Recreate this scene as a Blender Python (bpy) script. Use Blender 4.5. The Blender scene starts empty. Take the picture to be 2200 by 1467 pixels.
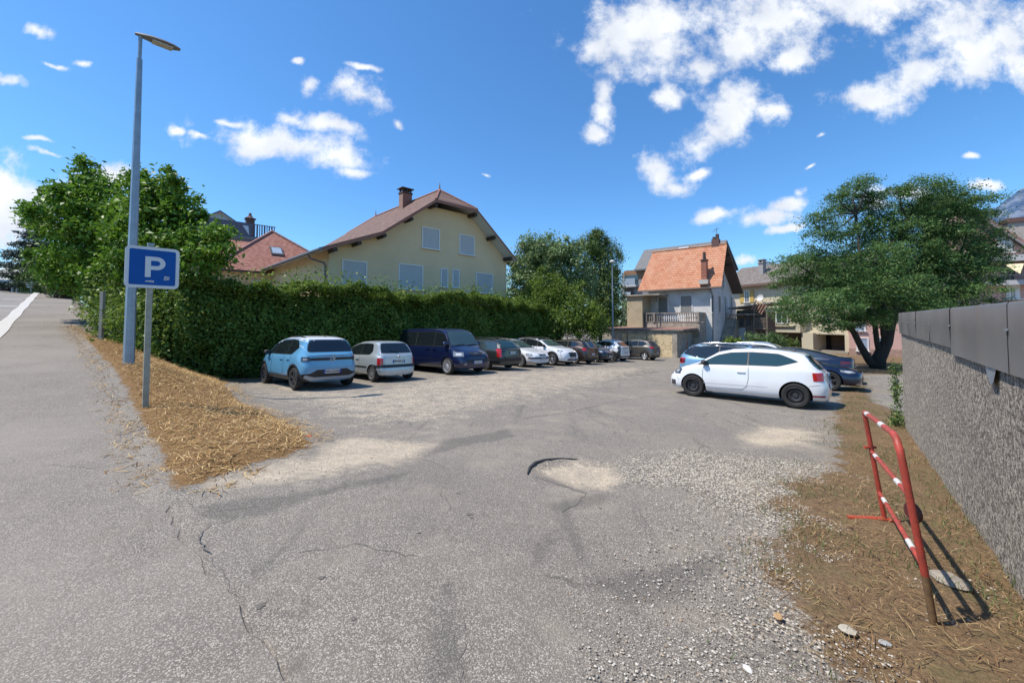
import bpy, bmesh, math, random
import numpy as np
from mathutils import Vector, Matrix
from mathutils.bvhtree import BVHTree
from mathutils.geometry import delaunay_2d_cdt
rnd = random.Random(7); rng = np.random.default_rng(11)
R = math.radians
scene = bpy.context.scene
col = scene.collection
# ------------------------------------------------------------------ camera
CAMZ = 1.6
PITCH = R(2.2); F = 870.0
cam_d = bpy.data.cameras.new('camera'); cam = bpy.data.objects.new('camera', cam_d); col.objects.link(cam)
cam.location = (0, 0, CAMZ); cam.rotation_euler = (R(90) + PITCH, 0, 0)
cam_d.sensor_width = 36.0; cam_d.lens = F / 2200 * 36; cam_d.shift_y = -76.5 / 2200
cam_d.clip_start = 0.05; cam_d.clip_end = 20000
scene.camera = cam
# ------------------------------------------------------------------ sun, sky, exposure
SUN_EL = R(60); SUN_AZ = math.atan2(-0.16, -0.987)       # azimuth of the sun seen from above (from +X, ccw)
sv = Vector((math.cos(SUN_EL) * math.cos(SUN_AZ), math.cos(SUN_EL) * math.sin(SUN_AZ), math.sin(SUN_EL)))
sl = bpy.data.lights.new('sun', 'SUN'); sl.energy = 3.45; sl.angle = R(0.55); sl.color = (1.0, 0.93, 0.83)
so = bpy.data.objects.new('sun', sl); col.objects.link(so); so.rotation_euler = sv.to_track_quat('Z', 'Y').to_euler(); so.location = (0, 0, 40)
scene.view_settings.view_transform = 'Standard'; scene.view_settings.look = 'None'
scene.view_settings.exposure = 0.70; scene.view_settings.gamma = 1.0
scene.view_settings.use_curve_mapping = False
scene.render.engine = 'CYCLES'
try:
    scene.cycles.max_bounces = 6; scene.cycles.transparent_max_bounces = 8; scene.cycles.caustics_reflective = False; scene.cycles.caustics_refractive = False
except Exception: pass

def ray(px, py):
    xc = (px - 1100) / F; yc = (657 - py) / F
    f = Vector((0, math.cos(PITCH), math.sin(PITCH))); u = Vector((0, -math.sin(PITCH), math.cos(PITCH)))
    return f + xc * Vector((1, 0, 0)) + yc * u
def at(px, py, Y):
    d = ray(px, py); return Vector((0, 0, CAMZ)) + d * (Y / d.y)
def on_plane(px, py, p0, n):
    d = ray(px, py); o = Vector((0, 0, CAMZ)); t = (Vector(p0) - o).dot(n) / d.dot(n); return o + d * t

# world: Nishita sky with a layer of broken cumulus, laid out by direction
w = bpy.data.worlds.new('World'); scene.world = w; w.use_nodes = True
w.cycles.sampling_method = 'MANUAL'; w.cycles.sample_map_resolution = 256
nt = w.node_tree; nt.nodes.clear(); N = nt.nodes.new; Lk = nt.links.new
out = N('ShaderNodeOutputWorld'); bg = N('ShaderNodeBackground'); Lk(bg.outputs[0], out.inputs[0])
sky = N('ShaderNodeTexSky'); sky.sky_type = 'NISHITA'; sky.sun_disc = False
sky.sun_elevation = SUN_EL; sky.sun_rotation = math.pi / 2 - SUN_AZ; sky.altitude = 500; sky.air_density = 1.1; sky.dust_density = 0.35; sky.ozone_density = 2.2
bg.inputs[1].default_value = 0.15
tc = N('ShaderNodeTexCoord'); sx = N('ShaderNodeSeparateXYZ'); Lk(tc.outputs['Generated'], sx.inputs[0])
def M(op, a, b=None, c=None, clamp=False, tree=None):
    n = (tree or nt).nodes.new('ShaderNodeMath'); n.operation = op; n.use_clamp = clamp
    for i, v in enumerate((a, b, c)):
        if v is None: continue
        if isinstance(v, (int, float)): n.inputs[i].default_value = v
        else: (tree or nt).links.new(v, n.inputs[i])
    return n.outputs[0]
dy = M('MAXIMUM', sx.outputs['Y'], 0.08)
cu = M('DIVIDE', sx.outputs['X'], dy); cv = M('DIVIDE', sx.outputs['Z'], dy)
cb = N('ShaderNodeCombineXYZ'); Lk(cu, cb.inputs[0]); Lk(cv, cb.inputs[1])
nz = N('ShaderNodeTexNoise'); nz.inputs['Scale'].default_value = 10; nz.inputs['Detail'].default_value = 10; nz.inputs['Roughness'].default_value = .66; Lk(cb.outputs[0], nz.inputs['Vector'])
nw = N('ShaderNodeTexNoise'); nw.inputs['Scale'].default_value = 4.5; nw.inputs['Detail'].default_value = 4; Lk(cb.outputs[0], nw.inputs['Vector'])
vs = N('ShaderNodeVectorMath'); vs.operation = 'SUBTRACT'; Lk(nw.outputs['Color'], vs.inputs[0]); vs.inputs[1].default_value = (.5, .5, .5)
vm = N('ShaderNodeVectorMath'); vm.operation = 'MULTIPLY_ADD'; Lk(vs.outputs[0], vm.inputs[0]); vm.inputs[1].default_value = (.13, .10, 0); Lk(cb.outputs[0], vm.inputs[2])
CL = [(1380,60,150,85,10),(1285,100,65,30,0),(1440,115,70,55,30),(1500,150,60,30,0),(1640,35,190,80,-8),(1600,90,110,55,0),(1700,115,60,26,15),(1850,10,190,50,4),(1960,-20,130,30,0),
 (2120,90,150,85,18),(1960,170,150,42,18),(1850,205,75,26,8),(2050,60,120,60,30),(2190,150,70,45,0),(1605,225,85,48,-12),(1535,285,85,42,25),(1650,250,50,28,0),(1560,245,50,35,0),
 (1425,368,60,34,-12),(1510,378,36,15,8),(1470,400,40,18,0),(1700,440,52,22,20),(1650,472,62,17,4),(1545,463,68,14,8),(1685,498,42,8,10),(1720,415,25,14,0),(1600,550,30,9,0),
 (1300,195,26,36,0),(1300,240,28,28,0),(1280,282,32,22,0),(1432,196,32,24,-20),
 (775,200,72,34,-8),(735,170,35,26,0),(662,174,15,20,10),(785,136,36,8,-12),(632,122,12,6,0),(862,258,12,10,0),
 (610,300,165,36,-8),(560,315,80,28,0),(700,262,95,17,-22),(735,335,75,34,-8),(490,258,45,9,-4),(640,250,60,16,-15),(770,375,30,12,0),(420,288,26,8,-8),(376,281,14,9,0),
 (118,134,42,6,-15),(182,132,24,8,0),(68,58,32,13,-10),(12,170,34,14,0),(82,292,34,5,0),(118,323,40,6,-8),(40,405,145,42,-6),(50,470,120,62,0),(-20,440,120,80,0),
 (15,585,70,24,0),(30,600,60,18,0),(240,385,60,26,0),(90,560,60,22,0),(2128,400,34,15,0),(1925,412,60,16,0),(1880,440,40,20,0),(2090,328,18,6,0),(1040,371,12,4,0),(1740,367,14,4,20),(1770,296,14,4,15),(1640,600,60,14,0)]
acc = None
for (px, py, rx, ry, rot) in CL:
    d = ray(px, py); mp = N('ShaderNodeMapping'); mp.vector_type = 'TEXTURE'; Lk(vm.outputs[0], mp.inputs[0])
    mp.inputs['Location'].default_value = (d.x / d.y, d.z / d.y, 0); mp.inputs['Rotation'].default_value = (0, 0, R(rot))
    mp.inputs['Scale'].default_value = (rx * 1.25 / F, ry * 1.3 / F, 1)
    ln = N('ShaderNodeVectorMath'); ln.operation = 'LENGTH'; Lk(mp.outputs[0], ln.inputs[0])
    v = ln.outputs['Value']
    acc = v if acc is None else M('SMOOTH_MIN', acc, v, .12)
acc = M('MAXIMUM', M('SUBTRACT', 1.0, acc), -1.0)
n0 = M('SUBTRACT', nz.outputs['Fac'], .5)
dens = M('MULTIPLY_ADD', n0, 3.7, M('MULTIPLY', acc, 1.25))
mr = N('ShaderNodeMapRange'); mr.interpolation_type = 'SMOOTHSTEP'; Lk(dens, mr.inputs[0]); mr.inputs[1].default_value = -.08; mr.inputs[2].default_value = 1.15
fwd = M('GREATER_THAN', sx.outputs['Y'], .1)
alpha = M('MULTIPLY', M('MULTIPLY', mr.outputs[0], fwd), .97)
# soft grey bellies: cloud brightness follows a second, larger noise
ns = N('ShaderNodeTexNoise'); ns.inputs['Scale'].default_value = 7; ns.inputs['Detail'].default_value = 6; ns.inputs['Roughness'].default_value = .5
vo = N('ShaderNodeVectorMath'); vo.operation = 'ADD'; Lk(cb.outputs[0], vo.inputs[0]); vo.inputs[1].default_value = (3.1, 1.7, 0); Lk(vo.outputs[0], ns.inputs['Vector'])
cr = N('ShaderNodeMapRange'); Lk(ns.outputs['Fac'], cr.inputs[0]); cr.inputs[1].default_value = .3; cr.inputs[2].default_value = .7; cr.inputs[3].default_value = .0; cr.inputs[4].default_value = 1
ccm = N('ShaderNodeMix'); ccm.data_type = 'RGBA'; Lk(cr.outputs[0], ccm.inputs[0]); ccm.inputs[6].default_value = (3.2, 3.4, 3.8, 1); ccm.inputs[7].default_value = (4.7, 4.8, 4.85, 1)
hs = N('ShaderNodeHueSaturation'); hs.inputs['Saturation'].default_value = 1.12; hs.inputs['Value'].default_value = 1.0; Lk(sky.outputs[0], hs.inputs['Color'])
tint = N('ShaderNodeMix'); tint.data_type = 'RGBA'; tint.blend_type = 'MULTIPLY'; tint.inputs[0].default_value = 1; Lk(hs.outputs[0], tint.inputs[6]); 
tr_ = N('ShaderNodeMapRange'); Lk(cv, tr_.inputs[0]); tr_.inputs[1].default_value = 0; tr_.inputs[2].default_value = .55
tcx_ = N('ShaderNodeMix'); tcx_.data_type = 'RGBA'; Lk(tr_.outputs[0], tcx_.inputs[0]); tcx_.inputs[6].default_value = (.42, .62, .80, 1); tcx_.inputs[7].default_value = (.46, .68, .82, 1); Lk(tcx_.outputs[2], tint.inputs[7])
mx = N('ShaderNodeMix'); mx.data_type = 'RGBA'; Lk(alpha, mx.inputs[0]); Lk(tint.outputs[2], mx.inputs[6]); Lk(ccm.outputs[2], mx.inputs[7])
Lk(mx.outputs[2], bg.inputs[0])

# ------------------------------------------------------------------ ground heights
S2 = (-.747, .665); D2 = (.665, .747)
def W(s): return float(np.interp(s, [-50, 4, 7, 9.3, 12.6, 16, 60, 75, 400], [0, 0, .04, .13, .48, .70, 4.42, 4.45, 4.2]))
def sstep(x): x = max(0., min(1., x)); return x * x * (3 - 2 * x)
def G(x, y):                                             # the car park's plane
    return -.036 * max(0, min(y, 40)) - .03 * max(0, min(x, 12))
def SDof(x, y): return S2[0] * x + S2[1] * y, D2[0] * x + D2[1] * y
def H(x, y):
    s, d = SDof(x, y)
    t = sstep((d - .8) / (3.2 if s > 7 else 1.9 + .2 * max(0, s))) if d > .8 else 0
    far = sstep((s - 18) / 10) * .6 * sstep((20 - d) / 15)
    return W(s) * (1 - t) + (G(x, y) + far) * t
def sd(s, d, dz=0.): 
    x = S2[0] * s + D2[0] * d; y = S2[1] * s + D2[1] * d
    return Vector((x, y, H(x, y) + dz))
def sdz(s, d, z): v = sd(s, d); v.z = z; return v
def ground_at(px, py):
    d = ray(px, py); o = Vector((0, 0, CAMZ)); t = 1.0
    for k in range(4000):
        p = o + d * t
        if p.z <= H(p.x, p.y): break
        t *= 1.003
    return p
def nrm(x, y, e=.4):
    return Vector((-(H(x + e, y) - H(x - e, y)) / (2 * e), -(H(x, y + e) - H(x, y - e)) / (2 * e), 1)).normalized()

# ------------------------------------------------------------------ object helpers
def tag(o, label=None, cat=None, group=None, kind=None):
    if label: o['label'] = label
    if cat: o['category'] = cat
    if group: o['group'] = group
    if kind: o['kind'] = kind
    return o
def empty(name, loc=(0, 0, 0), rz=0, mat=None, parent=None):
    o = bpy.data.objects.new(name, None); col.objects.link(o); o.empty_display_size = .2
    if mat is not None: o.matrix_world = mat
    else: o.location = loc; o.rotation_euler = (0, 0, rz)
    if parent: o.parent = parent
    return o
def link(name, me, mats, parent=None, smooth=None):
    o = bpy.data.objects.new(name, me); col.objects.link(o)
    for m in (mats if isinstance(mats, (list, tuple)) else [mats]): me.materials.append(m)
    if parent: o.parent = parent
    if smooth is not None:
        me.polygons.foreach_set('use_smooth', [True] * len(me.polygons))
        if smooth < 180: me.set_sharp_from_angle(angle=R(smooth))
    return o
class MB:
    def __init__(s): s.v = []; s.f = []; s.m = []; s.mi = 0
    def mesh(s, name='m'):
        me = bpy.data.meshes.new(name); me.from_pydata([tuple(p) for p in s.v], [], s.f)
        if any(s.m): me.polygons.foreach_set('material_index', s.m)
        me.update(); return me
    def add(s, vs, fs):
        b = len(s.v); s.v += [Vector(p) for p in vs]
        for f in fs: s.f.append(tuple(b + i for i in f)); s.m.append(s.mi)
        return s
    def box(s, a, b, M4=None):
        x0, y0, z0 = a; x1, y1, z1 = b
        vs = [Vector(p) for p in ((x0,y0,z0),(x1,y0,z0),(x1,y1,z0),(x0,y1,z0),(x0,y0,z1),(x1,y0,z1),(x1,y1,z1),(x0,y1,z1))]
        if M4 is not None: vs = [M4 @ p for p in vs]
        return s.add(vs, [(0,3,2,1),(4,5,6,7),(0,1,5,4),(1,2,6,5),(2,3,7,6),(3,0,4,7)])
    def prism(s, poly, d, cap=True):                      # poly: list of 3D points, extruded by vector d
        n = len(poly); d = Vector(d); vs = [Vector(p) for p in poly] + [Vector(p) + d for p in poly]
        fs = [(i, (i + 1) % n, n + (i + 1) % n, n + i) for i in range(n)]
        if cap: fs += [tuple(reversed(range(n))), tuple(range(n, 2 * n))]
        return s.add(vs, fs)
    def tube(s, pts, rad, n=8, cap=True, phase=0):
        pts = [Vector(p) for p in pts]; 
        if not isinstance(rad, (list, tuple)): rad = [rad] * len(pts)
        vs = []; fs = []; prev = None
        for i, p in enumerate(pts):
            a = pts[max(0, i - 1)]; b = pts[min(len(pts) - 1, i + 1)]; t = (b - a).normalized()
            if prev is None:
                ref = Vector((0, 0, 1)) if abs(t.z) < .9 else Vector((1, 0, 0)); u = t.cross(ref).normalized()
            else: u = (prev - t * prev.dot(t)).normalized()
            prev = u; v = t.cross(u)
            for k in range(n):
                a_ = 2 * math.pi * k / n + phase; vs.append(p + (u * math.cos(a_) + v * math.sin(a_)) * rad[i])
        for i in range(len(pts) - 1):
            for k in range(n): fs.append((i*n+k, i*n+(k+1)%n, (i+1)*n+(k+1)%n, (i+1)*n+k))
        if cap: fs += [tuple(reversed(range(n))), tuple(range((len(pts)-1)*n, len(pts)*n))]
        return s.add(vs, fs)
    def lathe(s, prof, n=24, M4=None, close=False):       # prof: (r, h) around local z
        vs = []; fs = []
        for r, h in prof:
            for k in range(n):
                a = 2 * math.pi * k / n; p = Vector((r * math.cos(a), r * math.sin(a), h)); vs.append(M4 @ p if M4 is not None else p)
        for i in range(len(prof) - 1):
            for k in range(n): fs.append((i*n+k, i*n+(k+1)%n, (i+1)*n+(k+1)%n, (i+1)*n+k))
        return s.add(vs, fs)
    def build(s, name, mats, parent=None, smooth=None): return link(name, s.mesh(name), mats, parent, smooth)
def bpart(name, a, b, m, parent, M4=None): return MB().box(a, b, M4).build(name, m, parent)

# ------------------------------------------------------------------ materials
MATS = {}
def new_mat(name):
    m = bpy.data.materials.new(name); m.use_nodes = True; t = m.node_tree; b = t.nodes['Principled BSDF']; return m, t, b
def col4(c): return (c[0], c[1], c[2], 1)
def plain(name, c, rough=.6, metal=0, coat=0, var=.0, scale=3., bump=0., bscale=60., spec=None, dirt=None):
    if name in MATS: return MATS[name]
    m, t, b = new_mat(name); b.inputs['Base Color'].default_value = col4(c); b.inputs['Roughness'].default_value = rough; b.inputs['Metallic'].default_value = metal
    if coat: b.inputs['Coat Weight'].default_value = coat; b.inputs['Coat Roughness'].default_value = .06
    if spec is not None: b.inputs['Specular IOR Level'].default_value = spec
    if var or bump:
        g = t.nodes.new('ShaderNodeTexCoord')
    if var:
        n = t.nodes.new('ShaderNodeTexNoise'); n.inputs['Scale'].default_value = scale; n.inputs['Detail'].default_value = 8; n.inputs['Roughness'].default_value = .65; t.links.new(g.outputs['Object'], n.inputs['Vector'])
        r = t.nodes.new('ShaderNodeMapRange'); t.links.new(n.outputs['Fac'], r.inputs[0]); r.inputs[1].default_value = .3; r.inputs[2].default_value = .72; r.inputs[3].default_value = 0; r.inputs[4].default_value = 1
        x = t.nodes.new('ShaderNodeMix'); x.data_type = 'RGBA'; t.links.new(r.outputs[0], x.inputs[0])
        dc = dirt or [k * (1 - var) for k in c]
        x.inputs[6].default_value = col4(dc); x.inputs[7].default_value = col4([min(1, k * (1 + var * .5)) for k in c]); t.links.new(x.outputs[2], b.inputs['Base Color'])
    if bump:
        n2 = t.nodes.new('ShaderNodeTexNoise'); n2.inputs['Scale'].default_value = bscale; n2.inputs['Detail'].default_value = 5; t.links.new(g.outputs['Object'], n2.inputs['Vector'])
        bp = t.nodes.new('ShaderNodeBump'); bp.inputs['Strength'].default_value = bump; bp.inputs['Distance'].default_value = .02; t.links.new(n2.outputs['Fac'], bp.inputs['Height']); t.links.new(bp.outputs[0], b.inputs['Normal'])
    MATS[name] = m; return m
def mixc(t, fac, a, b, blend='MIX'):
    x = t.nodes.new('ShaderNodeMix'); x.data_type = 'RGBA'; x.blend_type = blend
    if isinstance(fac, (int, float)): x.inputs[0].default_value = fac
    else: t.links.new(fac, x.inputs[0])
    for i, v in ((6, a), (7, b)):
        if isinstance(v, (tuple, list)): x.inputs[i].default_value = col4(v)
        else: t.links.new(v, x.inputs[i])
    return x.outputs[2]
def noise(t, vec, scale, detail=6, rough=.6, dist=0):
    n = t.nodes.new('ShaderNodeTexNoise'); n.inputs['Scale'].default_value = scale; n.inputs['Detail'].default_value = detail; n.inputs['Roughness'].default_value = rough; n.inputs['Distortion'].default_value = dist
    t.links.new(vec, n.inputs['Vector']); return n.outputs['Fac']
def rngm(t, v, a, b, c=0., d=1., smooth=False):
    r = t.nodes.new('ShaderNodeMapRange'); t.links.new(v, r.inputs[0]); r.inputs[1].default_value = a; r.inputs[2].default_value = b; r.inputs[3].default_value = c; r.inputs[4].default_value = d
    if smooth: r.interpolation_type = 'SMOOTHSTEP'
    return r.outputs[0]
def vor(t, vec, scale, feat='F1', out='Distance', rnd_=1.):
    n = t.nodes.new('ShaderNodeTexVoronoi'); n.feature = feat; n.inputs['Scale'].default_value = scale; n.inputs['Randomness'].default_value = rnd_; t.links.new(vec, n.inputs['Vector']); return n.outputs[out]
def bw(t, c):
    n = t.nodes.new('ShaderNodeSeparateColor'); t.links.new(c, n.inputs[0]); return n.outputs[0]
def attr(t, name):
    n = t.nodes.new('ShaderNodeAttribute'); n.attribute_name = name; s = t.nodes.new('ShaderNodeSeparateColor'); t.links.new(n.outputs['Color'], s.inputs[0]); return s.outputs
def bumpn(t, b, h, strength, dist):
    bp = t.nodes.new('ShaderNodeBump'); bp.inputs['Strength'].default_value = strength; bp.inputs['Distance'].default_value = dist; t.links.new(h, bp.inputs['Height']); t.links.new(bp.outputs[0], b.inputs['Normal'])

def asphalt_nodes(t, vec, base, light, dark, sc=75.):
    """aggregate of pale and dark chips set in a binder"""
    wn0 = t.nodes.new('ShaderNodeTexNoise'); wn0.inputs['Scale'].default_value = 55; wn0.inputs['Detail'].default_value = 3; t.links.new(vec, wn0.inputs['Vector'])
    wv = t.nodes.new('ShaderNodeVectorMath'); wv.operation = 'MULTIPLY_ADD'; t.links.new(wn0.outputs['Color'], wv.inputs[0]); wv.inputs[1].default_value = (.022, .022, 0); t.links.new(vec, wv.inputs[2]); vq = wv.outputs[0]
    r1 = bw(t, vor(t, vq, sc, out='Color')); d1 = vor(t, vq, sc)
    chip = rngm(t, r1, .22, .80, 0, 1)
    c = mixc(t, chip, dark, light)
    c = mixc(t, rngm(t, d1, .35, .62), c, [k * .45 for k in base])
    big = noise(t, vec, .7, 7, .62); c = mixc(t, rngm(t, big, .3, .7, 0, .38), c, base)
    mid = noise(t, vec, 9., 5, .6); c = mixc(t, rngm(t, mid, .35, .7, 0., .45), c, [k * .62 for k in base])
    return c, d1

# lot material with material masks: straw / gravel / dust in 'masks', earth / dark patch / crack in 'masks2'
def lot_material():
    m, t, b = new_mat('worn_asphalt_lot'); g = t.nodes.new('ShaderNodeTexCoord'); v = g.outputs['Object']
    A = attr(t, 'masks'); B = attr(t, 'masks2')
    c, d1 = asphalt_nodes(t, v, (.33, .287, .235), (.67, .60, .50), (.115, .10, .085), 125)
    edge = noise(t, v, 2.6, 8, .68); fine = noise(t, v, 14, 6, .7)
    def msk(a, lo=.35, hi=.62, k=.9, k2=.35):
        s = M('ADD', a, M('MULTIPLY', M('SUBTRACT', edge, .5, tree=t), k, tree=t), tree=t)
        s = M('ADD', s, M('MULTIPLY', M('SUBTRACT', fine, .5, tree=t), k2, tree=t), tree=t)
        return rngm(t, s, lo, hi, 0, 1, True)
    # darker oily patches and cracks
    tone = noise(t, v, .42, 5, .6, .6); c = mixc(t, rngm(t, tone, .36, .66, 0, .42), c, (.155, .142, .13)); c = mixc(t, rngm(t, noise(t, v, 1.3, 6, .65), .52, .74, 0, .45), c, (.40, .34, .26))
    st3 = t.nodes.new('ShaderNodeMapping'); st3.inputs['Rotation'].default_value = (0, 0, -.85); st3.inputs['Scale'].default_value = (2.2, .28, 1); t.links.new(v, st3.inputs[0]); c = mixc(t, rngm(t, noise(t, st3.outputs[0], 1., 7, .7, .4), .56, .72, 0, .55), c, (.085, .080, .076))
    c = mixc(t, M('MULTIPLY', msk(B[1]), .42, tree=t), c, (.07, .066, .064))
    warp = t.nodes.new('ShaderNodeVectorMath'); warp.operation = 'MULTIPLY_ADD'; nn = t.nodes.new('ShaderNodeTexNoise'); nn.inputs['Scale'].default_value = 1.2; nn.inputs['Detail'].default_value = 6; t.links.new(v, nn.inputs['Vector']); t.links.new(nn.outputs['Color'], warp.inputs[0]); warp.inputs[1].default_value = (.9, .9, 0); t.links.new(v, warp.inputs[2])
    ck = vor(t, warp.outputs[0], .55, 'DISTANCE_TO_EDGE'); ckm = M('MULTIPLY', rngm(t, ck, .0, .010, 1, 0), rngm(t, noise(t, v, .5, 3), .5, .62), tree=t)
    c = mixc(t, M('MULTIPLY', ckm, .5, tree=t), c, (.05, .047, .043))
    # pale dust and loose limestone chips
    gr1 = bw(t, vor(t, v, 46, out='Color')); gd = vor(t, v, 46)
    gc = mixc(t, rngm(t, gr1, .15, .95), (.24, .20, .15), (.74, .66, .54)); gc = mixc(t, rngm(t, gd, .4, .66), gc, (.12, .105, .088))
    gm = msk(A[1], .40, .60, .8, .9)
    chips = rngm(t, bw(t, vor(t, v, 46, out='Color')), .25, .35)
    c = mixc(t, M('MULTIPLY', gm, M('MULTIPLY_ADD', chips, .35, .6, tree=t), tree=t), c, gc)
    dm = msk(A[2], .30, .95, 1.1, .7); c = mixc(t, M('MULTIPLY', dm, .85, tree=t), c, mixc(t, fine, (.46, .37, .26), (.66, .56, .42)))
    # earth with dead grass
    ec = mixc(t, rngm(t, noise(t, v, 45, 6, .75), .32, .68), (.075, .048, .028), (.27, .175, .095))
    ec = mixc(t, rngm(t, noise(t, v, 3.3, 6, .7), .50, .72, 0, .55), ec, (.135, .13, .052))
    sw = t.nodes.new('ShaderNodeMapping'); sw.inputs['Scale'].default_value = (14, 120, 1); sw.inputs['Rotation'].default_value = (0, 0, .5); t.links.new(v, sw.inputs[0])
    sf = noise(t, sw.outputs[0], 1., 5, .7, 2.5); ec = mixc(t, rngm(t, sf, .57, .68, 0, .6), ec, (.42, .30, .16))
    em = msk(B[0], .42, .56, .85, .55); c = mixc(t, em, c, ec)
    stc = mixc(t, rngm(t, noise(t, v, 38, 6, .75), .3, .68), (.07, .034, .012), (.34, .20, .08))
    sm = msk(A[0], .42, .54, .45, .4); c = mixc(t, sm, c, stc)
    t.links.new(c, b.inputs['Base Color']); b.inputs['Roughness'].default_value = .93; b.inputs['Specular IOR Level'].default_value = .25
    soft = M('MAXIMUM', em, sm, tree=t)
    h = M('ADD', M('MULTIPLY', d1, -.6, tree=t), M('MULTIPLY', noise(t, v, 30, 6, .75), M('MULTIPLY_ADD', soft, 2.0, .5, tree=t), tree=t), tree=t)
    h = M('ADD', h, M('MULTIPLY', M('MULTIPLY', gd, gm, tree=t), -1.6, tree=t), tree=t)
    h = M('ADD', h, M('MULTIPLY', ckm, -1.5, tree=t), tree=t)
    bumpn(t, b, h, .75, .010)
    return m
def paving_material(name, base, light, dark, sc, seams=0):
    m, t, b = new_mat(name); g = t.nodes.new('ShaderNodeTexCoord'); v = g.outputs['Object']
    c, d1 = asphalt_nodes(t, v, base, light, dark, sc)
    st = noise(t, v, .35, 6, .7); c = mixc(t, rngm(t, st, .35, .7, 0, .5), c, [k * 1.25 for k in base])
    st2 = noise(t, v, 2.2, 7, .7); c = mixc(t, rngm(t, st2, .55, .75, 0, .35), c, [base[0]*.62, base[1]*.56, base[2]*.5])
    t.links.new(c, b.inputs['Base Color']); b.inputs['Roughness'].default_value = .92; b.inputs['Specular IOR Level'].default_value = .25
    bumpn(t, b, M('MULTIPLY', d1, -.6, tree=t), .7, .008)
    return m
# ================================================================== GROUND
def Wv(s): return np.interp(s, [-50, 4, 7, 9.3, 12.6, 16, 60, 75, 400], [0, 0, .04, .13, .48, .70, 4.42, 4.45, 4.2])
def Hv(x, y):
    s = S2[0] * x + S2[1] * y; d = D2[0] * x + D2[1] * y
    ss = lambda q: (lambda c: c * c * (3 - 2 * c))(np.clip(q, 0, 1))
    wd = np.where(s > 7, 3.2, 1.9 + .2 * np.maximum(0, s)); t = np.where(d > .8, ss((d - .8) / wd), 0)
    far = ss((s - 18) / 10) * .6 * ss((20 - d) / 15)
    g = -.036 * np.clip(y, 0, 40) - .03 * np.clip(x, 0, 12)
    return Wv(s) * (1 - t) + (g + far) * t
def vnoise(x, y, sc, seed):                             # cheap value noise on arrays
    r = np.random.default_rng(seed); T = r.random((64, 64)); X = x * sc; Y = y * sc
    xi = np.floor(X).astype(int); yi = np.floor(Y).astype(int); fx = X - xi; fy = Y - yi; fx = fx*fx*(3-2*fx); fy = fy*fy*(3-2*fy)
    g = lambda a, b: T[a % 64, b % 64]
    return (g(xi,yi)*(1-fx)+g(xi+1,yi)*fx)*(1-fy)+(g(xi,yi+1)*(1-fx)+g(xi+1,yi+1)*fx)*fy
def poly_sd(x, y, P):                                   # signed distance, positive inside
    P = np.array([(p[0], p[1]) for p in P]); n = len(P); dm = np.full(x.shape, 1e9); ins = np.zeros(x.shape, bool)
    for i in range(n):
        a = P[i]; b = P[(i + 1) % n]; ab = b - a; L = ab @ ab + 1e-9
        t = np.clip(((x - a[0]) * ab[0] + (y - a[1]) * ab[1]) / L, 0, 1)
        dm = np.minimum(dm, np.hypot(x - a[0] - t * ab[0], y - a[1] - t * ab[1]))
        c = ((a[1] > y) != (b[1] > y)); 
        with np.errstate(divide='ignore', invalid='ignore'): xx = ab[0] * (y - a[1]) / (ab[1] if ab[1] != 0 else 1e-9) + a[0]
        ins ^= c & (x < xx)
    return np.where(ins, dm, -dm)
def gp(L): return [ground_at(*q).xy for q in L]
def axis(knots):                                         # variable spacing
    r = []; 
    for a, b, st in knots: r += list(np.arange(a, b - 1e-6, st))
    r.append(knots[-1][1]); return np.array(r)
P_straw = gp([(150,700),(200,745),(240,790),(285,862),(318,925),(352,985),(380,1062),(430,1045),(520,1008),(600,992),(668,965),(640,925),(570,888),(505,862),(478,830),(500,806),(560,792),(640,776)]) + [sd(17.2, 5).xy, sd(19, 3).xy, sd(19, 1).xy]
P_litter = [sd(16.2, 1.5).xy, sd(16.4, 36).xy, sd(22, 36).xy, sd(22, 1.5).xy]
P_strip = gp([(400,1045),(460,1062),(640,1042),(800,1008),(905,985),(945,955),(850,940),(760,930),(700,945),(640,985),(500,1015)])
P_field = gp([(480,832),(560,808),(760,830),(1000,800),(1400,785),(1440,800),(1250,860),(1000,920),(760,935),(680,940),(560,875)])
P_pit = gp([(1142,1012),(1150,996),(1180,989),(1230,987),(1330,992),(1352,1025),(1300,1052),(1235,1046)])
P_white = gp([(1330,1000),(1480,965),(1640,985),(1790,1000),(1770,1080),(1700,1130),(1640,1140),(1560,1085),(1450,1045),(1350,1035)])
P_pale = gp([(1560,940),(1620,915),(1730,918),(1780,945),(1720,968),(1610,962)])
P_loose = gp([(1600,1140),(1700,1120),(1790,1080),(1830,1180),(1850,1330),(1950,1467),(1250,1467),(1480,1330),(1560,1220)])
P_earth = gp([(1850,800),(1808,850),(1796,900),(1806,960),(1800,1010),(1700,1045),(1650,1090),(1720,1120),(1640,1180),(1650,1240),(1690,1300),(1800,1400),(1830,1467)]) + [Vector((.9,.9)), Vector((1.1,-.5)), Vector((3.2,1.5)), Vector((8.6,8.5)), Vector((10.5,12))]
P_far = gp([(1640,765),(1740,775),(1830,800),(1870,806),(1925,805),(1960,790),(1960,762),(1850,757),(1660,757)])
P_dark = [gp(q) for q in ([(1335,1065),(1290,1055),(1180,1082),(1195,1100),(1260,1090)], [(1195,1140),(1165,1145),(1145,1220),(1165,1225)], [(900,985),(1010,958),(1110,940),(1090,925),(950,945)],
   [(400,1085),(640,1062),(900,1005),(880,1025),(640,1085),(470,1140)], [(940,1240),(985,1250),(1010,1467),(900,1467)], [(1560,1180),(1250,1240),(1350,1320),(1500,1290)], [(1290,800),(1380,790),(1420,800),(1330,812)], [(640,1330),(600,1467),(680,1467)])]
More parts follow.
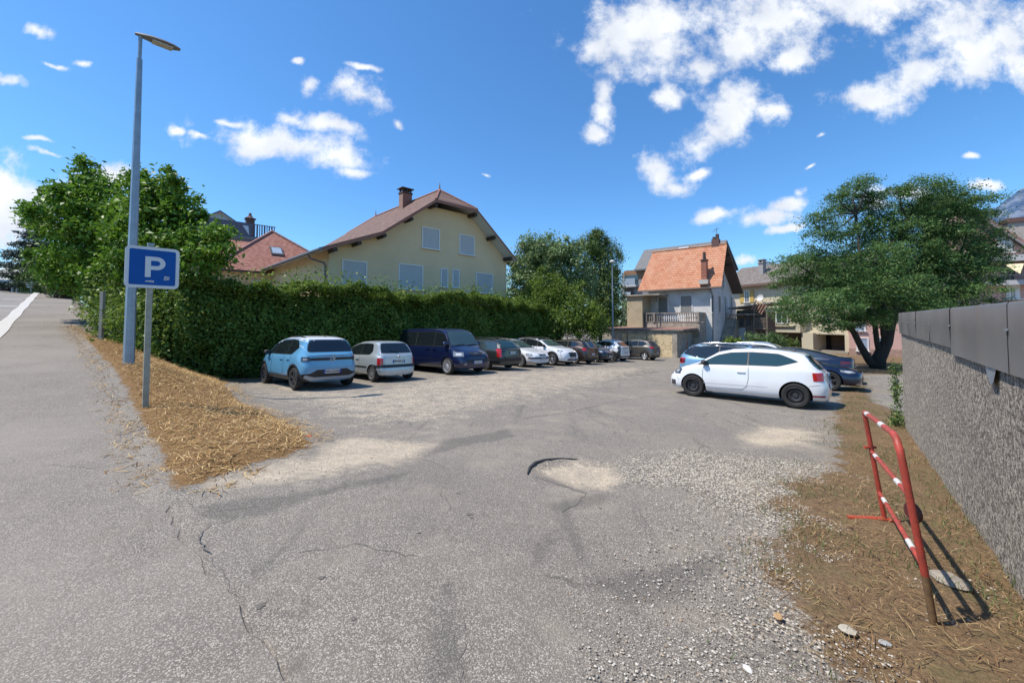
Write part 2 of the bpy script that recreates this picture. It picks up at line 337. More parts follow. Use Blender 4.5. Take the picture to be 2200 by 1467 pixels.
ax = axis([(-60,-24,2.),(-24,-12,.5),(-12,-4,.16),(-4,5,.06),(5,9,.1),(9,16,.25),(16,40,.6),(40,90,3.)])
ay = axis([(-8,.6,.4),(.6,5.,.05),(5.,9,.08),(9,16,.16),(16,30,.35),(30,60,.9),(60,110,4.)])
XX, YY = np.meshgrid(ax, ay); x = XX.ravel(); y = YY.ravel(); s_ = S2[0]*x+S2[1]*y; d_ = D2[0]*x+D2[1]*y
z = Hv(x, y) - np.where(d_ < .44, .04, 0)
near = np.exp(-np.maximum(0, np.hypot(x, y) - 6) / 25)
z += (vnoise(x, y, .45, 1) - .5) * .05 * np.clip((d_-1)/2, 0, 1) + (vnoise(x, y, 1.7, 2) - .5) * .012
m_straw = np.clip(.5 + poly_sd(x, y, P_straw) / .34 * .5, 0, 1); m_earth = np.clip(.5 + poly_sd(x, y, P_earth) / .45 * .5, 0, 1)
m_earth = np.maximum(m_earth, np.clip(.5 + poly_sd(x, y, P_litter) / .4 * .5, 0, 1)); m_earth = np.maximum(m_earth, np.clip(.5 + poly_sd(x, y, P_far)/1.5*.5, 0, 1))
z += m_straw * (.03 + .07 * vnoise(x, y, 3.2, 5) + .03 * vnoise(x, y, 9, 6)) + m_earth * (.05 * vnoise(x, y, 2.8, 7) + .018 * vnoise(x, y, 9, 8)) 
pit = np.clip(poly_sd(x, y, P_pit) / .07, 0, 1); z -= pit * .045
rimd = np.clip(1 - np.abs(poly_sd(x, y, P_pit)) / .07, 0, 1)
g_ = lambda P, wdt, top: np.clip(.5 + poly_sd(x, y, P) / wdt * .5, 0, 1) * top
m_gr = np.maximum.reduce([g_(P_field, 2.0, .62), g_(P_strip, .3, .5), g_(P_white, .7, 1.0), g_(P_loose, .6, .66), g_(P_pale, .3, .5), g_(P_pit, .1, .5), np.where(m_earth > .02, .32, 0)])
m_du = np.maximum.reduce([g_(P_white, .8, .42), g_(P_strip, .30, .80), g_(P_pit, .2, .80), g_(P_pale, .35, .78), g_(P_field, 2.0, .52)])
m_dk = np.maximum.reduce([g_(P, .22, .85) for P in P_dark])
nx, ny = len(ax), len(ay); idx = np.arange(nx * ny).reshape(ny, nx)
quads = np.stack([idx[:-1,:-1], idx[:-1,1:], idx[1:,1:], idx[1:,:-1]], -1).reshape(-1, 4)
dq = d_[quads].max(1); keep = (dq > .30); quads = quads[keep]
def np_mesh(name, V, Q):
    me = bpy.data.meshes.new(name); k = Q.shape[1]
    me.vertices.add(len(V)); me.vertices.foreach_set('co', np.ascontiguousarray(V, dtype=np.float32).ravel())
    me.loops.add(Q.size); me.loops.foreach_set('vertex_index', np.ascontiguousarray(Q, dtype=np.int32).ravel())
    me.polygons.add(len(Q)); me.polygons.foreach_set('loop_start', np.arange(0, Q.size, k, dtype=np.int32)); me.polygons.foreach_set('loop_total', np.full(len(Q), k, dtype=np.int32))
    me.update(calc_edges=True); return me
me = np_mesh('parking_lot', np.stack([x, y, z], -1), quads)
def setattr_(me, nm, cols):
    a = me.color_attributes.new(nm, 'FLOAT_COLOR', 'POINT'); c = np.ones((len(me.vertices), 4), np.float32)
    for i, v in enumerate(cols): c[:, i] = v
    a.data.foreach_set('color', c.ravel())
setattr_(me, 'masks', [m_straw, m_gr, m_du]); setattr_(me, 'masks2', [m_earth, m_dk, rimd])
lot = link('parking_lot', me, lot_material(), smooth=180); tag(lot, kind='structure')
def LZ(px_, py_):
    a, b_ = np.array([float(px_)]), np.array([float(py_)]); d = D2[0]*a+D2[1]*b_
    return float((Hv(a, b_) + (vnoise(a, b_, .45, 1) - .5) * .05 * np.clip((d-1)/2, 0, 1) + (vnoise(a, b_, 1.7, 2) - .5) * .012)[0])
LOTZ = lambda px_, py_: float(Hv(np.array([px_]), np.array([py_]))[0])

# wide ground under everything, out to the horizon
rr = np.concatenate([np.linspace(0, 120, 61), np.geomspace(130, 6000, 24)]); th = np.linspace(0, 2*np.pi, 97)[:-1]
RR, TT = np.meshgrid(rr, th); gx = (RR*np.cos(TT)).ravel(); gy = (RR*np.sin(TT)).ravel()
cl = np.minimum(1, 100/np.maximum(np.hypot(gx, gy), 1)); gz = Hv(gx*cl, gy*cl) - .3
ii = np.arange(len(th)*len(rr)).reshape(len(th), len(rr)); jj = np.roll(ii, -1, 0)
Q = np.stack([ii[:,:-1], ii[:,1:], jj[:,1:], jj[:,:-1]], -1).reshape(-1,4)
gm_, t, b = new_mat('dry_grass_ground'); g = t.nodes.new('ShaderNodeTexCoord'); v = g.outputs['Object']
c = mixc(t, noise(t, v, .5, 8, .7), (.05, .075, .02), (.24, .18, .08)); c = mixc(t, rngm(t, noise(t, v, 9, 6, .7), .3, .7, 0, .6), c, (.09, .085, .035)); t.links.new(c, b.inputs['Base Color']); b.inputs['Roughness'].default_value = .95
tag(link('ground', np_mesh('ground', np.stack([gx, gy, gz], -1), Q), gm_, smooth=180), kind='structure')

# sidewalk, kerb and road climbing to the left
def strip(name, dl, dr, s0, s1, st, dz, mat, jag=0, skirt=.0, nd=10):
    ss_ = list(np.arange(s0, s1, st)) + [s1]; V = []; Q = []
    for i, s in enumerate(ss_):
        wob = (vnoise(np.array([s]), np.array([.3]), 2.1, 21)[0]-.5)*jag + (vnoise(np.array([s]), np.array([.3]), 7., 22)[0]-.5)*jag*.4
        rowd = [dl + (dr + wob - dl) * k / nd for k in range(nd + 1)]
        row = [(d, 0) for d in rowd] + [(rowd[-1] + .01, -skirt)] if skirt else [(d, 0) for d in rowd]
        for d, dd in row:
            p = Vector((S2[0]*s+D2[0]*d, S2[1]*s+D2[1]*d, 0)); p.z = W(s) + dz + dd + (0 if dd else (vnoise(np.array([s]), np.array([d]), 1.1, 9)[0]-.5)*.012); V.append(p)
    n = len(row)
    for i in range(len(ss_)-1):
        for k in range(n-1): Q.append((i*n+k, i*n+k+1, (i+1)*n+k+1, (i+1)*n+k))
    return link(name, np_mesh(name, np.array([tuple(p) for p in V]), np.array(Q)), mat, smooth=40)
walk_m = paving_material('sidewalk_asphalt', (.275, .24, .20), (.56, .50, .42), (.115, .102, .088), 130)
road_m = paving_material('road_asphalt', (.30, .272, .24), (.42, .385, .34), (.18, .165, .15), 90)
tag(strip('sidewalk', -1.15, .70, -9, 60.5, .07, .012, walk_m, jag=.16, skirt=.013, nd=8), kind='structure')
tag(strip('road', -11, -1.50, -12, 74, .8, -.10, road_m, nd=6), kind='structure')
kerb_m = plain('pale_granite_kerb', (.56, .53, .48), .85, var=.25, scale=14, bump=.3, bscale=120)
k = MB(); s = -8.0
while s < 60:
    L = 1.0; a = s + .006; b_ = s + L - .006
    pts = []
    for q in (a, b_):
        o = .02 * math.sin(q * .9)
        for d, dz in ((-1.52+o, -.22), (-1.52+o, .0), (-1.49+o, .03), (-1.14+o, .034), (-1.14+o, -.22)):
            pts.append((S2[0]*q+D2[0]*d, S2[1]*q+D2[1]*d, W(q)+dz))
    k.prism_ = None; n = 5; k.add(pts, [(i, (i+1) % n, n+(i+1) % n, n+i) for i in range(n)] + [(4,3,2,1,0), (5,6,7,8,9)]); s += L
tag(k.build('kerb', kerb_m), kind='structure')
# dashed worn white marks on the road near the top
rm = MB()
for s0, d0 in ((38, -3.4), (46, -2.6), (38, -2.5), (52,-4)):
    rm.add([(S2[0]*q+D2[0]*d, S2[1]*q+D2[1]*d, W(q)-.09) for q, d in ((s0, d0), (s0+.6, d0), (s0+.6, d0+.9), (s0, d0+.9))], [(0,1,2,3)])
tag(rm.build('road_marking', plain('worn_white_road_paint', (.45, .44, .42), .8)), kind='structure')
mh = MB(); c0 = sdz(31, -2.6, W(31)-.088); mh.lathe([(0.001,.0),(.33,.0),(.34,-.01)], 24, Matrix.Translation(c0) @ Matrix.Rotation(math.atan(.0845), 4, Vector((D2[0], D2[1], 0))*1))
tag(mh.build('manhole_cover', plain('cast_iron_cover', (.07,.068,.065), .6, metal=.4)), 'round dark cast iron cover set in the road beside the kerb', 'manhole cover')

# rim left of the pothole, its dark colour paints the asphalt edge in shadow
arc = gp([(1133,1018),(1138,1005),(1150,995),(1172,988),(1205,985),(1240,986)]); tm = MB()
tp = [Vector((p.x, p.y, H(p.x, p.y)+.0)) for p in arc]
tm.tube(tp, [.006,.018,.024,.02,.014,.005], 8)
tag(tm.build('pothole_rim', plain('rim_shade_dark', (.045,.045,.047), .8, bump=.8, bscale=90), smooth=180), kind='structure')

# ---- open cracks and small tar spots in the asphalt
crk = MB()
def crack(pl_, w0, seg_=.05):
    pts = [ground_at(*q) for q in pl_]; path = []
    for a, b_ in zip(pts, pts[1:]):
        n = max(1, int((b_-a).length/seg_)); path += [a+(b_-a)*i/n for i in range(n)]
    path.append(pts[-1]); L_r = []
    for i, p in enumerate(path):
        t_ = (path[min(i+1, len(path)-1)]-path[max(i-1, 0)]); t_.z = 0; t_.normalize(); nn_ = Vector((-t_.y, t_.x, 0)); j = rnd.uniform(-.018, .018); w_ = w0*rnd.uniform(.35, 1.)*(1 if 0 < i < len(path)-1 else .2)
        for sg in (-1, 1): q = p+nn_*(j+sg*w_/2); q.z = (W(SDof(q.x, q.y)[0])+.012+(vnoise(np.array([SDof(q.x, q.y)[0]]), np.array([SDof(q.x, q.y)[1]]), 1.1, 9)[0]-.5)*.012+.003) if SDof(q.x, q.y)[1] < .66 else LZ(q.x, q.y)+.004+(.012 if SDof(q.x, q.y)[1] < .80 else 0); L_r.append(q)
    b0 = len(crk.v); crk.v += L_r
    for i in range(len(path)-1): crk.f.append((b0+2*i, b0+2*i+1, b0+2*i+3, b0+2*i+2)); crk.m.append(0)
for pl_, w0 in (([(1140,1018),(1180,1030),(1228,1050),(1262,1056)], .018), ([(455,1128),(430,1150),(428,1168),(450,1195)], .014), ([(450,1195),(500,1280),(545,1360),(600,1467)], .003), ([(380,1068),(430,1100),(560,1090)], .005), ([(1262,1056),(1240,1080),(1205,1100)], .014), ([(640,1190),(760,1170),(900,1200)], .007), ([(1120,900),(1230,885),(1330,862),(1420,850)], .02), ([(980,1290),(1000,1360),(985,1467)], .004), ([(1480,1110),(1560,1180),(1600,1240)], .008), ([(1290,822),(1350,814),(1400,818)], .04), ([(90,1000),(200,1010),(330,985)], .008), ([(1600,860),(1700,870),(1780,884)], .01)): crack(pl_, w0)
for px_, py_, r_ in ((1008,1104,.035),(1012,1112,.02),(984,1059,.022),(900,1146,.02),(560,1300,.03),(690,1240,.025),(1290,1090,.02),(1105,1072,.012),(1320,930,.03),(1205,950,.03),(860,905,.05),(1480,1220,.02),(1090,1195,.012),(760,1330,.018)):
    p = ground_at(px_, py_); n = 11; b0 = len(crk.v); crk.v += [Vector((p.x+r_*rnd.uniform(.6,1.2)*math.cos(k*6.283/n), p.y+r_*rnd.uniform(.5,1.1)*math.sin(k*6.283/n), 0)) for k in range(n)]
    for q in crk.v[b0:]: q.z = LZ(q.x, q.y)+.004
    crk.f.append(tuple(range(b0, b0+n))); crk.m.append(0)
tag(crk.build('asphalt_cracks', plain('crack_dark', (.16,.14,.12), .95, var=.4, scale=30)), kind='structure')
# ---- straw, dead grass, gravel (stuff nobody could count)
def blade_mesh(C, L, Wd, yaw, pitch, bend, up=None):
    n = len(C); dx = np.cos(yaw)*np.cos(pitch); dyy = np.sin(yaw)*np.cos(pitch); dz = np.sin(pitch)
    D = np.stack([dx, dyy, dz], -1); S = np.stack([-np.sin(yaw), np.cos(yaw), np.zeros(n)], -1)
    h = Wd[:, None]/2; mid = C + D*(L/2)[:, None]; mid[:, 2] += bend; tip = C + D*L[:, None]; side = S*(bend*2)[:, None]
    V = np.stack([C - S*h, C + S*h, mid + S*h + side, mid - S*h + side, tip + S*h*.3, tip - S*h*.3], 1).reshape(-1, 3)
    b0 = np.arange(n)[:, None]*6; Q = np.concatenate([b0 + np.array([0,1,2,3]), b0 + np.array([3,2,4,5])], 0)
    return np_mesh('blades', V, Q)
def scatter_poly(P, n, w=0.):
    P_ = np.array([(p[0], p[1]) for p in P]); lo = P_.min(0); hi = P_.max(0); out = np.zeros((0, 2))
    while len(out) < n:
        q = lo + rng.random((n*2, 2))*(hi-lo); sdv = poly_sd(q[:,0], q[:,1], P); ok = sdv > (rng.random(len(q))**2)*-w
        out = np.concatenate([out, q[ok]])
    return out[:n]
def random_island_mat(name, cols, rough=.7, transl=.0, extra=None):
    m, t, b = new_mat(name); g = t.nodes.new('ShaderNodeNewGeometry'); r = t.nodes.new('ShaderNodeValToRGB'); t.links.new(g.outputs['Random Per Island'], r.inputs[0])
    e = r.color_ramp.elements; 
    while len(e) < len(cols): e.new(.5)
    for i, c in enumerate(cols): e[i].position = i/(len(cols)-1); e[i].color = col4(c)
    c = r.outputs[0]
    if extra:
        tcx = t.nodes.new('ShaderNodeTexCoord'); c = mixc(t, rngm(t, noise(t, tcx.outputs['Object'], extra[0], 3, .6), .38, .66), c, extra[1], 'MULTIPLY')
    t.links.new(c, b.inputs['Base Color']); b.inputs['Roughness'].default_value = rough; b.inputs['Specular IOR Level'].default_value = .3
    if transl:
        tr = t.nodes.new('ShaderNodeBsdfTranslucent'); t.links.new(c, tr.inputs['Color']); ms = t.nodes.new('ShaderNodeMixShader'); ms.inputs[0].default_value = transl
        t.links.new(b.outputs[0], ms.inputs[1]); t.links.new(tr.outputs[0], ms.inputs[2]); t.links.new(ms.outputs[0], t.nodes['Material Output'].inputs['Surface'])
    return m
def ground_cover(name, pts, L, Wd, pr, zoff, mat, bend=.01, P=None):
    n = len(pts); C = np.zeros((n, 3)); C[:, :2] = pts; ins = np.clip(poly_sd(pts[:,0], pts[:,1], P)/.3, 0, 1) if P is not None else 1.
    C[:, 2] = Hv(pts[:,0], pts[:,1]) + .016 + ins*(zoff[0] + rng.random(n)*(zoff[1]-zoff[0]))
    o = link(name, blade_mesh(C, L[0]+rng.random(n)**2*(L[1]-L[0]), Wd[0]+rng.random(n)*(Wd[1]-Wd[0]), rng.random(n)*2*np.pi, R(pr[0])+rng.random(n)*R(pr[1]-pr[0]), bend*(rng.random(n)-.3)), mat)
    return tag(o, kind='stuff')
straw_m = random_island_mat('cut_straw', [(.10,.045,.014),(.34,.19,.06),(.56,.37,.14),(.72,.53,.27),(.20,.10,.03)], .75, .1)
pst = scatter_poly(P_straw, 60000, .5)
ground_cover('straw', pst, (.03,.22), (.003,.011), (-10,20), (.01,.13), straw_m, .02, P_straw)
hay_m = random_island_mat('dead_grass', [(.12,.062,.028),(.22,.125,.055),(.34,.22,.10),(.46,.34,.18),(.17,.12,.045)], .8, .1)
pe = scatter_poly(P_earth, 30000, .35); cl_ = vnoise(pe[:,0], pe[:,1], 2.4, 31); pe = pe[cl_ > .30]
ground_cover('dead_grass', pe, (.02,.13), (.002,.005), (-5,22), (.0,.055), hay_m, .012, P_earth)
pg = scatter_poly(P_earth, 26000, .7); cl_ = vnoise(pg[:,0], pg[:,1], 1.6, 33); pg = pg[cl_ > .58]
green_m = random_island_mat('dry_green_grass', [(.055,.09,.025),(.10,.14,.045),(.16,.16,.06)], .7, .2)
ground_cover('grass', pg, (.02,.075), (.003,.006), (30,85), (.0,.04), green_m, .01, P_earth)
def stones(name, pts, size, mat, zo=0):
    n = len(pts); r = size[0]+rng.random(n)**3*(size[1]-size[0]); base = np.array([(1,0,0),(0,1,0),(-1,0,0),(0,-1,0),(.1,.1,.62),(0,0,-.6),(.62,.55,.3),(-.55,.62,.32),(-.6,-.6,.28),(.55,-.6,.33)], float)
    fs = np.array([(0,6,4),(0,1,6),(1,4,6),(1,7,4),(1,2,7),(2,4,7),(2,8,4),(2,3,8),(3,4,8),(3,9,4),(3,0,9),(0,4,9)])
    jit = base[None] * (.75+rng.random((n, 10, 1))*.5); a = rng.random(n)*6.28; sq = .55+rng.random(n)*.45
    X = jit[...,0]*np.cos(a)[:,None]-jit[...,1]*np.sin(a)[:,None]*sq[:,None]; Y = jit[...,0]*np.sin(a)[:,None]+jit[...,1]*np.cos(a)[:,None]*sq[:,None]
    V = np.stack([pts[:,0,None]+X*r[:,None], pts[:,1,None]+Y*r[:,None], (Hv(pts[:,0], pts[:,1])+zo)[:,None]+jit[...,2]*r[:,None]*.85+r[:,None]*.12], -1).reshape(-1,3)
    Q = (np.arange(n)[:,None,None]*10+fs[None]).reshape(-1,3); return tag(link(name, np_mesh(name, V, Q), mat), kind='stuff')
stone_m = random_island_mat('limestone_chips', [(.13,.11,.09),(.32,.28,.23),(.50,.46,.40),(.58,.54,.47),(.30,.21,.13)], .85)
ps = np.concatenate([scatter_poly(P_loose, 8500, .9), scatter_poly(P_white, 8500, 1.0), scatter_poly(P_earth, 3800, .3), scatter_poly(P_strip, 1200, .3), scatter_poly(P_pit, 250)]); ps = ps[np.hypot(ps[:,0], ps[:,1]) < 9]
stones('gravel', ps, (.0025, .0105), stone_m, .012)
for px, py, r_, lab, cc in ((2040,1256,.085,'flat pale slab of stone beside the rusty foot of the barrier',(.30,.26,.21)), (1822,1366,.035,'pointed buff stone on the brown dirt in front of the barrier',(.42,.38,.30)), (1672,1336,.024,'orange brown stone on the loose gravel',(.45,.28,.14)), (1607,1443,.020,'white rounded stone lying at the edge of the asphalt',(.68,.66,.62)), (1902,1394,.022,'grey egg shaped stone on the dirt near the barrier foot',(.36,.36,.35)), (655,963,.06,'flat grey stone at the tip of the straw heap',(.42,.41,.39)), (1440,1371-60,.0,'',(0,0,0))):
    if r_ == 0: continue
    p = ground_at(px, py); bm = bmesh.new(); bmesh.ops.create_icosphere(bm, subdivisions=2, radius=r_)
    for v_ in bm.verts:
        v_.co *= 1 + (rnd.random()-.5)*.22; v_.co.z *= .42; v_.co.x *= 1.35
    me = bpy.data.meshes.new('stone'); bm.to_mesh(me); bm.free()
    o = link('stone', me, plain('stone_'+str(px), cc, .9, var=.25, scale=20, bump=.4)); o.location = (p.x, p.y, H(p.x,p.y)+.032 if p.x>1.5 else H(p.x,p.y)+.012); o.rotation_euler = (0,0,rnd.random()*3); tag(o, lab, 'stone')
# ================================================================== FOLIAGE
def leaves_mesh(C, size, up=.3, fold=.25, asp=.5, outw=None):
    """one folded rhombus per leaf; C (n,3)"""
    n = len(C); a = rng.normal(size=(n, 3)); a[:, 2] += up * 1.6
    if outw is not None: a += outw * 1.1
    a /= np.linalg.norm(a, axis=1)[:, None] + 1e-9       # leaf normal
    b = rng.normal(size=(n, 3)); b[:, 2] -= .35; b -= a * (a * b).sum(1)[:, None]; b /= np.linalg.norm(b, axis=1)[:, None] + 1e-9
    c = np.cross(a, b); L = (size * (.6 + .8 * rng.random(n)))[:, None] if np.isscalar(size) else size[:, None]
    p0 = C - b * L * .5; p2 = C + b * L * .5 - a * L * .12; p1 = C + c * L * asp * .5 + a * L * fold * .35; p3 = C - c * L * asp * .5 + a * L * fold * .35
    V = np.stack([p0, p1, p2, p3], 1).reshape(-1, 3); Q = np.arange(4 * n).reshape(-1, 4); return np_mesh('leaves', V, Q)
def leaf_mat(name, cols, scale=1.2, mul=(.6, .66, .55), transl=.38, rough=.45):
    return random_island_mat(name, cols, rough, transl, extra=(scale, mul))
def lobes_points(lobes, n, clump=.22, per=26, flat=1., shell=.55, noise_amp=.25):
    """leaf positions: clumps spread through the outer volume of every lobe"""
    vol = np.array([l[3]*l[4] + l[4]*l[5] + l[3]*l[5] for l in lobes]); pr = vol / vol.sum(); nc = max(1, n // per)
    k = rng.choice(len(lobes), nc, p=pr); L = np.array(lobes)[k]; d = rng.normal(size=(nc, 3)); d /= np.linalg.norm(d, axis=1)[:, None]
    rr_ = shell + (1 - shell) * rng.random(nc) ** .6; rr_ *= 1 + noise_amp * rng.normal(size=nc) * .5
    cc = L[:, :3] + d * L[:, 3:6] * rr_[:, None]
    P = np.repeat(cc, per, 0) + rng.normal(size=(nc * per, 3)) * np.array([clump, clump, clump * flat]); O = np.repeat(d, per, 0)
    return P, O
def tree(name, label, cat, base, lobes, nleaf, size, lm, trunk, tm, clump=.22, per=26, flat=1., shell=.55, up=.35, asp=.5, group=None, limbs=8, thick=.02, tufts=5):
    o = empty(name, base); tag(o, label, cat, group); b = Vector(base)
    if tufts:
        ex = []
        for l in lobes:
            for q in range(tufts):
                dd = Vector((rnd.gauss(0, 1), rnd.gauss(0, 1), rnd.gauss(.35, .9))).normalized(); k_ = rnd.uniform(.92, 1.16); r0 = rnd.uniform(.16, .30)*(l[3]+l[5])*.5
                ex.append((l[0]+dd.x*l[3]*k_, l[1]+dd.y*l[4]*k_, l[2]+dd.z*l[5]*k_, r0, r0, r0*1.25*flat**.5))
        P, O = lobes_points(lobes, int(nleaf*.72), clump, per, flat, shell); P2, O2 = lobes_points(ex, int(nleaf*.28), clump*.45, max(8, per//2), flat, .0); P = np.concatenate([P, P2]); O = np.concatenate([O, O2])
    else: P, O = lobes_points(lobes, nleaf, clump, per, flat, shell)
    P = P - np.array(base)
    link('crown', leaves_mesh(P, size, up, outw=O * .6, asp=asp), lm, o)
    mb = MB()
    for path, rads in trunk: mb.tube([Vector(p) - b for p in path], rads, 9)
    heads = [Vector(p[-1]) for p, r_ in trunk]
    for i, l in enumerate(lobes[:limbs * 3]):                # limbs reach into the lobes
        h = min(heads, key=lambda q: (q - Vector(l[:3])).length); e = Vector(l[:3]); mid = (h + e) / 2 + Vector((rnd.uniform(-.2, .2), rnd.uniform(-.2, .2), rnd.uniform(-.1, .25)))
        mb.tube([h - b, mid - b, e - b], [thick * 3, thick * 2, thick], 6)
        for q in range(4):
            dd = Vector((rnd.gauss(0, 1), rnd.gauss(0, 1), rnd.gauss(.3, 1))).normalized(); tip = e + Vector((dd.x * l[3], dd.y * l[4], dd.z * l[5])) * .8
            mb.tube([e - b, (e + tip) / 2 - b + Vector((0, 0, .05)), tip - b], [thick, thick * .7, thick * .3], 5)
    mb.build('trunk', tm, o, smooth=180); return o
bark = plain('grey_brown_bark', (.10, .08, .06), .95, var=.5, scale=9, bump=.8, bscale=30)
bark_d = plain('dark_bark', (.045, .036, .028), .95, var=.5, scale=9, bump=.8, bscale=30)
hedge_m = leaf_mat('hedge_leaves', [(.10,.145,.025),(.16,.25,.04),(.25,.36,.06),(.13,.20,.04),(.34,.42,.09)], .9)
mag_m = leaf_mat('broad_leaves', [(.085,.17,.018),(.15,.29,.03),(.22,.38,.05),(.11,.22,.025)], .8, (.6,.65,.5), .35)
aca_m = leaf_mat('feathery_leaves', [(.07,.165,.06),(.11,.22,.075),(.16,.29,.085),(.21,.28,.085),(.08,.17,.065)], .45, (.65,.7,.65), .42)
pale_m = leaf_mat('silver_green_leaves', [(.15,.23,.08),(.24,.34,.13),(.36,.46,.22),(.18,.28,.11)], .7, (.6,.62,.6), .25)
dark_m = leaf_mat('dark_conifer_needles', [(.06,.115,.035),(.11,.19,.05),(.18,.26,.07),(.22,.27,.09)], .8, (.55,.6,.5), .15)
cedar_m = leaf_mat('blue_cedar_needles', [(.035,.06,.045),(.055,.085,.065),(.08,.11,.08)], .8, (.6,.62,.6), .15)
core_m = plain('dark_hedge_core', (.030, .036, .016), .95, var=.4, scale=4)

# ---- the long hedge
def hedge(name, label, s0, s1, d0, d1, ztop, n, size, mat, seedy=0, core=True, front=1.):
    c = sd((s0+s1)/2, (d0+d1)/2); o = empty(name, c); tag(o, label, 'hedge')
    q = rng.random((n, 3)); side = rng.random(n); d = d0 + q[:,0]*(d1-d0); zt = np.array([ztop(v_) for v_ in d]); 
    s = np.where(side < .52, s0 + np.abs(rng.normal(size=n))*.22*1.0, np.where(side < .92, s0 + q[:,1]*(s1-s0), s1 - np.abs(rng.normal(size=n))*.2))
    bulge = (vnoise(d, q[:,2]*3, .9, 41+seedy)-.5)*.55 + (vnoise(d, q[:,2]*4, 2.4, 45+seedy)-.5)*.4; bulz = (vnoise(d, s, .7, 42+seedy)-.5)*.6 + (vnoise(d, s, 2.3, 43+seedy)-.5)*.5
    x = S2[0]*s+D2[0]*d; y = S2[1]*s+D2[1]*d; g0 = Hv(x, y)
    top = zt + bulz; hh = top - g0
    z = np.where(side < .52, g0 + hh*q[:,2]**.9, np.where(side < .92, top - np.abs(rng.normal(size=n))*.15 + np.where(rng.random(n) < .10, rng.random(n)**2*.75, 0), g0 + hh*q[:,2]))
    frac = (z-g0)/np.maximum(hh, .1); s = np.where(side < .52, s + bulge*.9 + 3.2*np.clip(frac-.55, 0, 1)**1.5, s)
    x = S2[0]*s+D2[0]*d; y = S2[1]*s+D2[1]*d
    C = np.stack([x, y, z], -1) - np.array(c); ow = np.zeros((n,3)); ow[side < .52] = (-S2[0]*.8, -S2[1]*.8, .3); ow[(side >= .52)&(side < .92)] = (0,0,.8)
    link('foliage', leaves_mesh(C, size, .2, outw=ow, asp=.6), mat, o)
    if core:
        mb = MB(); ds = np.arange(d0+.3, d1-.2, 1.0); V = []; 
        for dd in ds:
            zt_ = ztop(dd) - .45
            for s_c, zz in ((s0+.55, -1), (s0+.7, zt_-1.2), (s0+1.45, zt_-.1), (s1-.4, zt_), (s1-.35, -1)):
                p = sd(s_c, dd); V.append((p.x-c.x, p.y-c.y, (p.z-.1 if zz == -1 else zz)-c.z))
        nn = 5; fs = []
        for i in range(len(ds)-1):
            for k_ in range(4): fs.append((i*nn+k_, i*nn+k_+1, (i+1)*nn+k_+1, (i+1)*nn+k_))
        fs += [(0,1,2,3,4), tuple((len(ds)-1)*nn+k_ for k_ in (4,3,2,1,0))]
        mb.add(V, fs); mb.build('hedge_core', core_m, o)  # solid dark core added inside the leaves to stop see-through
    return o
hedge('hedge', 'long dense green hedge behind the row of parked cars, below the cream house', 17.2, 19.1, 2.6, 24.5, lambda d: 3.22 - .010*(d-3) - .25*max(0, d-20)*.25, 120000, .115, hedge_m)
# ivy and shrub corner beside the sidewalk
def bush(name, label, cat, lobes, n, size, mat, base, clump=.2, per=20, asp=.55, shell=.5, group=None, stems=True):
    o = empty(name, base); tag(o, label, cat, group); P, O = lobes_points(lobes, n, clump, per, 1., shell); g0 = Hv(P[:,0], P[:,1]); P[:,2] = np.maximum(P[:,2], g0+.02)
    link('foliage', leaves_mesh(P - np.array(base), size, .25, outw=O*.7, asp=asp), mat, o)
    if stems:
        mb = MB(); b = Vector(base)
        for l in lobes: 
            for q in range(3): mb.tube([Vector((rnd.uniform(-.2,.2), rnd.uniform(-.2,.2), -.1)), (Vector(l[:3])-b)*.5 + Vector((rnd.uniform(-.2,.2), rnd.uniform(-.2,.2), .1)), Vector(l[:3])-b + Vector((rnd.uniform(-1,1)*l[3]*.5, rnd.uniform(-1,1)*l[4]*.5, l[5]*.4))], [.03,.022,.008], 5)
        mb.build('stem', bark_d, o)
    return o
def lob(s, d, z, rs, rz=None): p = sdz(s, d, z); return (p.x, p.y, p.z, rs, rs, rz or rs)
bush('ivy_bush', 'dark glossy ivy thicket spilling onto the sidewalk under the left broadleaf tree', 'bush', [lob(20.4,1.55,1.6,.75,1.0), lob(22,1.5,2.3,.8,1.3), lob(24,1.7,2.6,.9,1.5), lob(19.2,2.3,1.6,.9,1.3), lob(18.6,3.1,1.4,.9,1.5), lob(27,1.8,3.2,.9,1.6), lob(18.0,4,1.5,.8,1.6), lob(21,3.,2.4,1.1,1.6), lob(30,1.9,3.5,.9,1.6), lob(34,2,3.9,1,1.7), lob(39,2,4.3,1,1.7), lob(18.2,2.4,.9,.9,1.3), lob(17.9,3.2,1.6,.8,1.3), lob(18.3,3.0,2.3,.8,.9), lob(17.7,2.0,.4,.6,.6), lob(18.6,1.9,1.4,.8,1.2)], 42000, .125, hedge_m, tuple(sd(20.5, 2.2)))
# ---- two broadleaf trees over the left end of the hedge
t0 = sd(19.4, 3.0); p1_ = at(370, 560, t0.y)
def L_(px, py, Y, rx, rz, ry=None): v_ = at(px, py, Y); k_ = Y/F; return (v_.x, v_.y, v_.z, rx*k_, (ry or rx)*k_, rz*k_)
tree('broadleaf_tree', 'bright green broadleaf tree right of the lamp post with large clustered leaves', 'tree', tuple(t0), [L_(330,470,15.2,60,60), L_(368,430,15.4,42,50), L_(300,420,15.6,38,42), L_(395,480,15.,42,45), L_(360,390,15.8,16,26), L_(285,385,15.8,15,20), L_(340,530,15.2,75,50), L_(425,525,14.6,45,26), L_(468,502,14.3,30,14), L_(440,565,14.3,50,22), L_(300,560,15.6,60,50), L_(480,540,14.0,20,12), L_(260,470,16,35,45)], 16000, .19, mag_m,
     [([tuple(t0), tuple(at(345,640,15.)), tuple(at(335,560,15.2)), tuple(at(332,500,15.2))], [.13,.11,.09,.06])], bark, clump=.17, per=18, asp=.5, shell=.45, up=.5)
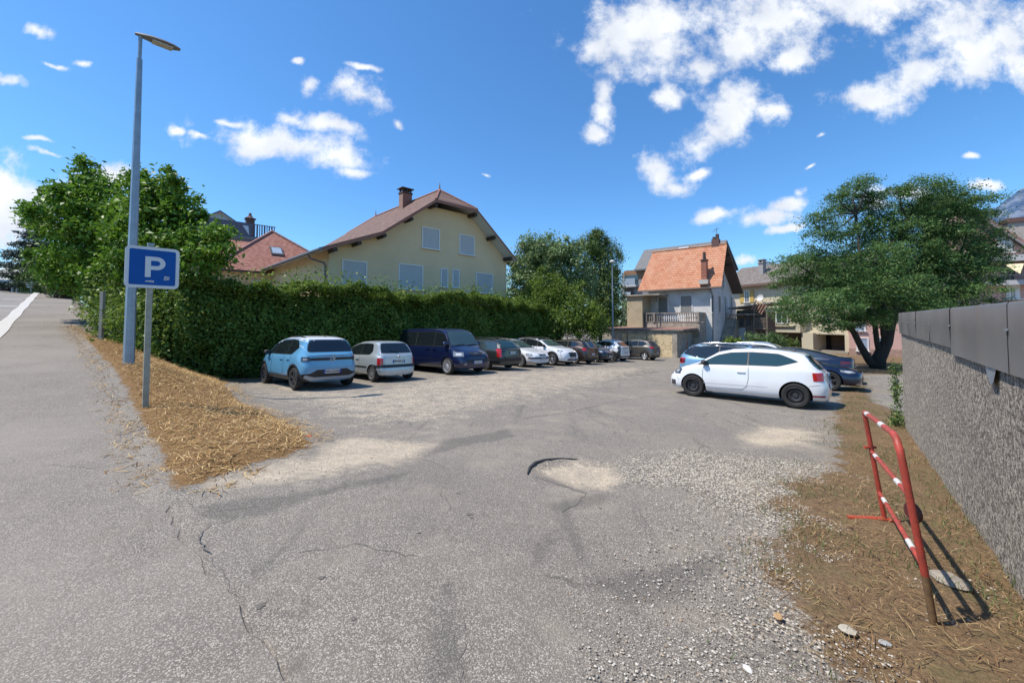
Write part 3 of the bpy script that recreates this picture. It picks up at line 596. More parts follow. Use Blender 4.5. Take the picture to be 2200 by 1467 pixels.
t1 = sd(22.5, 1.9)
tree('broadleaf_tree', 'tall bright green broadleaf tree leaning over the sidewalk left of the lamp post', 'tree', tuple(t1), [L_(175,470,17.5,75,55), L_(190,400,17.8,36,45), L_(182,365,18,18,26), L_(140,465,18,40,34), L_(118,505,18.2,32,16), L_(75,475,18.5,26,8), L_(220,440,17.5,40,55), L_(150,420,18,40,30), L_(205,540,17.2,75,50), L_(150,560,17.6,60,40), L_(128,560,18,28,28), L_(245,520,17,40,60), L_(230,600,16.6,50,40), L_(120,590,18.4,16,14), L_(165,608,18,45,16)], 17000, .20, mag_m,
     [([tuple(t1), tuple(at(205,640,16.6)), tuple(at(195,560,17.2)), tuple(at(190,490,17.5))], [.16,.13,.1,.06])], bark, clump=.18, per=18, asp=.5, shell=.45, up=.5)
# ---- dark conifer and trimmed hedges at the top of the road
def cedar(name, label, base, h, r0, n, mat, clump=.3, size=.3, lean=0):
    lobes = []; b = Vector(base)
    for i in range(int(h/1.0)):
        f = i/(h/1.0); r_ = r0*(1-f)**.8; m = 7 if f < .8 else 3
        for k_ in range(m): a = k_/m*6.28+i*1.1; lobes.append((b.x+math.cos(a)*r_*.6, b.y+math.sin(a)*r_*.6, b.z+.8+i*1.0, r_*.5+.15, r_*.5+.15, .28))
    return tree(name, label, 'tree', base, lobes, n, size, mat, [([base, (b.x, b.y, b.z+h*.95)], [.25, .04])], bark_d, clump=clump, per=24, flat=.35, shell=.3, up=.6, asp=.25, limbs=0)
v_ = at(75, 622, 40); cedar('cedar_tree', 'dark blue green cedar at the top of the road behind the sidewalk tree', (v_.x, v_.y, W(60)-.2), 7.6, 3.2, 15000, cedar_m)
v_ = at(95, 622, 44); cedar('cedar_tree', 'dark purplish conifer just right of the cedar on the hilltop', (v_.x, v_.y, W(60)-.2), 8.6, 2.8, 12000, dark_m)
for px, Y, h, rx, lab in ((110,38.,3.4,2.2,'dark clipped hedge behind the direction signs on the hilltop'),(150,33,2.3,1.2,'low brownish shrub at the upper end of the sidewalk')):
    b_ = at(px, 640, Y); b_.z = W(55)-.1 if Y > 35 else W(50)
    bush('bush', lab, 'bush', [(b_.x-rx*.6, b_.y, b_.z+h*.5, rx*.7, 1.0, h*.55), (b_.x+rx*.5, b_.y-.3, b_.z+h*.45, rx*.7, 1.0, h*.5)], 7000, .16, dark_m if Y > 35 else leaf_mat('brown_shrub', [(.09,.08,.05),(.14,.12,.07),(.07,.09,.04)]), tuple(b_))
# ---- trees at the far end of the hedge
def canopy(label, name, px0, specs, Y, n, size, mat, clump, trunkpx, asp=.5, up=.35, per=22):
    b_ = at(trunkpx, 735, Y); b_.z = G(b_.x, Y)-.1
    tp = at(trunkpx, specs[0][1], Y)
    return tree(name, label, 'tree', tuple(b_), [L_(a, b, Y+dy, rx, rz) for a, b, rx, rz, dy in specs], n, size, mat, [([tuple(b_), tuple((b_+tp)/2), tuple(tp)], [.2,.15,.08])], bark_d, clump=clump, asp=asp, up=up, per=per, shell=.4)
canopy('dark conifer with a rounded top rising behind the garages', 'conifer_tree', 0, [(1290,600,45,70,0),(1278,535,28,32,0),(1300,560,32,50,1),(1262,525,16,18,0),(1285,510,16,14,0),(1305,640,32,50,-1),(1320,610,16,30,0),(1290,680,40,30,-1)], 39, 32000, .20, dark_m, .26, 1290, asp=.35)
canopy('airy silver green tree beside the right end of the cream house', 'silver_tree', 0, [(1160,580,50,55,0),(1150,530,35,24,0),(1130,560,30,40,0),(1195,560,40,40,0),(1182,520,10,22,0),(1215,540,35,24,0),(1230,580,40,40,0),(1118,600,22,60,0),(1100,620,14,60,0.5),(1170,620,60,40,0),(1240,620,40,40,0),(1243,530,12,14,0)], 34, 30000, .21, pale_m, .24, 1165, up=.1)
canopy('bright green rounded tree in front of the silver one at the hedge end', 'garden_tree', 0, [(1175,620,42,36,0),(1150,650,45,30,0),(1205,640,50,40,0),(1230,670,45,45,-.5),(1190,690,60,40,-1),(1255,690,40,40,-1),(1140,680,40,40,0),(1280,700,25,40,-1.5)], 31.5, 32000, .16, hedge_m, .2, 1200)
for px_, Y_, rx_, h_, lab_ in ((1335,58,5.5,7.0,'dark green tree mass behind the garages, left of the grey roofed block'),(1110,50,6,6.5,'leafy tree behind the right corner of the cream house'),(150,70,16,6,'low dark trees beyond the brow of the sidewalk')):
    b_ = at(px_, 735, Y_); b_.z = H(b_.x, b_.y)-.2
    tree('background_tree', lab_, 'tree', tuple(b_), [(b_.x+q*rx_*.5, b_.y, b_.z+h_*.5, rx_*.45, 1.8, h_*.5) for q in (-1,0,1)], 9000, .3, pale_m, [([tuple(b_), (b_.x, b_.y, b_.z+h_*.5)], [.2,.1])], bark_d, clump=.35, tufts=3)
# ---- the big feathery tree on the right
ab = at(1885, 793, 24.5); ab.z = H(ab.x, ab.y)-.1
YA = 24.5
al = [(1740,640,62,26,0),(1700,600,40,22,0),(1690,665,36,18,-1),(1790,650,60,30,-1.5),(1760,690,50,18,-1.5),(1700,690,22,9,-1),(1830,690,45,20,-1),(1860,640,60,30,-2),(1750,560,55,28,0),(1700,560,38,12,0),(1800,590,60,30,-1),(1780,505,50,30,0),(1830,540,50,35,0),(1765,470,30,20,0),
      (1820,440,40,26,1),(1845,400,26,20,1),(1800,425,18,14,1),(1865,385,22,9,1),(1870,500,50,40,0),(1900,560,60,40,-1),(1930,620,60,34,-2),(1940,500,60,40,0),(1960,440,45,34,0),(1935,415,24,16,0),(1990,400,40,20,0),(2020,440,50,34,0),(2050,410,34,16,0),(2075,440,34,24,0),(2120,428,26,8,0),(2000,500,60,44,0),(2070,490,50,40,0),
      (2110,470,28,18,0),(2120,510,36,18,0),(2000,580,60,40,-1),(2060,560,60,40,0),(2110,580,30,24,0),(2030,640,60,30,-1),(2090,630,50,26,0),(2140,655,26,14,0),(1980,660,50,26,-2),(1900,690,30,14,-2.5),(2120,540,40,12,0),(1960,540,60,40,1),(1960,610,50,40,1),(1880,600,50,40,1),(1840,640,60,34,1.5),(1900,640,60,34,2),(1960,650,60,34,2),(1820,600,60,40,2),(1760,620,50,30,1),(1940,570,60,40,2),(2020,540,60,40,2),(2070,600,50,34,1.5),(1870,450,40,40,2),(1990,460,50,40,2),(1850,680,50,20,0),(2040,670,60,18,0),(2100,560,40,30,1)]
T = lambda px, py, dy=0: tuple(at(px, py, YA+dy))
tree('acacia_tree', 'large spreading feathery leaved tree with forked dark trunk at the end of the concrete wall', 'tree', tuple(ab), [L_(a, b, YA+dy+rnd.uniform(-1.2,1.2), rx, rz, rx*.9) for a, b, rx, rz, dy in al], 185000, .125, aca_m,
     [([tuple(ab), T(1888,770), T(1905,735), T(1912,700), T(1935,640), T(1975,560)], [.42,.36,.30,.27,.17,.08]), ([T(1885,790), T(1868,775), T(1850,745), T(1835,715), T(1815,690), T(1780,620)], [.27,.22,.18,.16,.12,.06]),
      ([T(1893,772), T(1884,735), T(1880,700), T(1868,675), T(1850,580), T(1840,460)], [.17,.14,.13,.11,.08,.04]), ([T(1903,740), T(1898,715), T(1896,690), T(1900,600), T(1950,470)], [.17,.15,.13,.09,.04]), ([T(1912,700), T(1960,640), T(2050,580), T(2080,500)], [.2,.13,.08,.04])],
     bark_d, clump=.30, per=50, flat=.48, shell=.15, up=.7, asp=.42, thick=.022)
# low shrubs
for (px, py, Y, rx, rz, n, sz, m, nm, lab, up) in (
    (1640,738,31,42,14,3500,.34,leaf_mat('strap_leaves',[(.10,.17,.06),(.16,.25,.09),(.22,.30,.14)]),'yucca_plant','clump of pale strap leaved plants in front of the yellow house',.1),
    (1575,740,33,18,9,1200,.2,hedge_m,'garden_bush','small green bush between the outside stair and the strap leaved plants',.3),
    (1688,742,33,24,9,1600,.2,leaf_mat('yellow_shrub',[(.14,.19,.05),(.2,.26,.07),(.1,.15,.05)]),'garden_bush','yellow green bush right of the strap leaved plants',.3)):
    c_ = at(px, py, Y); k_ = Y/F; b_ = Vector((c_.x, c_.y, H(c_.x, c_.y)))
    bush(nm, lab, 'plant' if 'yucca' in nm else 'bush', [(c_.x+q*rx*k_, c_.y+rnd.uniform(-.4,.4), c_.z, rx*k_*.5, rx*k_*.4, rz*k_+.2) for q in (-.7,-.2,.3,.75)], n, sz, m, tuple(b_), clump=.14, per=14, asp=.14 if 'yucca' in nm else .5, shell=.2)
# ================================================================== STREET FURNITURE
galv = plain('galvanised_steel', (.30,.35,.40), .45, metal=.55, var=.22, scale=5)
galv_d = plain('lamp_housing_grey', (.23,.22,.22), .5, metal=.3, var=.3, scale=8)
def street_lamp(label, base, h, r0, head=True, ang=0., tilt=.0, stripes=True):
    o = empty('street_lamp', base, ang); o.rotation_euler = (0, tilt, ang); tag(o, label, 'street lamp')
    mb = MB(); mb.tube([(0,0,-.2),(0,0,h*.30),(0,0,h*.93)], [r0, r0*.86, r0*.50], 8); mb.tube([(0,0,h*.93),(0,0,h)], r0*.36, 10); mb.lathe([(r0*1.25,0),(r0*1.25,.03),(r0*.9,.05)], 12)
    mb.build('pole', galv, o, smooth=25)
    if head:
        hb = MB(); secs = [(-.10,.05,.035,.0),(0,.085,.06,.0),(.2,.15,.075,.01),(.45,.17,.07,.02),(.65,.14,.055,.025),(.78,.06,.03,.03)]
        V = []; n = 10
        for (xx, hw, hh, zz) in secs:
            for q in range(n): a = 2*math.pi*q/n; V.append((xx, hw*math.cos(a), zz + hh*math.sin(a)*(1 if math.sin(a) > 0 else .35)+h+.02))
        hb.add(V, [(i*n+q, i*n+(q+1) % n, (i+1)*n+(q+1) % n, (i+1)*n+q) for i in range(len(secs)-1) for q in range(n)] + [tuple(range(n)), tuple(range((len(secs)-1)*n, len(secs)*n))])
        hd = hb.build('lamp_head', galv_d, o, smooth=50)
        gl = MB(); gl.box((.22,-.115,h-.016),(.62,.115,h+.002)); gl.build('lamp_glass', plain('lamp_glass', (.55,.52,.45), .15, spec=.8, var=.3, scale=14), hd)
    else:
        MB().lathe([(.0,h+.02),(.12,h),(.2,h+.05),(.22,h+.12),(.16,h+.22),(.0,h+.27)], 16).build('lamp_head', plain('globe_white', (.62,.62,.60), .3), o, smooth=60)
    return o
b = sd(12.55, 1.15); b = ground_at(276, 788)
street_lamp('tall grey tapered street lamp standing in the straw behind the parking sign', (b.x, b.y, H(b.x,b.y)), 7.66*b.y/9.2, .105*b.y/9.2, ang=math.atan2(.747,.665))
b = at(1317, 735, 34.8)
street_lamp('slim far street lamp with a pale round head before the garages', (b.x, b.y, G(b.x,b.y)), 8.15, .095, head=False)
# ---- parking sign
b = ground_at(314, 881); sgo = empty('parking_sign', (b.x, b.y, H(b.x,b.y)), math.atan2(.747,.665)); tag(sgo, 'blue square parking sign with a white P on a pale pole', 'road sign')
sc_ = b.y/6.9; pole_m = plain('weathered_sign_pole', (.36,.36,.31), .6, metal=.2, var=.35, scale=6, dirt=(.24,.22,.15))
MB().box((-.05,-.02,-.2),(.03,.045,2.80*sc_)).build('pole', pole_m, sgo); bpart('pole_cap', (-.055,-.025,2.80*sc_),(.035,.05,2.83*sc_), galv, sgo)
def rrect(w_, h_, r_, n=6):
    P = []
    for cx, cy, a0 in ((w_/2-r_, h_/2-r_, 0), (-w_/2+r_, h_/2-r_, 90), (-w_/2+r_, -h_/2+r_, 180), (w_/2-r_, -h_/2+r_, 270)):
        for q in range(n+1): a = R(a0+90*q/n); P.append((cx+r_*math.cos(a), cy+r_*math.sin(a)))
    return P
def sheet(P, y0, y1, cx, cz): mb = MB(); mb.prism([(cx+p[0], y1, cz+p[1]) for p in P], (0, y0-y1, 0)); return mb
def text_mesh(txt, size, name, mat, parent, M4, bold=0., ext=.002):
    cu_ = bpy.data.curves.new('t', 'FONT'); cu_.body = txt; cu_.size = size; cu_.align_x = 'CENTER'; cu_.align_y = 'CENTER'; cu_.offset = bold; cu_.extrude = ext; cu_.resolution_u = 4
    to = bpy.data.objects.new('t', cu_); col.objects.link(to); dg = bpy.context.evaluated_depsgraph_get(); me = bpy.data.meshes.new_from_object(to.evaluated_get(dg)); bpy.data.objects.remove(to); me.transform(M4); me.materials.clear()
    return link(name, me, mat, parent)
SW = .70*sc_; scz = 2.41*sc_; cxs = .02
zback = sheet(rrect(SW, SW, .07), -.03, .0, cxs, scz).build('back_plate', plain('sign_back_grey', (.32,.34,.36), .5, metal=.3), sgo)
fr = sheet(rrect(SW, SW, .07), -.046, -.030, cxs, scz).build('sign_frame', plain('sign_white', (.62,.64,.66), .4, var=.08, scale=6), sgo)
bl = sheet(rrect(SW*.855, SW*.855, .025), -.050, -.046, cxs, scz).build('sign_panel', plain('sign_blue', (.004,.085,.34), .45, spec=.2, var=.10, scale=5), sgo)
RX = Matrix.Rotation(R(90), 4, 'X')
# the letter P drawn as strokes: stem and bowl
pm = MB(); hP = SW*.50; wst = SW*.105; x0 = cxs-SW*.145; zb = scz-hP*.47; zt_ = zb+hP
outer = [(x0, zb), (x0+wst, zb), (x0+wst, zb+hP*.36)]
ro = hP*.32; cxx = x0+wst+SW*.11; czz = zt_-ro
ring_o = [(cxx+ro*math.sin(a), czz-ro*math.cos(a)) for a in [R(q) for q in range(0, 181, 15)]]; ri = ro-wst*.92
ring_i = [(cxx+ri*math.sin(a), czz-ri*math.cos(a)) for a in [R(q) for q in range(0, 181, 15)]]
yy0, yy1 = -.053, -.050
def fl(P): pm.prism([(p[0], yy1, p[1]) for p in P], (0, yy0-yy1, 0))
fl([(x0, zb), (x0+wst, zb), (x0+wst, zt_), (x0, zt_)])
fl([(x0+wst, czz-ro), (cxx, czz-ro), (cxx, czz-ri), (x0+wst, czz-ri)]); fl([(x0+wst, czz+ri), (cxx, czz+ri), (cxx, czz+ro), (x0+wst, czz+ro)])
for i in range(len(ring_o)-1): fl([ring_o[i], ring_o[i+1], ring_i[i+1], ring_i[i]])
pm.build('letter', plain('letter_white', (.60,.62,.64), .4), sgo)
st_m = plain('worn_sticker', (.50,.50,.47), .6, var=.7, scale=45, dirt=(.08,.14,.28))
fl2 = MB(); fl2.prism([(cxs+SW*.20,yy1,scz-SW*.30),(cxs+SW*.31,yy1,scz-SW*.28),(cxs+SW*.32,yy1,scz-SW*.20),(cxs+SW*.22,yy1,scz-SW*.19)], (0,-.001,0)); fl2.build('sticker', st_m, sgo)
fl2 = MB(); fl2.prism([(cxs-SW*.14,yy1,scz-SW*.355),(cxs+SW*.03,yy1,scz-SW*.36),(cxs+SW*.02,yy1,scz-SW*.31),(cxs-SW*.13,yy1,scz-SW*.32)], (0,-.001,0)); fl2.build('sticker', st_m, sgo)
for zz in (scz-.2, scz+.2): MB().box((-.09,-.0,zz-.02),(.07,.06,zz+.02)).build('clamp', galv, sgo)
# ---- red and white crowd barrier, one foot missing
red = plain('barrier_red', (.50,.06,.04), .5, var=.25, scale=13, bump=.15, bscale=90, dirt=(.22,.05,.03)); whi = plain('barrier_white', (.62,.60,.57), .5); rust = plain('rusty_tube', (.18,.105,.045), .8, var=.45, scale=25, dirt=(.10,.055,.03))
nb = ground_at(2010,1348); fb = ground_at(1902,1128)
nb = Vector((nb.x, nb.y, H(nb.x,nb.y)+.0)); fb = Vector((fb.x, fb.y, H(fb.x,fb.y)+.02))
bo = empty('crowd_barrier', nb); tag(bo, 'leaning red and white steel tube barrier on the dead grass by the wall', 'barrier')
ntop = at(1928, 938, nb.y-.02); ftop = at(1857, 885, fb.y); 
lz = lambda v_: v_ - nb
fd = (fb-nb).normalized()
a_ = ntop + Vector((0,0,-.02)); 
def seg(A, B, t0, t1): return [A+(B-A)*t0, A+(B-A)*t1]
mid1 = nb + (ntop-nb)*.27
MB().tube([lz(nb+Vector((0,0,-.05))), lz(mid1)], .019, 12).build('post', rust, bo, smooth=60)
cor = ntop; far = ftop
bend = [lz(mid1), lz(nb+(cor-nb)*.86)]
for q in range(1, 6):                                     # rounded shoulder at the near post
    t_ = q/6; A = nb+(cor-nb)*.86; B = cor; C = cor+(far-cor)*.10; p = A*(1-t_)**2+B*2*t_*(1-t_)+C*t_**2; bend.append(lz(p))
bend.append(lz(cor+(far-cor)*.10)); 
MB().tube(bend, .0192, 12).build('post', red, bo, smooth=60)
MB().tube([lz(cor+(far-cor)*.10)]+[lz(cor+(far-cor)*q) for q in (.5,.93,.975,.995)]+[lz(far+(fb-far)*.03), lz(fb)], .0185, 12).build('frame', red, bo, smooth=60)
for t_ in (.30,.80): MB().tube([lz(p) for p in seg(cor, far, t_, t_+.10)], .0195, 12).build('white_band', whi, bo, smooth=60)
for (n_, f_) in ((.69,.64),(.32,.27)):
    A = nb+(cor-nb)*n_; B = fb+(far-fb)*f_
    rl = MB().tube([lz(A), lz(B)], .0155, 10).build('rail', red, bo, smooth=60)
    for t_ in (.16,.78): MB().tube([lz(p) for p in seg(A, B, t_, t_+.09)], .0165, 10).build('white_band', whi, rl, smooth=60)
# far foot, hooks, reflector disc
ft = ground_at(1822,1122); MB().tube([lz(Vector((ft.x, ft.y, fb.z+.03))), lz(fb+Vector((0,0,.03))), lz(fb+Vector((.10,-.03,.02)))], [.022,.024,.018], 8).build('foot', plain('foot_orange', (.42,.07,.035), .55, var=.3, scale=15), bo, smooth=60)
pk = fb+(far-fb)*.68; MB().tube([lz(pk+Vector((-.06,0,0))), lz(pk+Vector((.04,0,.0)))], .012, 8).build('hook', red, bo, smooth=60)
pk = nb+(cor-nb)*.60; dm = Matrix.Translation(lz(pk+Vector((.045,.05,-.02)))) @ Matrix.Rotation(R(90), 4, 'Y') @ Matrix.Rotation(R(20), 4, 'Z'); MB().lathe([(.001,.0),(.052,.0),(.058,.008),(.001,.012)], 20, dm).build('disc', plain('dark_red_disc', (.09,.02,.018), .5), bo, smooth=30)
# ================================================================== CONCRETE WALL
wf = ground_at(1936, 893); k_ = .827; wd = Vector((k_, 1, 0)).normalized(); wn = Vector((-wd.y, wd.x, 0))   # wn points to the car park
pe_ = Vector((1.264*2.3, 2.3, 0)); wl = 8.3
end_t = (8.15-pe_.y)/wd.y; st_t = -(pe_.y-(-.2))/wd.y
wo = empty('boundary_wall', (pe_.x, pe_.y, 0)); tag(wo, 'rough grey concrete wall topped with dark metal sheets on the right', 'wall')
zt0 = lambda t_: CAMZ + .118 + .006*t_
M_w = Matrix(((wd.x, -wn.x, 0, 0), (wd.y, -wn.y, 0, 0), (0, 0, 1, 0), (0, 0, 0, 1)))
def wallbox(t0, t1, y0, y1, z0, z1, mb, n=1):
    for i in range(n):
        a = t0+(t1-t0)*i/n; b_ = t0+(t1-t0)*(i+1)/n; mb.box((a, y0, z0), (b_, y1, z1), M_w)
cm, t, bb = new_mat('rough_cast_concrete'); g = t.nodes.new('ShaderNodeTexCoord'); v = g.outputs['Object']
c = mixc(t, rngm(t, noise(t, v, 22, 7, .72), .42, .58), (.14,.12,.10), (.80,.70,.58)); c = mixc(t, rngm(t, noise(t, v, 1.6, 6, .65), .3, .7, 0, .6), c, (.46,.39,.30)); c = mixc(t, rngm(t, noise(t, v, .6, 5, .6), .45, .7, 0, .45), c, (.22,.19,.16))
vv = vor(t, v, 55, out='Distance'); c = mixc(t, rngm(t, vv, .45, .8, 0, .8), c, (.06,.056,.052))
t.links.new(c, bb.inputs['Base Color']); bb.inputs['Roughness'].default_value = .95; bumpn(t, bb, M('ADD', noise(t, v, 24, 9, .8), M('MULTIPLY', vv, -.5, tree=t), tree=t), 1.0, .035)
wb = MB(); wallbox(st_t, end_t, .055, .33, -1.4, CAMZ+.06, wb); body = wb.build('wall_body', cm, wo)
clad, t, bb = new_mat('dark_sheet_metal'); g = t.nodes.new('ShaderNodeTexCoord'); v = g.outputs['Object']
c = mixc(t, rngm(t, noise(t, v, 1.5, 6, .6), .35, .7), (.17,.155,.145), (.235,.215,.195)); c = mixc(t, rngm(t, noise(t, v, 2.7, 7, .65), .58, .72, 0, .55), c, (.27,.17,.10)); t.links.new(c, bb.inputs['Base Color']); bb.inputs['Roughness'].default_value = .42; bb.inputs['Metallic'].default_value = .3
# sheets bent over the wall, each its own length, slightly out of line
tt = st_t; i = 0
for ln_ in (1.1,1.35,1.25,1.9,1.35,1.3,.9,1.2,1.2,1.3):
    a = tt; b_ = min(tt+ln_-.004, end_t+.03); tt += ln_
    if a >= end_t: break
    w1 = rnd.uniform(-.006,.006); hgt = .46 if a < 2 else .40; mb = MB()
    P = lambda x_, y_, z_: M_w @ Vector((x_, y_, z_))
    pr = [(.35, -.10), (.356, 0.0), (.03+w1, .004), (.022+w1, -.01), (.018+w1, -hgt*.5), (.028-w1, -hgt)]
    za, zb_ = zt0(a), zt0(b_)
    V = [P(a, y_, za+z_) for y_, z_ in pr]+[P(b_, y_+.003, zb_+z_) for y_, z_ in pr]+[P(a, y_+.004, za+z_-.002) for y_, z_ in pr]+[P(b_, y_+.007, zb_+z_-.002) for y_, z_ in pr]
    n = len(pr); fs = [(q, q+1, n+q+1, n+q) for q in range(n-1)]+[(2*n+q+1, 2*n+q, 3*n+q, 3*n+q+1) for q in range(n-1)]; mb.add(V, fs); mb.build('coping_sheet', clad, wo, smooth=35)
    sc = MB(); sc.box((b_-.035, .012, zb_-.18), (b_+.012, .022, zb_-.168), M_w); sc.build('clip', plain('bright_clip', (.55,.56,.58), .3, metal=.8), wo); i += 1
# battens showing below the sheets, one bent flap
for t_, l_ in ():
    if t_ < end_t: MB().box((t_, .012, zt0(t_)-.38-l_), (t_+.018, .054, zt0(t_)-.30), M_w).build('batten', plain('dark_batten', (.015,.012,.010), .95), wo)
fl_ = MB(); P = lambda x_, y_, z_: M_w @ Vector((x_, y_, CAMZ+z_)); fl_.add([P(.80,.045,-.28), P(1.25,.05,-.28), P(1.15,.045,-.38), P(.95,.03,-.47), P(.82,.02,-.44)], [(0,1,2,3,4)]); fl_.build('bent_flap', plain('bare_zinc', (.30,.33,.36), .4, metal=.5, var=.2), wo)
# ivy at the foot of the wall's far end
e_ = pe_ + wd*(end_t+.05) + wn*.1
bush('ivy_plant', 'dark ivy climbing the far end of the concrete wall', 'plant', [(e_.x+.06, e_.y-.02, -.05, .045,.045,.5), (e_.x+.09, e_.y+.02, .5, .04,.04,.3), (e_.x+.0, e_.y-.08, -.4, .09,.09,.14)], 1300, .045, dark_m, (e_.x, e_.y, H(e_.x, e_.y)), clump=.045, per=12, stems=False)
# a broken twig and a bottle cap sized litter by the straw tip
tw = ground_at(1925, 850); MB().tube([(0,0,.05),(.35,.2,.10),(.8,.3,.06)], [.015,.012,.006], 6).build
tg = MB(); tg.tube([(-.5,.3,.06),(-.1,.1,.09),(.5,-.25,.07)], [.012,.011,.005], 6); o = tg.build('twig', plain('pale_twig', (.42,.33,.2), .8)); o.location = (tw.x, tw.y, H(tw.x,tw.y)+.02); tag(o, 'pale dry twig lying on the brown verge beside the wall', 'twig')
lt = ground_at(664, 943); o = MB().box((-.03,-.015,0),(.03,.015,.012)).box((-.012,-.02,.012),(.012,.02,.018)).build('wrapper', plain('red_wrapper', (.7,.09,.05), .5)); o.location = (lt.x, lt.y, H(lt.x,lt.y)+.03); tag(o, 'tiny red scrap of wrapper at the tip of the straw heap', 'litter')
# ================================================================== BUILDINGS
class Frame:
    def __init__(s, name, label, cat, org, ang, kind=None):
        s.o = empty(name, org, ang); tag(s.o, label, cat); s.M = Matrix.Translation(Vector(org)) @ Matrix.Rotation(ang, 4, 'Z'); s.I = s.M.inverted()
    def px(s, px, py, axis, val):                        # pixel ray onto the local plane axis = val
        n = Vector((1,0,0)) if axis == 'x' else (Vector((0,1,0)) if axis == 'y' else Vector((0,0,1)))
        wn_ = (s.M.to_3x3() @ n); p0 = s.M @ (n * val); return s.I @ on_plane(px, py, p0, wn_)
def tile_mat(name, cols, axis='x', rowh=.16, colw=.24, dirt=(.1,.09,.08), dirtamt=.4, bump_=.6):
    m, t, b = new_mat(name); g = t.nodes.new('ShaderNodeTexCoord'); sp = t.nodes.new('ShaderNodeSeparateXYZ'); t.links.new(g.outputs['Object'], sp.inputs[0])
    r_ = M('DIVIDE', sp.outputs['Z'], rowh, tree=t); ci = M('DIVIDE', sp.outputs[axis.upper()], colw, tree=t)
    fr_ = M('FRACT', r_, tree=t); rowi = M('FLOOR', r_, tree=t); cs = M('ADD', ci, M('MULTIPLY', M('MODULO', rowi, 2., tree=t), .5, tree=t), tree=t); fc = M('FRACT', cs, tree=t)
    cbn = t.nodes.new('ShaderNodeCombineXYZ'); t.links.new(rowi, cbn.inputs[0]); t.links.new(M('FLOOR', cs, tree=t), cbn.inputs[1])
    wn_ = t.nodes.new('ShaderNodeTexWhiteNoise'); wn_.noise_dimensions = '2D'; t.links.new(cbn.outputs[0], wn_.inputs['Vector'])
    rp = t.nodes.new('ShaderNodeValToRGB'); t.links.new(wn_.outputs['Value'], rp.inputs[0]); e = rp.color_ramp.elements
    while len(e) < len(cols): e.new(.5)
    for i, c in enumerate(cols): e[i].position = i/(len(cols)-1); e[i].color = col4(c)
    c = mixc(t, M('MULTIPLY', M('LESS_THAN', fr_, .16, tree=t), .6, tree=t), rp.outputs[0], [k*.3 for k in cols[0]])
    c = mixc(t, M('MULTIPLY', M('LESS_THAN', fc, .08, tree=t), .35, tree=t), c, [k*.3 for k in cols[0]])
    c = mixc(t, rngm(t, noise(t, g.outputs['Object'], .9, 7, .7), .42, .75, 0, dirtamt), c, dirt)
    t.links.new(c, b.inputs['Base Color']); b.inputs['Roughness'].default_value = .85
    h = M('ADD', M('MULTIPLY', fr_, -1., tree=t), M('MULTIPLY', M('SINE', M('MULTIPLY', cs, 6.283, tree=t), tree=t), .3, tree=t), tree=t); bumpn(t, b, h, bump_, .03); return m
def roof_slab(name, polys, th, mats, parent, up=0.):      # polys share corners; mats: tiles, soffit, edge
    key = lambda p: (round(p[0],3), round(p[1],3), round(p[2],3)); idx_ = {}; V = []
    def gi(p):
        k_ = key(p)
        if k_ not in idx_: idx_[k_] = len(V); V.append(Vector(p))
        return idx_[k_]
    F_ = [[gi(p) for p in P] for P in polys]; n = len(V); VV = V + [v_ - Vector((0,0,th)) for v_ in V]; mb = MB(); mb.v = VV
    edges = {}
    for f in F_:
        mb.f.append(tuple(f)); mb.m.append(0); mb.f.append(tuple(n+i for i in reversed(f))); mb.m.append(1)
        for i in range(len(f)): edges.setdefault(frozenset((f[i], f[(i+1) % len(f)])), []).append((f[i], f[(i+1) % len(f)]))
    for e in edges.values():
        if len(e) == 1: a, b_ = e[0]; mb.f.append((a, n+a, n+b_, b_)); mb.m.append(2)
    return mb.build(name, mats, parent)
def shutter_window(fr, x0, x1, z0, z1, axis, val, parent, out=-1, frame_m=None, inner=None, sill=True, slats='h', fw=.07, depth=.09, name='window', nsl=None, sub='shutter'):
    """window on the local plane axis=val; out = sign of the outward direction"""
    frame_m = frame_m or MATS['win_white']; inner = inner or MATS['shutter_white']
    def bx(a, b_, c, d, p0, p1):
        lo, hi = sorted((val+out*p0, val+out*p1)); return ((a, lo, c), (b_, hi, d)) if axis == 'y' else ((lo, a, c), (hi, b_, d))
    mb = MB()
    for q in ((x0-fw, x1+fw, z1, z1+fw), (x0-fw, x0, z0, z1), (x1, x1+fw, z0, z1)): mb.box(*bx(q[0], q[1], q[2], q[3], -.02, depth*.7))
    if sill: mb.box(*bx(x0-fw*1.8, x1+fw*1.8, z0-.07, z0, -.02, depth*1.8))
    w_ = mb.build(name, frame_m, parent)
    sb = MB()
    if slats == 'h':
        nn = nsl or max(4, int((z1-z0)/.09))
        for i in range(nn): a = z0+(z1-z0)*i/nn; b_ = a+(z1-z0)/nn; sb.box(*bx(x0, x1, a, b_-.012, -.01, .012)); sb.box(*bx(x0, x1, b_-.012, b_, -.01, .002))
    elif slats == 'v':
        nn = nsl or max(3, int((x1-x0)/.13))
        for i in range(nn): a = x0+(x1-x0)*i/nn; b_ = a+(x1-x0)/nn; sb.box(*bx(a, b_-.02, z0, z1, -.01, .02)); sb.box(*bx(b_-.02, b_, z0, z1, -.01, .004))
    else:
        sb.box(*bx(x0, x1, z0, z1, -.02, .004))
    sb.build(sub if slats != 'g' else 'pane', inner, w_)
    if slats == 'g':
        gb = MB(); xm = (x0+x1)/2; gb.box(*bx(xm-.03, xm+.03, z0, z1, .004, .03)); gb.box(*bx(x0, x0+.05, z0, z1, .004, .03)); gb.box(*bx(x1-.05, x1, z0, z1, .004, .03)); gb.build('sash', frame_m, w_)
    return w_
plain('win_white', (.76,.74,.72), .5); plain('shutter_white', (.50,.50,.50), .5, var=.08, scale=3); glass_m = plain('window_glass', (.03,.045,.055), .06, spec=.9)
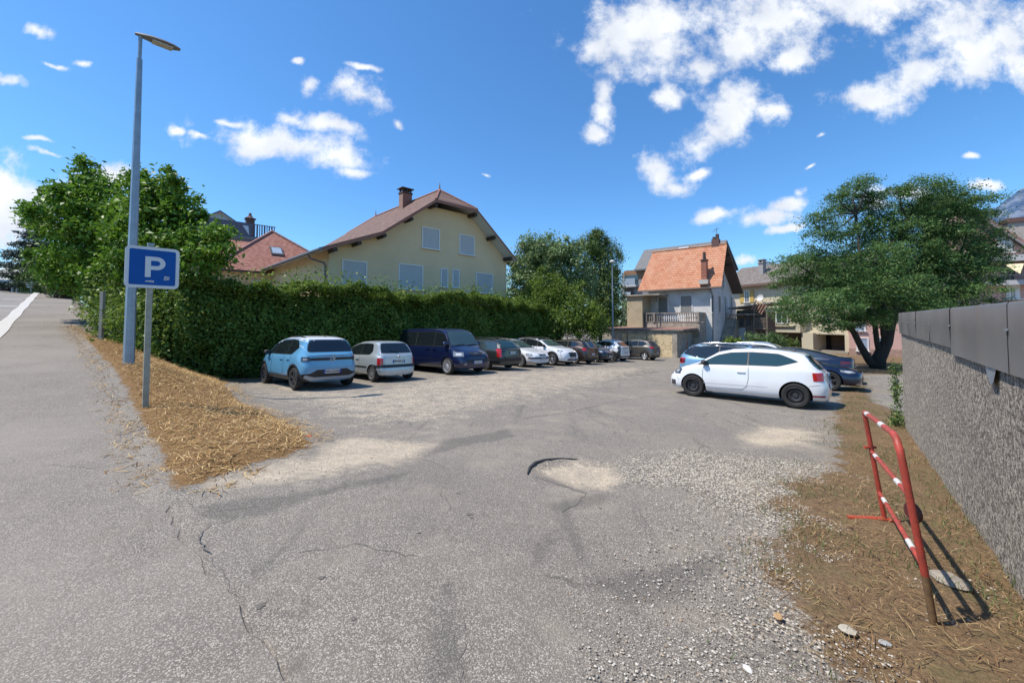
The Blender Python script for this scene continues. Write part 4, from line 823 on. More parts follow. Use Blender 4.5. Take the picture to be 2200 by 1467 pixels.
soffit_m = plain('painted_soffit', (.62,.64,.64), .7, var=.08); gut_m = plain('zinc_gutter', (.16,.18,.19), .4, metal=.5)
# ---------------------------------------------------------------- cream house with the clipped gable
cream = plain('cream_render', (.76,.57,.35), .92, var=.10, scale=.5, bump=.12, bscale=160, dirt=(.68,.51,.31))
A1 = math.atan2(.695, .719)
h1 = Frame('house', 'large cream house with clipped brown gable roof and closed white shutters', 'house', (-10.2, 22.5, -1.2), A1)
o = h1.o
tiles1 = tile_mat('brown_roof_tiles', [(.12,.062,.045),(.17,.092,.068),(.215,.125,.095),(.15,.085,.065)], 'y', .11, .22, (.12,.09,.075), .45)
edge1 = plain('terracotta_verge', (.30,.125,.085), .7, var=.2)
OV = -1.0
P_ = lambda px, py, val=OV: h1.px(px, py, 'y', val)
L0, L1, L2, R1, R0 = P_(689,531), P_(822,497), P_(937,426), P_(1026,452), P_(1110,556)
zc = (L2.z+R1.z)/2; L2.z = R1.z = zc; DEP = 12.6
xm = (L2.x+R1.x)/2; best = min([h1.px(945, 409, 'y', OV+q*.1) for q in range(0, 60)], key=lambda p: abs(p.x-xm)); AP = Vector((xm, best.y, best.z))
zL0 = L0.z
wallP = lambda p, k_=0: (p.x, p.y, p.z)
mir = lambda p: Vector((p.x, DEP-(p.y), p.z))
BP = Vector((xm, DEP-AP.y, AP.z)); L0b, L1b, L2b, R1b, R0b = map(mir, (L0, L1, L2, R1, R0))
th = .20
roof = roof_slab('roof', [[L0, L1, L1b, L0b], [L1, L2, AP, BP, L2b, L1b], [R1, R0, R0b, R1b, BP, AP], [L2, R1, AP], [R1b, L2b, BP]], th, [tiles1, soffit_m, edge1], o)
# walls: gable outline under the roof
def roofz(x):
    pts = [L0, L1, L2, R1, R0]
    for a, b_ in zip(pts, pts[1:]):
        if a.x <= x <= b_.x: return a.z+(b_.z-a.z)*(x-a.x)/(b_.x-a.x)
    return L0.z if x < L0.x else R0.z
wx0, wx1 = 0.0, h1.px(1088, 600, 'y', 0).x
prof = [(wx0, 0), (wx1, 0), (wx1, roofz(wx1)-th-.02)]+[(p.x, p.z-th-.02) for p in (R1, L2, L1)]+[(wx0, roofz(wx0)-th-.02)]
mb = MB(); mb.prism([(p[0], 0, p[1]) for p in prof], (0, DEP, 0)); mb.build('wall', cream, o)
for (a, b_, c, d) in ((908,942,489,534),(988,1017,505,547),(737,785,560,614),(858,906,568,622),(1023,1057,587,630)):
    p, q = h1.px(a, c, 'y', 0), h1.px(b_, d, 'y', 0); zt2 = (p.z+h1.px(b_, c+ (b_-a)*(.15 if c < 530 else .08), 'y', 0).z)/2; q2 = h1.px(a, d-(2), 'y', 0); shutter_window(h1, p.x, q.x, q2.z, p.z, 'y', 0, o, out=-1)
for (a, b_, c, d) in ((948,960,578,617),(973,985,580,618)):
    p, q = h1.px(a, c, 'y', 0), h1.px(b_, d, 'y', 0); shutter_window(h1, p.x, q.x, q.z, p.z, 'y', 0, o, out=-1, slats='v', nsl=4)
# beam ends carrying the verge, dark brown
bm_ = plain('dark_brown_beam', (.05,.035,.03), .7)
for (px, py) in ((713,541),(765,522),(818,507),(876,471),(930,437),(1016,459),(1056,508),(1092,552)):
    p = P_(px, py, -.45); zz = roofz(p.x)-th-.01; s_l = (roofz(p.x+.1)-roofz(p.x-.1))/.2
    mb = MB(); mb.box((-.11, -.88, -.20), (.11, .0, -.005), Matrix.Translation((p.x, 0, zz-.02)) @ Matrix.Rotation(-math.atan(s_l), 4, 'Y')); mb.build('beam', bm_, o)
# chimney with open brick cap, finials
brick_m, t, bb = new_mat('red_brick'); g = t.nodes.new('ShaderNodeTexCoord'); br = t.nodes.new('ShaderNodeTexBrick'); mp_ = t.nodes.new('ShaderNodeMapping'); mp_.inputs['Rotation'].default_value = (R(90), 0, R(0)); t.links.new(g.outputs['Object'], mp_.inputs[0]); t.links.new(mp_.outputs[0], br.inputs['Vector'])
br.inputs['Scale'].default_value = 4.5; br.inputs['Color1'].default_value = (.26,.085,.055,1); br.inputs['Color2'].default_value = (.36,.13,.08,1); br.inputs['Mortar'].default_value = (.30,.24,.2,1); br.inputs['Mortar Size'].default_value = .015; t.links.new(br.outputs['Color'], bb.inputs['Base Color']); bb.inputs['Roughness'].default_value = .9
def chimney(fr, c, w_, d_, z0, z1, parent, m, capm, pots=True):
    mb = MB(); mb.box((c[0]-w_/2, c[1]-d_/2, z0), (c[0]+w_/2, c[1]+d_/2, z1)); ch = mb.build('chimney', m, parent)
    mb = MB(); mb.box((c[0]-w_/2-.05, c[1]-d_/2-.05, z1), (c[0]+w_/2+.05, c[1]+d_/2+.05, z1+.10))
    for sx_ in (-1, 0, 1):
        for sy_ in (-1, 1): mb.box((c[0]+sx_*(w_/2-.07)-.05, c[1]+sy_*(d_/2-.07)-.05, z1+.10), (c[0]+sx_*(w_/2-.07)+.05, c[1]+sy_*(d_/2-.07)+.05, z1+.36))
    mb.box((c[0]-w_/2-.12, c[1]-d_/2-.12, z1+.36), (c[0]+w_/2+.12, c[1]+d_/2+.12, z1+.43)); mb.build('chimney_cap', capm, ch); return ch
cy = None
for q in range(0, 120):
    p = h1.px(871, 447, 'y', q*.1)
    zr = L1.z+(L2.z-L1.z)*(p.x-L1.x)/(L2.x-L1.x)
    if p.z <= zr+0.02 and p.x < xm: cy = p; break
cy = cy or h1.px(871, 447, 'y', 3); topz = h1.px(871, 418, 'y', cy.y).z
chimney(h1, (cy.x, cy.y), .80, .60, cy.z-.9, topz, roof, brick_m, plain('dark_chimney_cap', (.07,.045,.04), .8))
for p in (AP, BP): MB().lathe([(.10, p.z-.05), (.06, p.z+.10), (.05, p.z+.2), (.012, p.z+.55)], 8, Matrix.Translation((p.x, p.y, 0))).build('finial', edge1, roof)
rt = MB(); 
def ridge(mb, a, b_, r_=.09, step=.33):
    n = max(2, int((b_-a).length/step))
    for i in range(n): q0 = a+(b_-a)*(i/n); q1 = a+(b_-a)*((i+1.12)/n); mb.tube([q0+Vector((0,0,.0)), q1+Vector((0,0,.015))], [r_, r_*.85], 6, cap=True)
for a, b_ in ((AP, BP), (L2, AP), (R1, AP), (L2b, BP)): ridge(rt, a, b_)
rt.build('ridge_tiles', edge1, roof)
# roof windows on the left slope
def on_left(px, py):
    for q in range(0, 130):
        p = h1.px(px, py, 'y', q*.1)
        if p.x > L1.x and p.z <= L1.z+(L2.z-L1.z)*(p.x-L1.x)/(L2.x-L1.x): return p
    return h1.px(px, py, 'y', 6)
p = on_left(818, 464); nl = Vector((-(L2.z-L1.z), 0, L2.x-L1.x)).normalized(); sl_ = Vector((L2.x-L1.x, 0, L2.z-L1.z)).normalized(); mb = MB(); c = [p+sl_*a+Vector((0,b_,0))+nl*.06 for a, b_ in ((-.5,-.4),(.5,-.4),(.5,.4),(-.5,.4))]
mb.prism([tuple(q) for q in c], -nl*.12); mb.build('roof_window', plain('roof_window_frame', (.45,.47,.48), .25), roof)
# eaves side: gutter, downpipe, shutters, awning boxes
MB().tube([(L0.x-.03, L0.y-.02, L0.z-.09), (L0b.x-.03, L0b.y, L0b.z-.09)], .085, 8).build('gutter', gut_m, roof, smooth=60)
MB().tube([(L0.x-.03, 1.0, L0.z-.12), (L0.x+.1, .9, L0.z-.38), (-.12, .45, L0.z-.62), (-.08, .40, L0.z-.8), (-.08, .40, 0)], .05, 8).build('downpipe', gut_m, o, smooth=60)
for (y0, y1, z0, z1) in ((1.6,3.6,1.0,3.3),(5.4,7.2,1.6,3.2),(8.6,10.6,1.0,3.2)):
    shutter_window(h1, y0, y1, z0, z1, 'x', 0, o, out=-1); bpart('awning_box', (-.18, y0-.2, z1+.10), (-.01, y1+.2, z1+.30), soffit_m, o)
mb = MB(); mb.tube([(R0.x+.04, R0.y, R0.z-.1), (R0b.x+.04, R0b.y, R0b.z-.1)], .08, 8); mb.build('gutter', gut_m, roof, smooth=60)
bpart('corner_pier', (-.03,-.03,0), (.45,-.0,L0.z-.42), plain('cream_pier', (.72,.57,.34), .9, var=.06), o)

# ---------------------------------------------------------------- red roofed house on the left
tl2 = tile_mat('salmon_roof_tiles', [(.30,.115,.08),(.38,.16,.115),(.44,.21,.155)], 'x', .13, .2, (.25,.12,.09), .3)
a2 = at(585, 497, 34); h2 = Frame('house', 'small house with salmon pyramid roof left of the cream house', 'house', (a2.x, a2.y, -.8), A1); zA = a2.z+.8; ze = zA-3.9
c4 = [Vector((-4.7,-4.0,ze)), Vector((5.6,-4.0,ze)), Vector((5.6,5,ze)), Vector((-4.7,5,ze))]; ap2 = Vector((0,0,zA))
rf2 = roof_slab('roof', [[c4[0], c4[1], ap2], [c4[1], c4[2], ap2], [c4[2], c4[3], ap2], [c4[3], c4[0], ap2]], .15, [tl2, soffit_m, plain('brown_eave', (.10,.06,.05), .7)], h2.o)
rt = MB(); [ridge(rt, q, ap2, .11) for q in c4]; rt.build('ridge_tiles', plain('hip_tile', (.42,.22,.17), .8, var=.2), rf2)
bpart('wall', (-4.1,-3.4,0), (5,4.4,ze-.1), cream, h2.o)
shutter_window(h2, -2, -.6, ze-2.0, ze-.7, 'y', -3.4, h2.o)
sn = Vector((0,-(zA-ze), 4.0)); sn = Vector((0, -3.9, 4.0)).normalized(); su = Vector((0, 4.0, 3.9)).normalized(); p = h2.px(594, 548, 'y', -2.05); p = Vector((p.x, -2.05, zA-3.9*2.05/4.0))
mb = MB(); mb.prism([tuple(p+Vector((a,0,0))+su*b_+sn*.10) for a, b_ in ((-.45,-.5),(.45,-.5),(.45,.5),(-.45,.5))], -sn*.2); rw = mb.build('roof_window', plain('rw_frame', (.12,.11,.10), .5), rf2)
mb = MB(); mb.prism([tuple(p+Vector((a,0,0))+su*b_+sn*.12) for a, b_ in ((-.34,-.38),(.34,-.38),(.34,.38),(-.34,.38))], -sn*.01); mb.build('pane', plain('sky_glass', (.42,.50,.58), .1), rw)
# ---------------------------------------------------------------- building with the dark screened roof terrace
b3 = at(592, 488, 50); h3 = Frame('apartment_building', 'beige building with a dark slatted roof terrace screen behind the broadleaf trees', 'building', (b3.x, b3.y, -1), A1)
ztp = h3.px(592, 488, 'y', 0).z; zbt = h3.px(555, 512, 'y', 0).z; xl = h3.px(395, 458, 'y', 0).x; xs = h3.px(540, 480, 'y', 0).x; dk = plain('violet_grey_screen', (.10,.10,.14), .5)
scr = MB(); scr.box((xl,-.05,zbt), (xs, 0, ztp))
k_ = 0; xx = xs+.05
while xx < -.1: w_ = .10+.08*((k_*7) % 3)/2; scr.box((xx,-.04,zbt), (xx+w_, 0, ztp-.06)); xx += w_+.12; k_ += 1
scr.box((xs,-.05,ztp-.09), (0,0,ztp)); scr.box((xs,-.05,zbt), (0,0,zbt+.12)); scr.build('terrace_screen', dk, h3.o)
pS = h3.px(425, 480, 'y', 0); text_mesh('S', 1.9, 'screen_letter', plain('cutout_letter', (.35,.36,.42), .6), h3.o, Matrix.Translation((pS.x, -.06, pS.z)) @ RX, bold=.02)
mb = MB(); pT = h3.px(528, 494, 'y', 0); mb.prism([(pT.x-.35,-.055,pT.z+.5), (pT.x+.25,-.055,pT.z+.5), (pT.x+.35,-.055,pT.z-.6)], (0,-.01,0)); mb.build('screen_cutout', plain('cutout_light', (.5,.6,.7), .5), h3.o)
bw_ = plain('beige_wall', (.42,.38,.33), .9, var=.1); bpart('wall', (xl,.25,0), (0,9,zbt-.02), bw_, h3.o); bpart('terrace_slab', (xl-.1,-.3,zbt-.3), (.1,.25,zbt-.03), plain('slab_grey', (.2,.2,.21), .7), h3.o)
p0_, p1_, p2_ = h3.px(503,517,'y',-.4), h3.px(566,517,'y',-.4), h3.px(560,560,'y',-2.6)
roof_slab('roof', [[Vector((p0_.x-6,-.35,zbt-.35)), Vector((.2,-.35,zbt-.35)), Vector((.2,-4.2,zbt-3.4)), Vector((p0_.x-6,-4.2,zbt-3.4))][::-1]], .15, [tl2, soffit_m, plain('brown_eave', (.1,.06,.05), .7)], h3.o)
g0_, g1_, g2_ = h3.px(438,467,'y',2.), h3.px(472,453,'y',2.), h3.px(506,477,'y',2.); mb = MB(); mb.prism([(g0_.x,2.,ztp-.5),(g0_.x,2.,g0_.z),(g1_.x,2.,g1_.z-.15),(g2_.x,2.,g0_.z),(g2_.x,2.,ztp-.5)], (0,6,0)); mb.build('gable', plain('white_gable', (.55,.55,.53), .8), h3.o)
gx = [Vector((g0_.x-.4,1.6,g0_.z-.25)), Vector((g1_.x,1.6,g1_.z)), Vector((g2_.x+.4,1.6,g0_.z-.25))]; gb_ = [q+Vector((0,7,0)) for q in gx]
roof_slab('gable_roof', [[gx[0], gx[1], gb_[1], gb_[0]], [gx[1], gx[2], gb_[2], gb_[1]]], .15, [plain('slate_blue', (.09,.10,.14), .6), plain('white_verge', (.6,.6,.6), .6), plain('slate_blue', (.09,.10,.14), .6)], h3.o)
q_ = h3.px(537, 482, 'y', 1.2); qt = h3.px(537, 466, 'y', 1.2).z; mb = MB(); mb.box((q_.x-.42,.8,zbt), (q_.x+.42,1.6,qt-.35)); mb.box((q_.x-.55,.7,qt-.35), (q_.x+.55,1.7,qt-.22)); mb.lathe([(.5,qt-.22),(.2,qt+.1),(.12,qt+.45),(.0,qt+.46)], 8, Matrix.Translation((q_.x,1.2,0))); mb.build('chimney', plain('brown_chimney', (.13,.07,.06), .8), h3.o)

# ---------------------------------------------------------------- garages in the corner (x = along the row, y = towards the road)
A2 = math.atan2(.747, .665)
gc = sd(13.1, 37.2); hg = Frame('garage_building', 'low concrete and ochre stone garage row with rusty flat roof below the white house', 'garages', (gc.x, gc.y, G(gc.x, gc.y)-.1), A2); og = hg.o
stone_w, t, bb = new_mat('ochre_rubble_plaster'); g = t.nodes.new('ShaderNodeTexCoord'); v = g.outputs['Object']; sm_ = t.nodes.new('ShaderNodeMapping'); sm_.inputs['Scale'].default_value = (1,1,2.6); t.links.new(v, sm_.inputs[0])
c = mixc(t, noise(t, v, 1.2, 6, .7), (.60,.46,.27), (.78,.63,.41)); c = mixc(t, rngm(t, vor(t, sm_.outputs[0], 1.5, 'DISTANCE_TO_EDGE'), .0, .06, .65, 0), c, (.22,.16,.09)); c = mixc(t, rngm(t, noise(t, v, 5, 7, .7), .55, .75, 0, .5), c, (.28,.21,.13))
t.links.new(c, bb.inputs['Base Color']); bb.inputs['Roughness'].default_value = .95; bumpn(t, bb, noise(t, sm_.outputs[0], 4, 8, .7), .8, .06)
conc = plain('stained_concrete', (.40,.36,.30), .9, var=.45, scale=1.8, dirt=(.20,.17,.14), bump=.2)
pl = lambda px, py: hg.px(px, py, 'x', 0)
ztop_g = pl(1457, 704).z; yl = pl(1288, 700).y; y_s = pl(1336, 720).y
MB().box((.12, .22, 0), (9.6, yl, ztop_g-.30)).build('wall', conc, og)
MB().box((.0, .55, 0), (.115, y_s, ztop_g-.62)).build('stone_infill', stone_w, og)
fr_ = MB(); fr_.box((-.02, .10, ztop_g-.62), (.115, yl, ztop_g-.30)); fr_.box((-.02, .10, 0), (.115, .55, ztop_g-.62)); fr_.box((-.02, y_s, 0), (.115, yl, ztop_g-.62)); fr_.build('concrete_frame', conc, og)
for yy in (y_s-.6, y_s-2.6): MB().box((-.035, yy, 0), (-.003, yy+.07, ztop_g-.62)).build('stain_pipe', plain('rust_pipe', (.13,.09,.07), .8), og)
rust_m = plain('rust_red_roofing', (.34,.12,.075), .8, var=.45, scale=1.6, dirt=(.20,.15,.13))
rfz = ztop_g-.28
rs = MB(); rs.prism([(-.16,-.5,rfz), (9.8,-.5,rfz+.05), (9.8,-.5,rfz+.16), (-.16,-.5,rfz+.12)], (0, yl+.8, 0)); rg = rs.build('roof', [plain('roof_edge_grey', (.24,.225,.21), .8, var=.3)], og)
rs = MB(); rs.prism([(-.05,-.4,rfz+.125), (9.6,-.4,rfz+.30), (9.6,-.4,rfz+.33), (-.05,-.4,rfz+.15)], (0, yl+.6, 0)); rs.build('roof_sheet', rust_m, rg)
door_m = plain('grey_plank_door', (.42,.40,.37), .8, var=.35, scale=2.5, dirt=(.24,.22,.19))
xd = hg.px(1528, 740, 'y', 0).x; nd_ = 4; wd_ = (min(xd, 9.4)-.15)/nd_
for i in range(nd_):
    mb = MB(); x0_ = .15+i*wd_
    for q in range(6): a = x0_+.06+(wd_-.12)*q/6; mb.box((a, .06+.012*(q % 2), .08), (a+(wd_-.12)/6-.015, .16, ztop_g-.42))
    for zz in (.7, 2.0): mb.box((x0_+.08, .035, zz), (x0_+wd_-.08, .06, zz+.12))
    d_o = mb.build('garage_door', door_m if i < 3 else plain('dark_plank_door', (.06,.055,.05), .8), og); bpart('latch', (x0_+wd_-.2, .0, 1.15), (x0_+wd_-.14, .035, 1.3), gut_m, d_o)
    bpart('door_post', (x0_-.06, .02, 0), (x0_+.06, .2, ztop_g-.31), conc, og)
lp = sd(12.7, 38.0); lo_ = MB().tube([(0,0,0),(.35,.45,1.5)], [.05,.04], 8).build('leaning_post', plain('red_brown_wood', (.33,.15,.09), .8, var=.3)); lo_.location = (lp.x, lp.y, G(lp.x, lp.y)); tag(lo_, 'red brown wooden post leaning against the grey garage doors', 'post')

# ---------------------------------------------------------------- white house with orange roof
wc = sd(11.9, 43.2); hw = Frame('house', 'old white house with steep orange tiled roof and outside stair', 'house', (wc.x, wc.y, G(wc.x, wc.y)-.2), A2); ow_ = hw.o
lime = plain('old_lime_wash', (.72,.71,.70), .92, var=.16, scale=.9, dirt=(.52,.49,.46), bump=.1)
pf = lambda px, py, v_=0: hw.px(px, py, 'x', v_); pg_ = lambda px, py, v_=0: hw.px(px, py, 'y', v_)
eL, eR = pf(1370, 626, -.7), pf(1534, 616, -.7); zE = eR.z; yL = eL.y; yR = -1.1
rr_ = pg_(1562, 524, yR); zR = rr_.z; xR = rr_.x; re_ = pg_(1597, 628, yR); xE = re_.x; zE2 = re_.z
tl3 = tile_mat('orange_roof_tiles', [(.44,.17,.085),(.49,.20,.105),(.54,.235,.13),(.50,.215,.12)], 'y', .26, .34, (.55,.36,.24), .5, .9)
vg = plain('grey_brown_verge', (.16,.12,.10), .8)
a, b_, c_, d_, e2_, f2 = Vector((-.7,yR,zE)), Vector((xR,yR,zR)), Vector((xE,yR,zE2)), Vector((-.7,yL,zE)), Vector((xR,yL-.8,zR)), Vector((xE,yL,zE2))
rw_ = roof_slab('roof', [[a, b_, e2_, d_], [b_, c_, f2, e2_]], .16, [tl3, plain('brown_underside', (.13,.09,.075), .85, var=.3), vg], ow_)
wy1 = pf(1388, 650).y+.0; wx1_ = pg_(1581, 660).x
MB().prism([(0,0,0), (wx1_,0,0), (wx1_,0,zE2+(zR-zE2)*(xE-wx1_)/(xE-xR)-.18), (xR,0,zR-.18), (0,0,zE+(zR-zE)*.7/(xR+.7)-.18)], (0, yL-.9, 0)).build('wall', lime, ow_)
rt = MB(); ridge(rt, b_, e2_, .10); rt.build('ridge_tiles', tl3, rw_)
for (x0p, x1p, t_, bt) in ((1415,1434,639,671),(1463,1486,635,670)):
    p, q = pf(x1p, t_), pf(x0p, bt); shutter_window(hw, p.y, q.y, q.z, p.z, 'x', 0, ow_, out=-1, slats='v', inner=plain('greige_shutter', (.27,.26,.245), .7), nsl=7, sill=False, fw=.09)
for (x0p, x1p, t_, bt, nm, mm) in ((1527,1533,633,671,'window','greige_shutter'),(1542,1548,636,671,'window','greige_shutter'),(1555,1559,637,683,'door','greige_shutter'),(1562,1567,640,683,'door','win_white'),(1569,1573,638,672,'window','greige_shutter'),(1545,1548,582,612,'window','greige_shutter'),(1550,1555,574,620,'window','greige_shutter')):
    p, q = pg_(x0p, t_), pg_(x1p, bt); shutter_window(hw, p.x, q.x, q.z, p.z, 'y', 0, ow_, out=-1, slats='v', inner=MATS[mm], nsl=3, sill=nm == 'window', fw=.06, name=nm, sub='shutter' if nm == 'window' else 'door_leaf')
# terrace with balustrade in front of the facade
tz = pf(1500, 692, -1.9).z; yb0 = pf(1503, 690, -1.9).y; yb1 = pf(1386, 690, -1.9).y
terr = MB(); terr.box((-1.9, yb0, 0), (-.002, yb1, tz-.02)); to = terr.build('terrace', conc, ow_)
bal = MB(); hh = pf(1400, 672, -1.9).z-tz
bal.box((-1.95, yb0, tz+hh-.12), (-1.72, yb1, tz+hh)); bal.box((-1.93, yb0, tz-.02), (-1.74, yb1, tz+.08))
for q in (yb0, yb1-.22, yb0+(yb1-yb0)*.80): bal.box((-1.98, q, tz-.02), (-1.68, q+.22, tz+hh+.02))
bo_ = bal.build('balustrade', plain('weathered_balustrade', (.30,.26,.22), .9, var=.4), ow_)
nb_ = 22; wb_m = plain('white_baluster', (.62,.61,.58), .7); 
for i in range(nb_):
    yy = yb0+.35+(yb1-yb0-.6)*i/nb_; hb_ = hh-.2
    mb = MB(); mb.lathe([(.05,tz+.08),(.06,tz+.12),(.035,tz+.17),(.09,tz+.08+hb_*.42),(.05,tz+.08+hb_*.7),(.035,tz+.08+hb_*.78),(.06,tz+.08+hb_)], 8, Matrix.Translation((-1.83, yy, 0))); mb.build('baluster', wb_m if 4 < i < 15 else MATS['weathered_balustrade'], bo_, smooth=60)
MB().box((-1.9, yb0-.02, tz+.0), (-.01, yb0+.12, tz+hh)).build('parapet', conc, ow_)
# tan annex room at the left end of the terrace and its slab roof
ta = Frame('annex', 'small tan outbuilding under a grey slab at the left end of the terrace', 'outbuilding', (hw.M @ Vector((-2.3, yb1+.06, 0)))[:], A2)
tan_m = plain('tan_render', (.47,.39,.26), .92, var=.2, scale=1.1); pt_ = lambda px, py: ta.px(px, py, 'x', 0)
yt1 = pt_(1347, 650).y; zt3 = pt_(1370, 636).z; MB().box((0,.05,0), (2.2, yt1, zt3)).build('wall', tan_m, ta.o); MB().box((-.25,-1.9,zt3+.003), (2.25, yt1+.2, zt3+.14)).build('roof', conc, ta.o); bpart('post', (.05,-1.5,0), (.13,-1.42,zt3), gut_m, ta.o)
# chimneys, aerial, downpipe
def on_face(fr, px, py, fa):                              # march a pixel ray to the front slope
    best = None
    for q in range(-20, 140):
        p = fr.px(px, py, 'y', q*.1)
        zz = zE+(zR-zE)*(p.x+.7)/(xR+.7)
        if best is None or abs(p.z-zz) < best[0]: best = (abs(p.z-zz), p)
    return best[1]
cb_ = on_face(hw, 1514, 602, 0); zt4 = hw.px(1514, 560, 'x', cb_.x).z; zt5 = hw.px(1512, 542, 'x', cb_.x).z
c1_ = MB().box((cb_.x-.25, cb_.y-.25, cb_.z-.6), (cb_.x+.25, cb_.y+.25, zt4)).build('chimney', brick_m, rw_); MB().box((cb_.x-.32, cb_.y-.32, zt4), (cb_.x+.32, cb_.y+.32, zt4+.1)).lathe([(.16, zt4+.1),(.13, zt5)], 10, Matrix.Translation((cb_.x, cb_.y, 0))).build('chimney_pot', plain('dark_chimney_cap', (.07,.045,.04), .8), c1_); MB().box((cb_.x-.5, cb_.y-.42, cb_.z-.42), (cb_.x+.1, cb_.y+.42, cb_.z+.02)).build('flashing', plain('pale_mortar', (.5,.47,.43), .9), c1_)
yc = hw.px(1537, 526, 'x', xR).y; z6 = hw.px(1535, 514, 'x', xR).z; c2_ = MB().box((xR-.1, yc-.35, zR-.4), (xR+.5, yc+.35, z6)).build('chimney', plain('brown_chimney', (.13,.07,.06), .8), rw_); MB().box((xR-.0, yc-.28, z6), (xR+.35, yc-.02, z6+.5)).box((xR+.0, yc+.05, z6), (xR+.35, yc+.28, z6+.25)).build('chimney_pot', MATS['dark_chimney_cap'], c2_)
MB().tube([(xR+.6, yc, zR), (xR+.6, yc, z6+1.3)], .025, 5).tube([(xR+.3, yc-.3, z6+1.1), (xR+.9, yc+.4, z6+1.15)], .02, 4).tube([(xR+.2, yc-.1, z6+.9), (xR+.7, yc+.5, z6+.9)], .02, 4).build('aerial', gut_m, rw_)
MB().tube([(-.62, -.05, zE-.25), (-.1,-.06,zE-.6), (-.06,-.08,zE-1.2), (-.06,-.08,0)], .055, 8).build('downpipe', gut_m, ow_, smooth=60); MB().tube([(-.72, yR, zE-.10), (-.72, yL, zE-.10)], .07, 8).build('gutter', vg, rw_, smooth=60)
for q in (1.0, 2.2): MB().box((xR+q, yR+.05, zR-(zR-zE2)*q/(xE-xR)-.42), (xR+q+.12, 0, zR-(zR-zE2)*q/(xE-xR)-.26)).build('beam', bm_, rw_)
# outside stair down towards the car park, climbing plant beside it
zs = pg_(1568, 685).z; xs0 = pg_(1560, 685).x; stp = MB(); nst = 14; gz0 = -.0
for i in range(nst): zz = zs*(1-i/nst); stp.box((xs0-.29*(i+1), -1.15, 0), (xs0-.29*i-.003, -.03, zz))
stp.box((xs0, -1.2, 0), (xs0+1.3, -.03, zs-.003))
stp.build('stair', conc, ow_)
sr = MB(); sr.tube([(xs0+1.2,-1.12,zs+.9), (xs0,-1.12,zs+.9), (xs0-.29*nst,-1.12,.95)], .03, 6); [sr.tube([(xs0-.29*i-.1,-1.12,zs*(1-i/nst)), (xs0-.29*i-.1,-1.12,zs*(1-i/nst)+.92)], .018, 5) for i in range(0, nst, 2)]; sr.build('handrail', gut_m, ow_)
vp = hw.M @ Vector((xs0+1.9, -1.9, 0)); bush('climbing_plant', 'dark creeper growing beside the outside stair of the white house', 'plant', [(vp.x, vp.y, vp.z+1.2, .6,.8,1.3), (vp.x+.4, vp.y+.9, vp.z+2.4, .6,.7,.9)], 4500, .16, hedge_m, (vp.x, vp.y, vp.z), clump=.15)

# ---------------------------------------------------------------- grey roofed apartment block behind
gb0 = at(1345, 600, 66); hb2 = Frame('apartment_building', 'modern apartment block with steep grey roof and balconies behind the white house', 'building', (gb0.x, gb0.y, -2), A2-.02)
pz = lambda px, py, v_=0: hb2.px(px, py, 'x', v_)
ezz = pz(1365, 580).z; yA, yB = pz(1366, 580).y, pz(1620, 580).y; rz_ = hb2.px(1384, 539, 'x', 4.0).z; yr0 = hb2.px(1384, 539, 'x', 4.).y; 
zr1 = hb2.px(1557, 514, 'x', 4.).z; rdg = (rz_+zr1)/2; yr1 = hb2.px(1562, 520, 'x', 4.).y
slate = tile_mat('grey_slate_roof', [(.15,.145,.145),(.18,.175,.17),(.20,.19,.185)], 'y', .12, .2, (.14,.13,.13), .3, .2)
r_ = roof_slab('roof', [[Vector((-.6,yr1,ezz)), Vector((4,yr1,rdg)), Vector((4,yr0,rdg)), Vector((-.6,yA,ezz))], [Vector((4,yr1,rdg)), Vector((10,yr1,ezz)), Vector((10,yA,ezz)), Vector((4,yr0,rdg))], [Vector((4,yr0,rdg)), Vector((10,yA,ezz)), Vector((-.6,yA,ezz))]], .25, [slate, slate, plain('zinc_edge', (.12,.12,.125), .5)], hb2.o)
q_ = hb2.px(1468, 532, 'x', 3.0); sN = Vector((-(rdg-ezz), 0, 4.6)).normalized(); sU = Vector((4.6, 0, rdg-ezz)).normalized(); q_ = Vector((3.0, q_.y, ezz+(rdg-ezz)*3.6/4.6)); mb = MB(); mb.prism([tuple(q_+sU*a+Vector((0,b_,0))+sN*.15) for a, b_ in ((-.5,-.9),(.5,-.9),(.5,.9),(-.5,.9))], -sN*.3); w1_ = mb.build('roof_window', plain('zinc_edge', (.12,.12,.125), .5), r_); mb = MB(); mb.prism([tuple(q_+sU*a+Vector((0,b_,0))+sN*.17) for a, b_ in ((-.38,-.75),(.38,-.75),(.38,.75),(-.38,.75))], -sN*.01); mb.build('pane', MATS['sky_glass'], w1_)
bpart('wall', (0, yr1+.4, 0), (9.5, pz(1336,600).y, ezz-.26), plain('grey_facade', (.26,.25,.24), .9, var=.15), hb2.o)
for (t_, bt, x0p, x1p) in ((590,612,1342,1371),(619,640,1342,1362)):
    a = pz(x1p, t_, -.01); b_ = pz(x0p, bt, -.01); MB().box((-.05, a.y, b_.z), (-.003, b_.y, a.z)).build('balcony_opening', glass_m, hb2.o)
    bl_ = MB(); bl_.box((-1.3, a.y-.2, b_.z-.5), (-.055, b_.y+.3, b_.z-.18)); bb_ = bl_.build('balcony', plain('balcony_grey', (.42,.42,.43), .7), hb2.o); rl = MB(); rl.box((-1.28, a.y, b_.z+.75), (-1.22, b_.y+.2, b_.z+.82)); n_ = 14; [rl.box((-1.27, a.y+(b_.y-a.y)*i/n_, b_.z-.18), (-1.24, a.y+(b_.y-a.y)*i/n_+.10, b_.z+.75)) for i in range(n_)]; rl.build('railing', plain('pale_railing', (.45,.5,.55), .4), bb_)
MB().box((-.02, pz(1384,583).y, pz(1384,600).z), (-.002, pz(1341,583).y, pz(1341,582).z)).build('timber_band', plain('timber_band', (.25,.13,.07), .8), hb2.o)

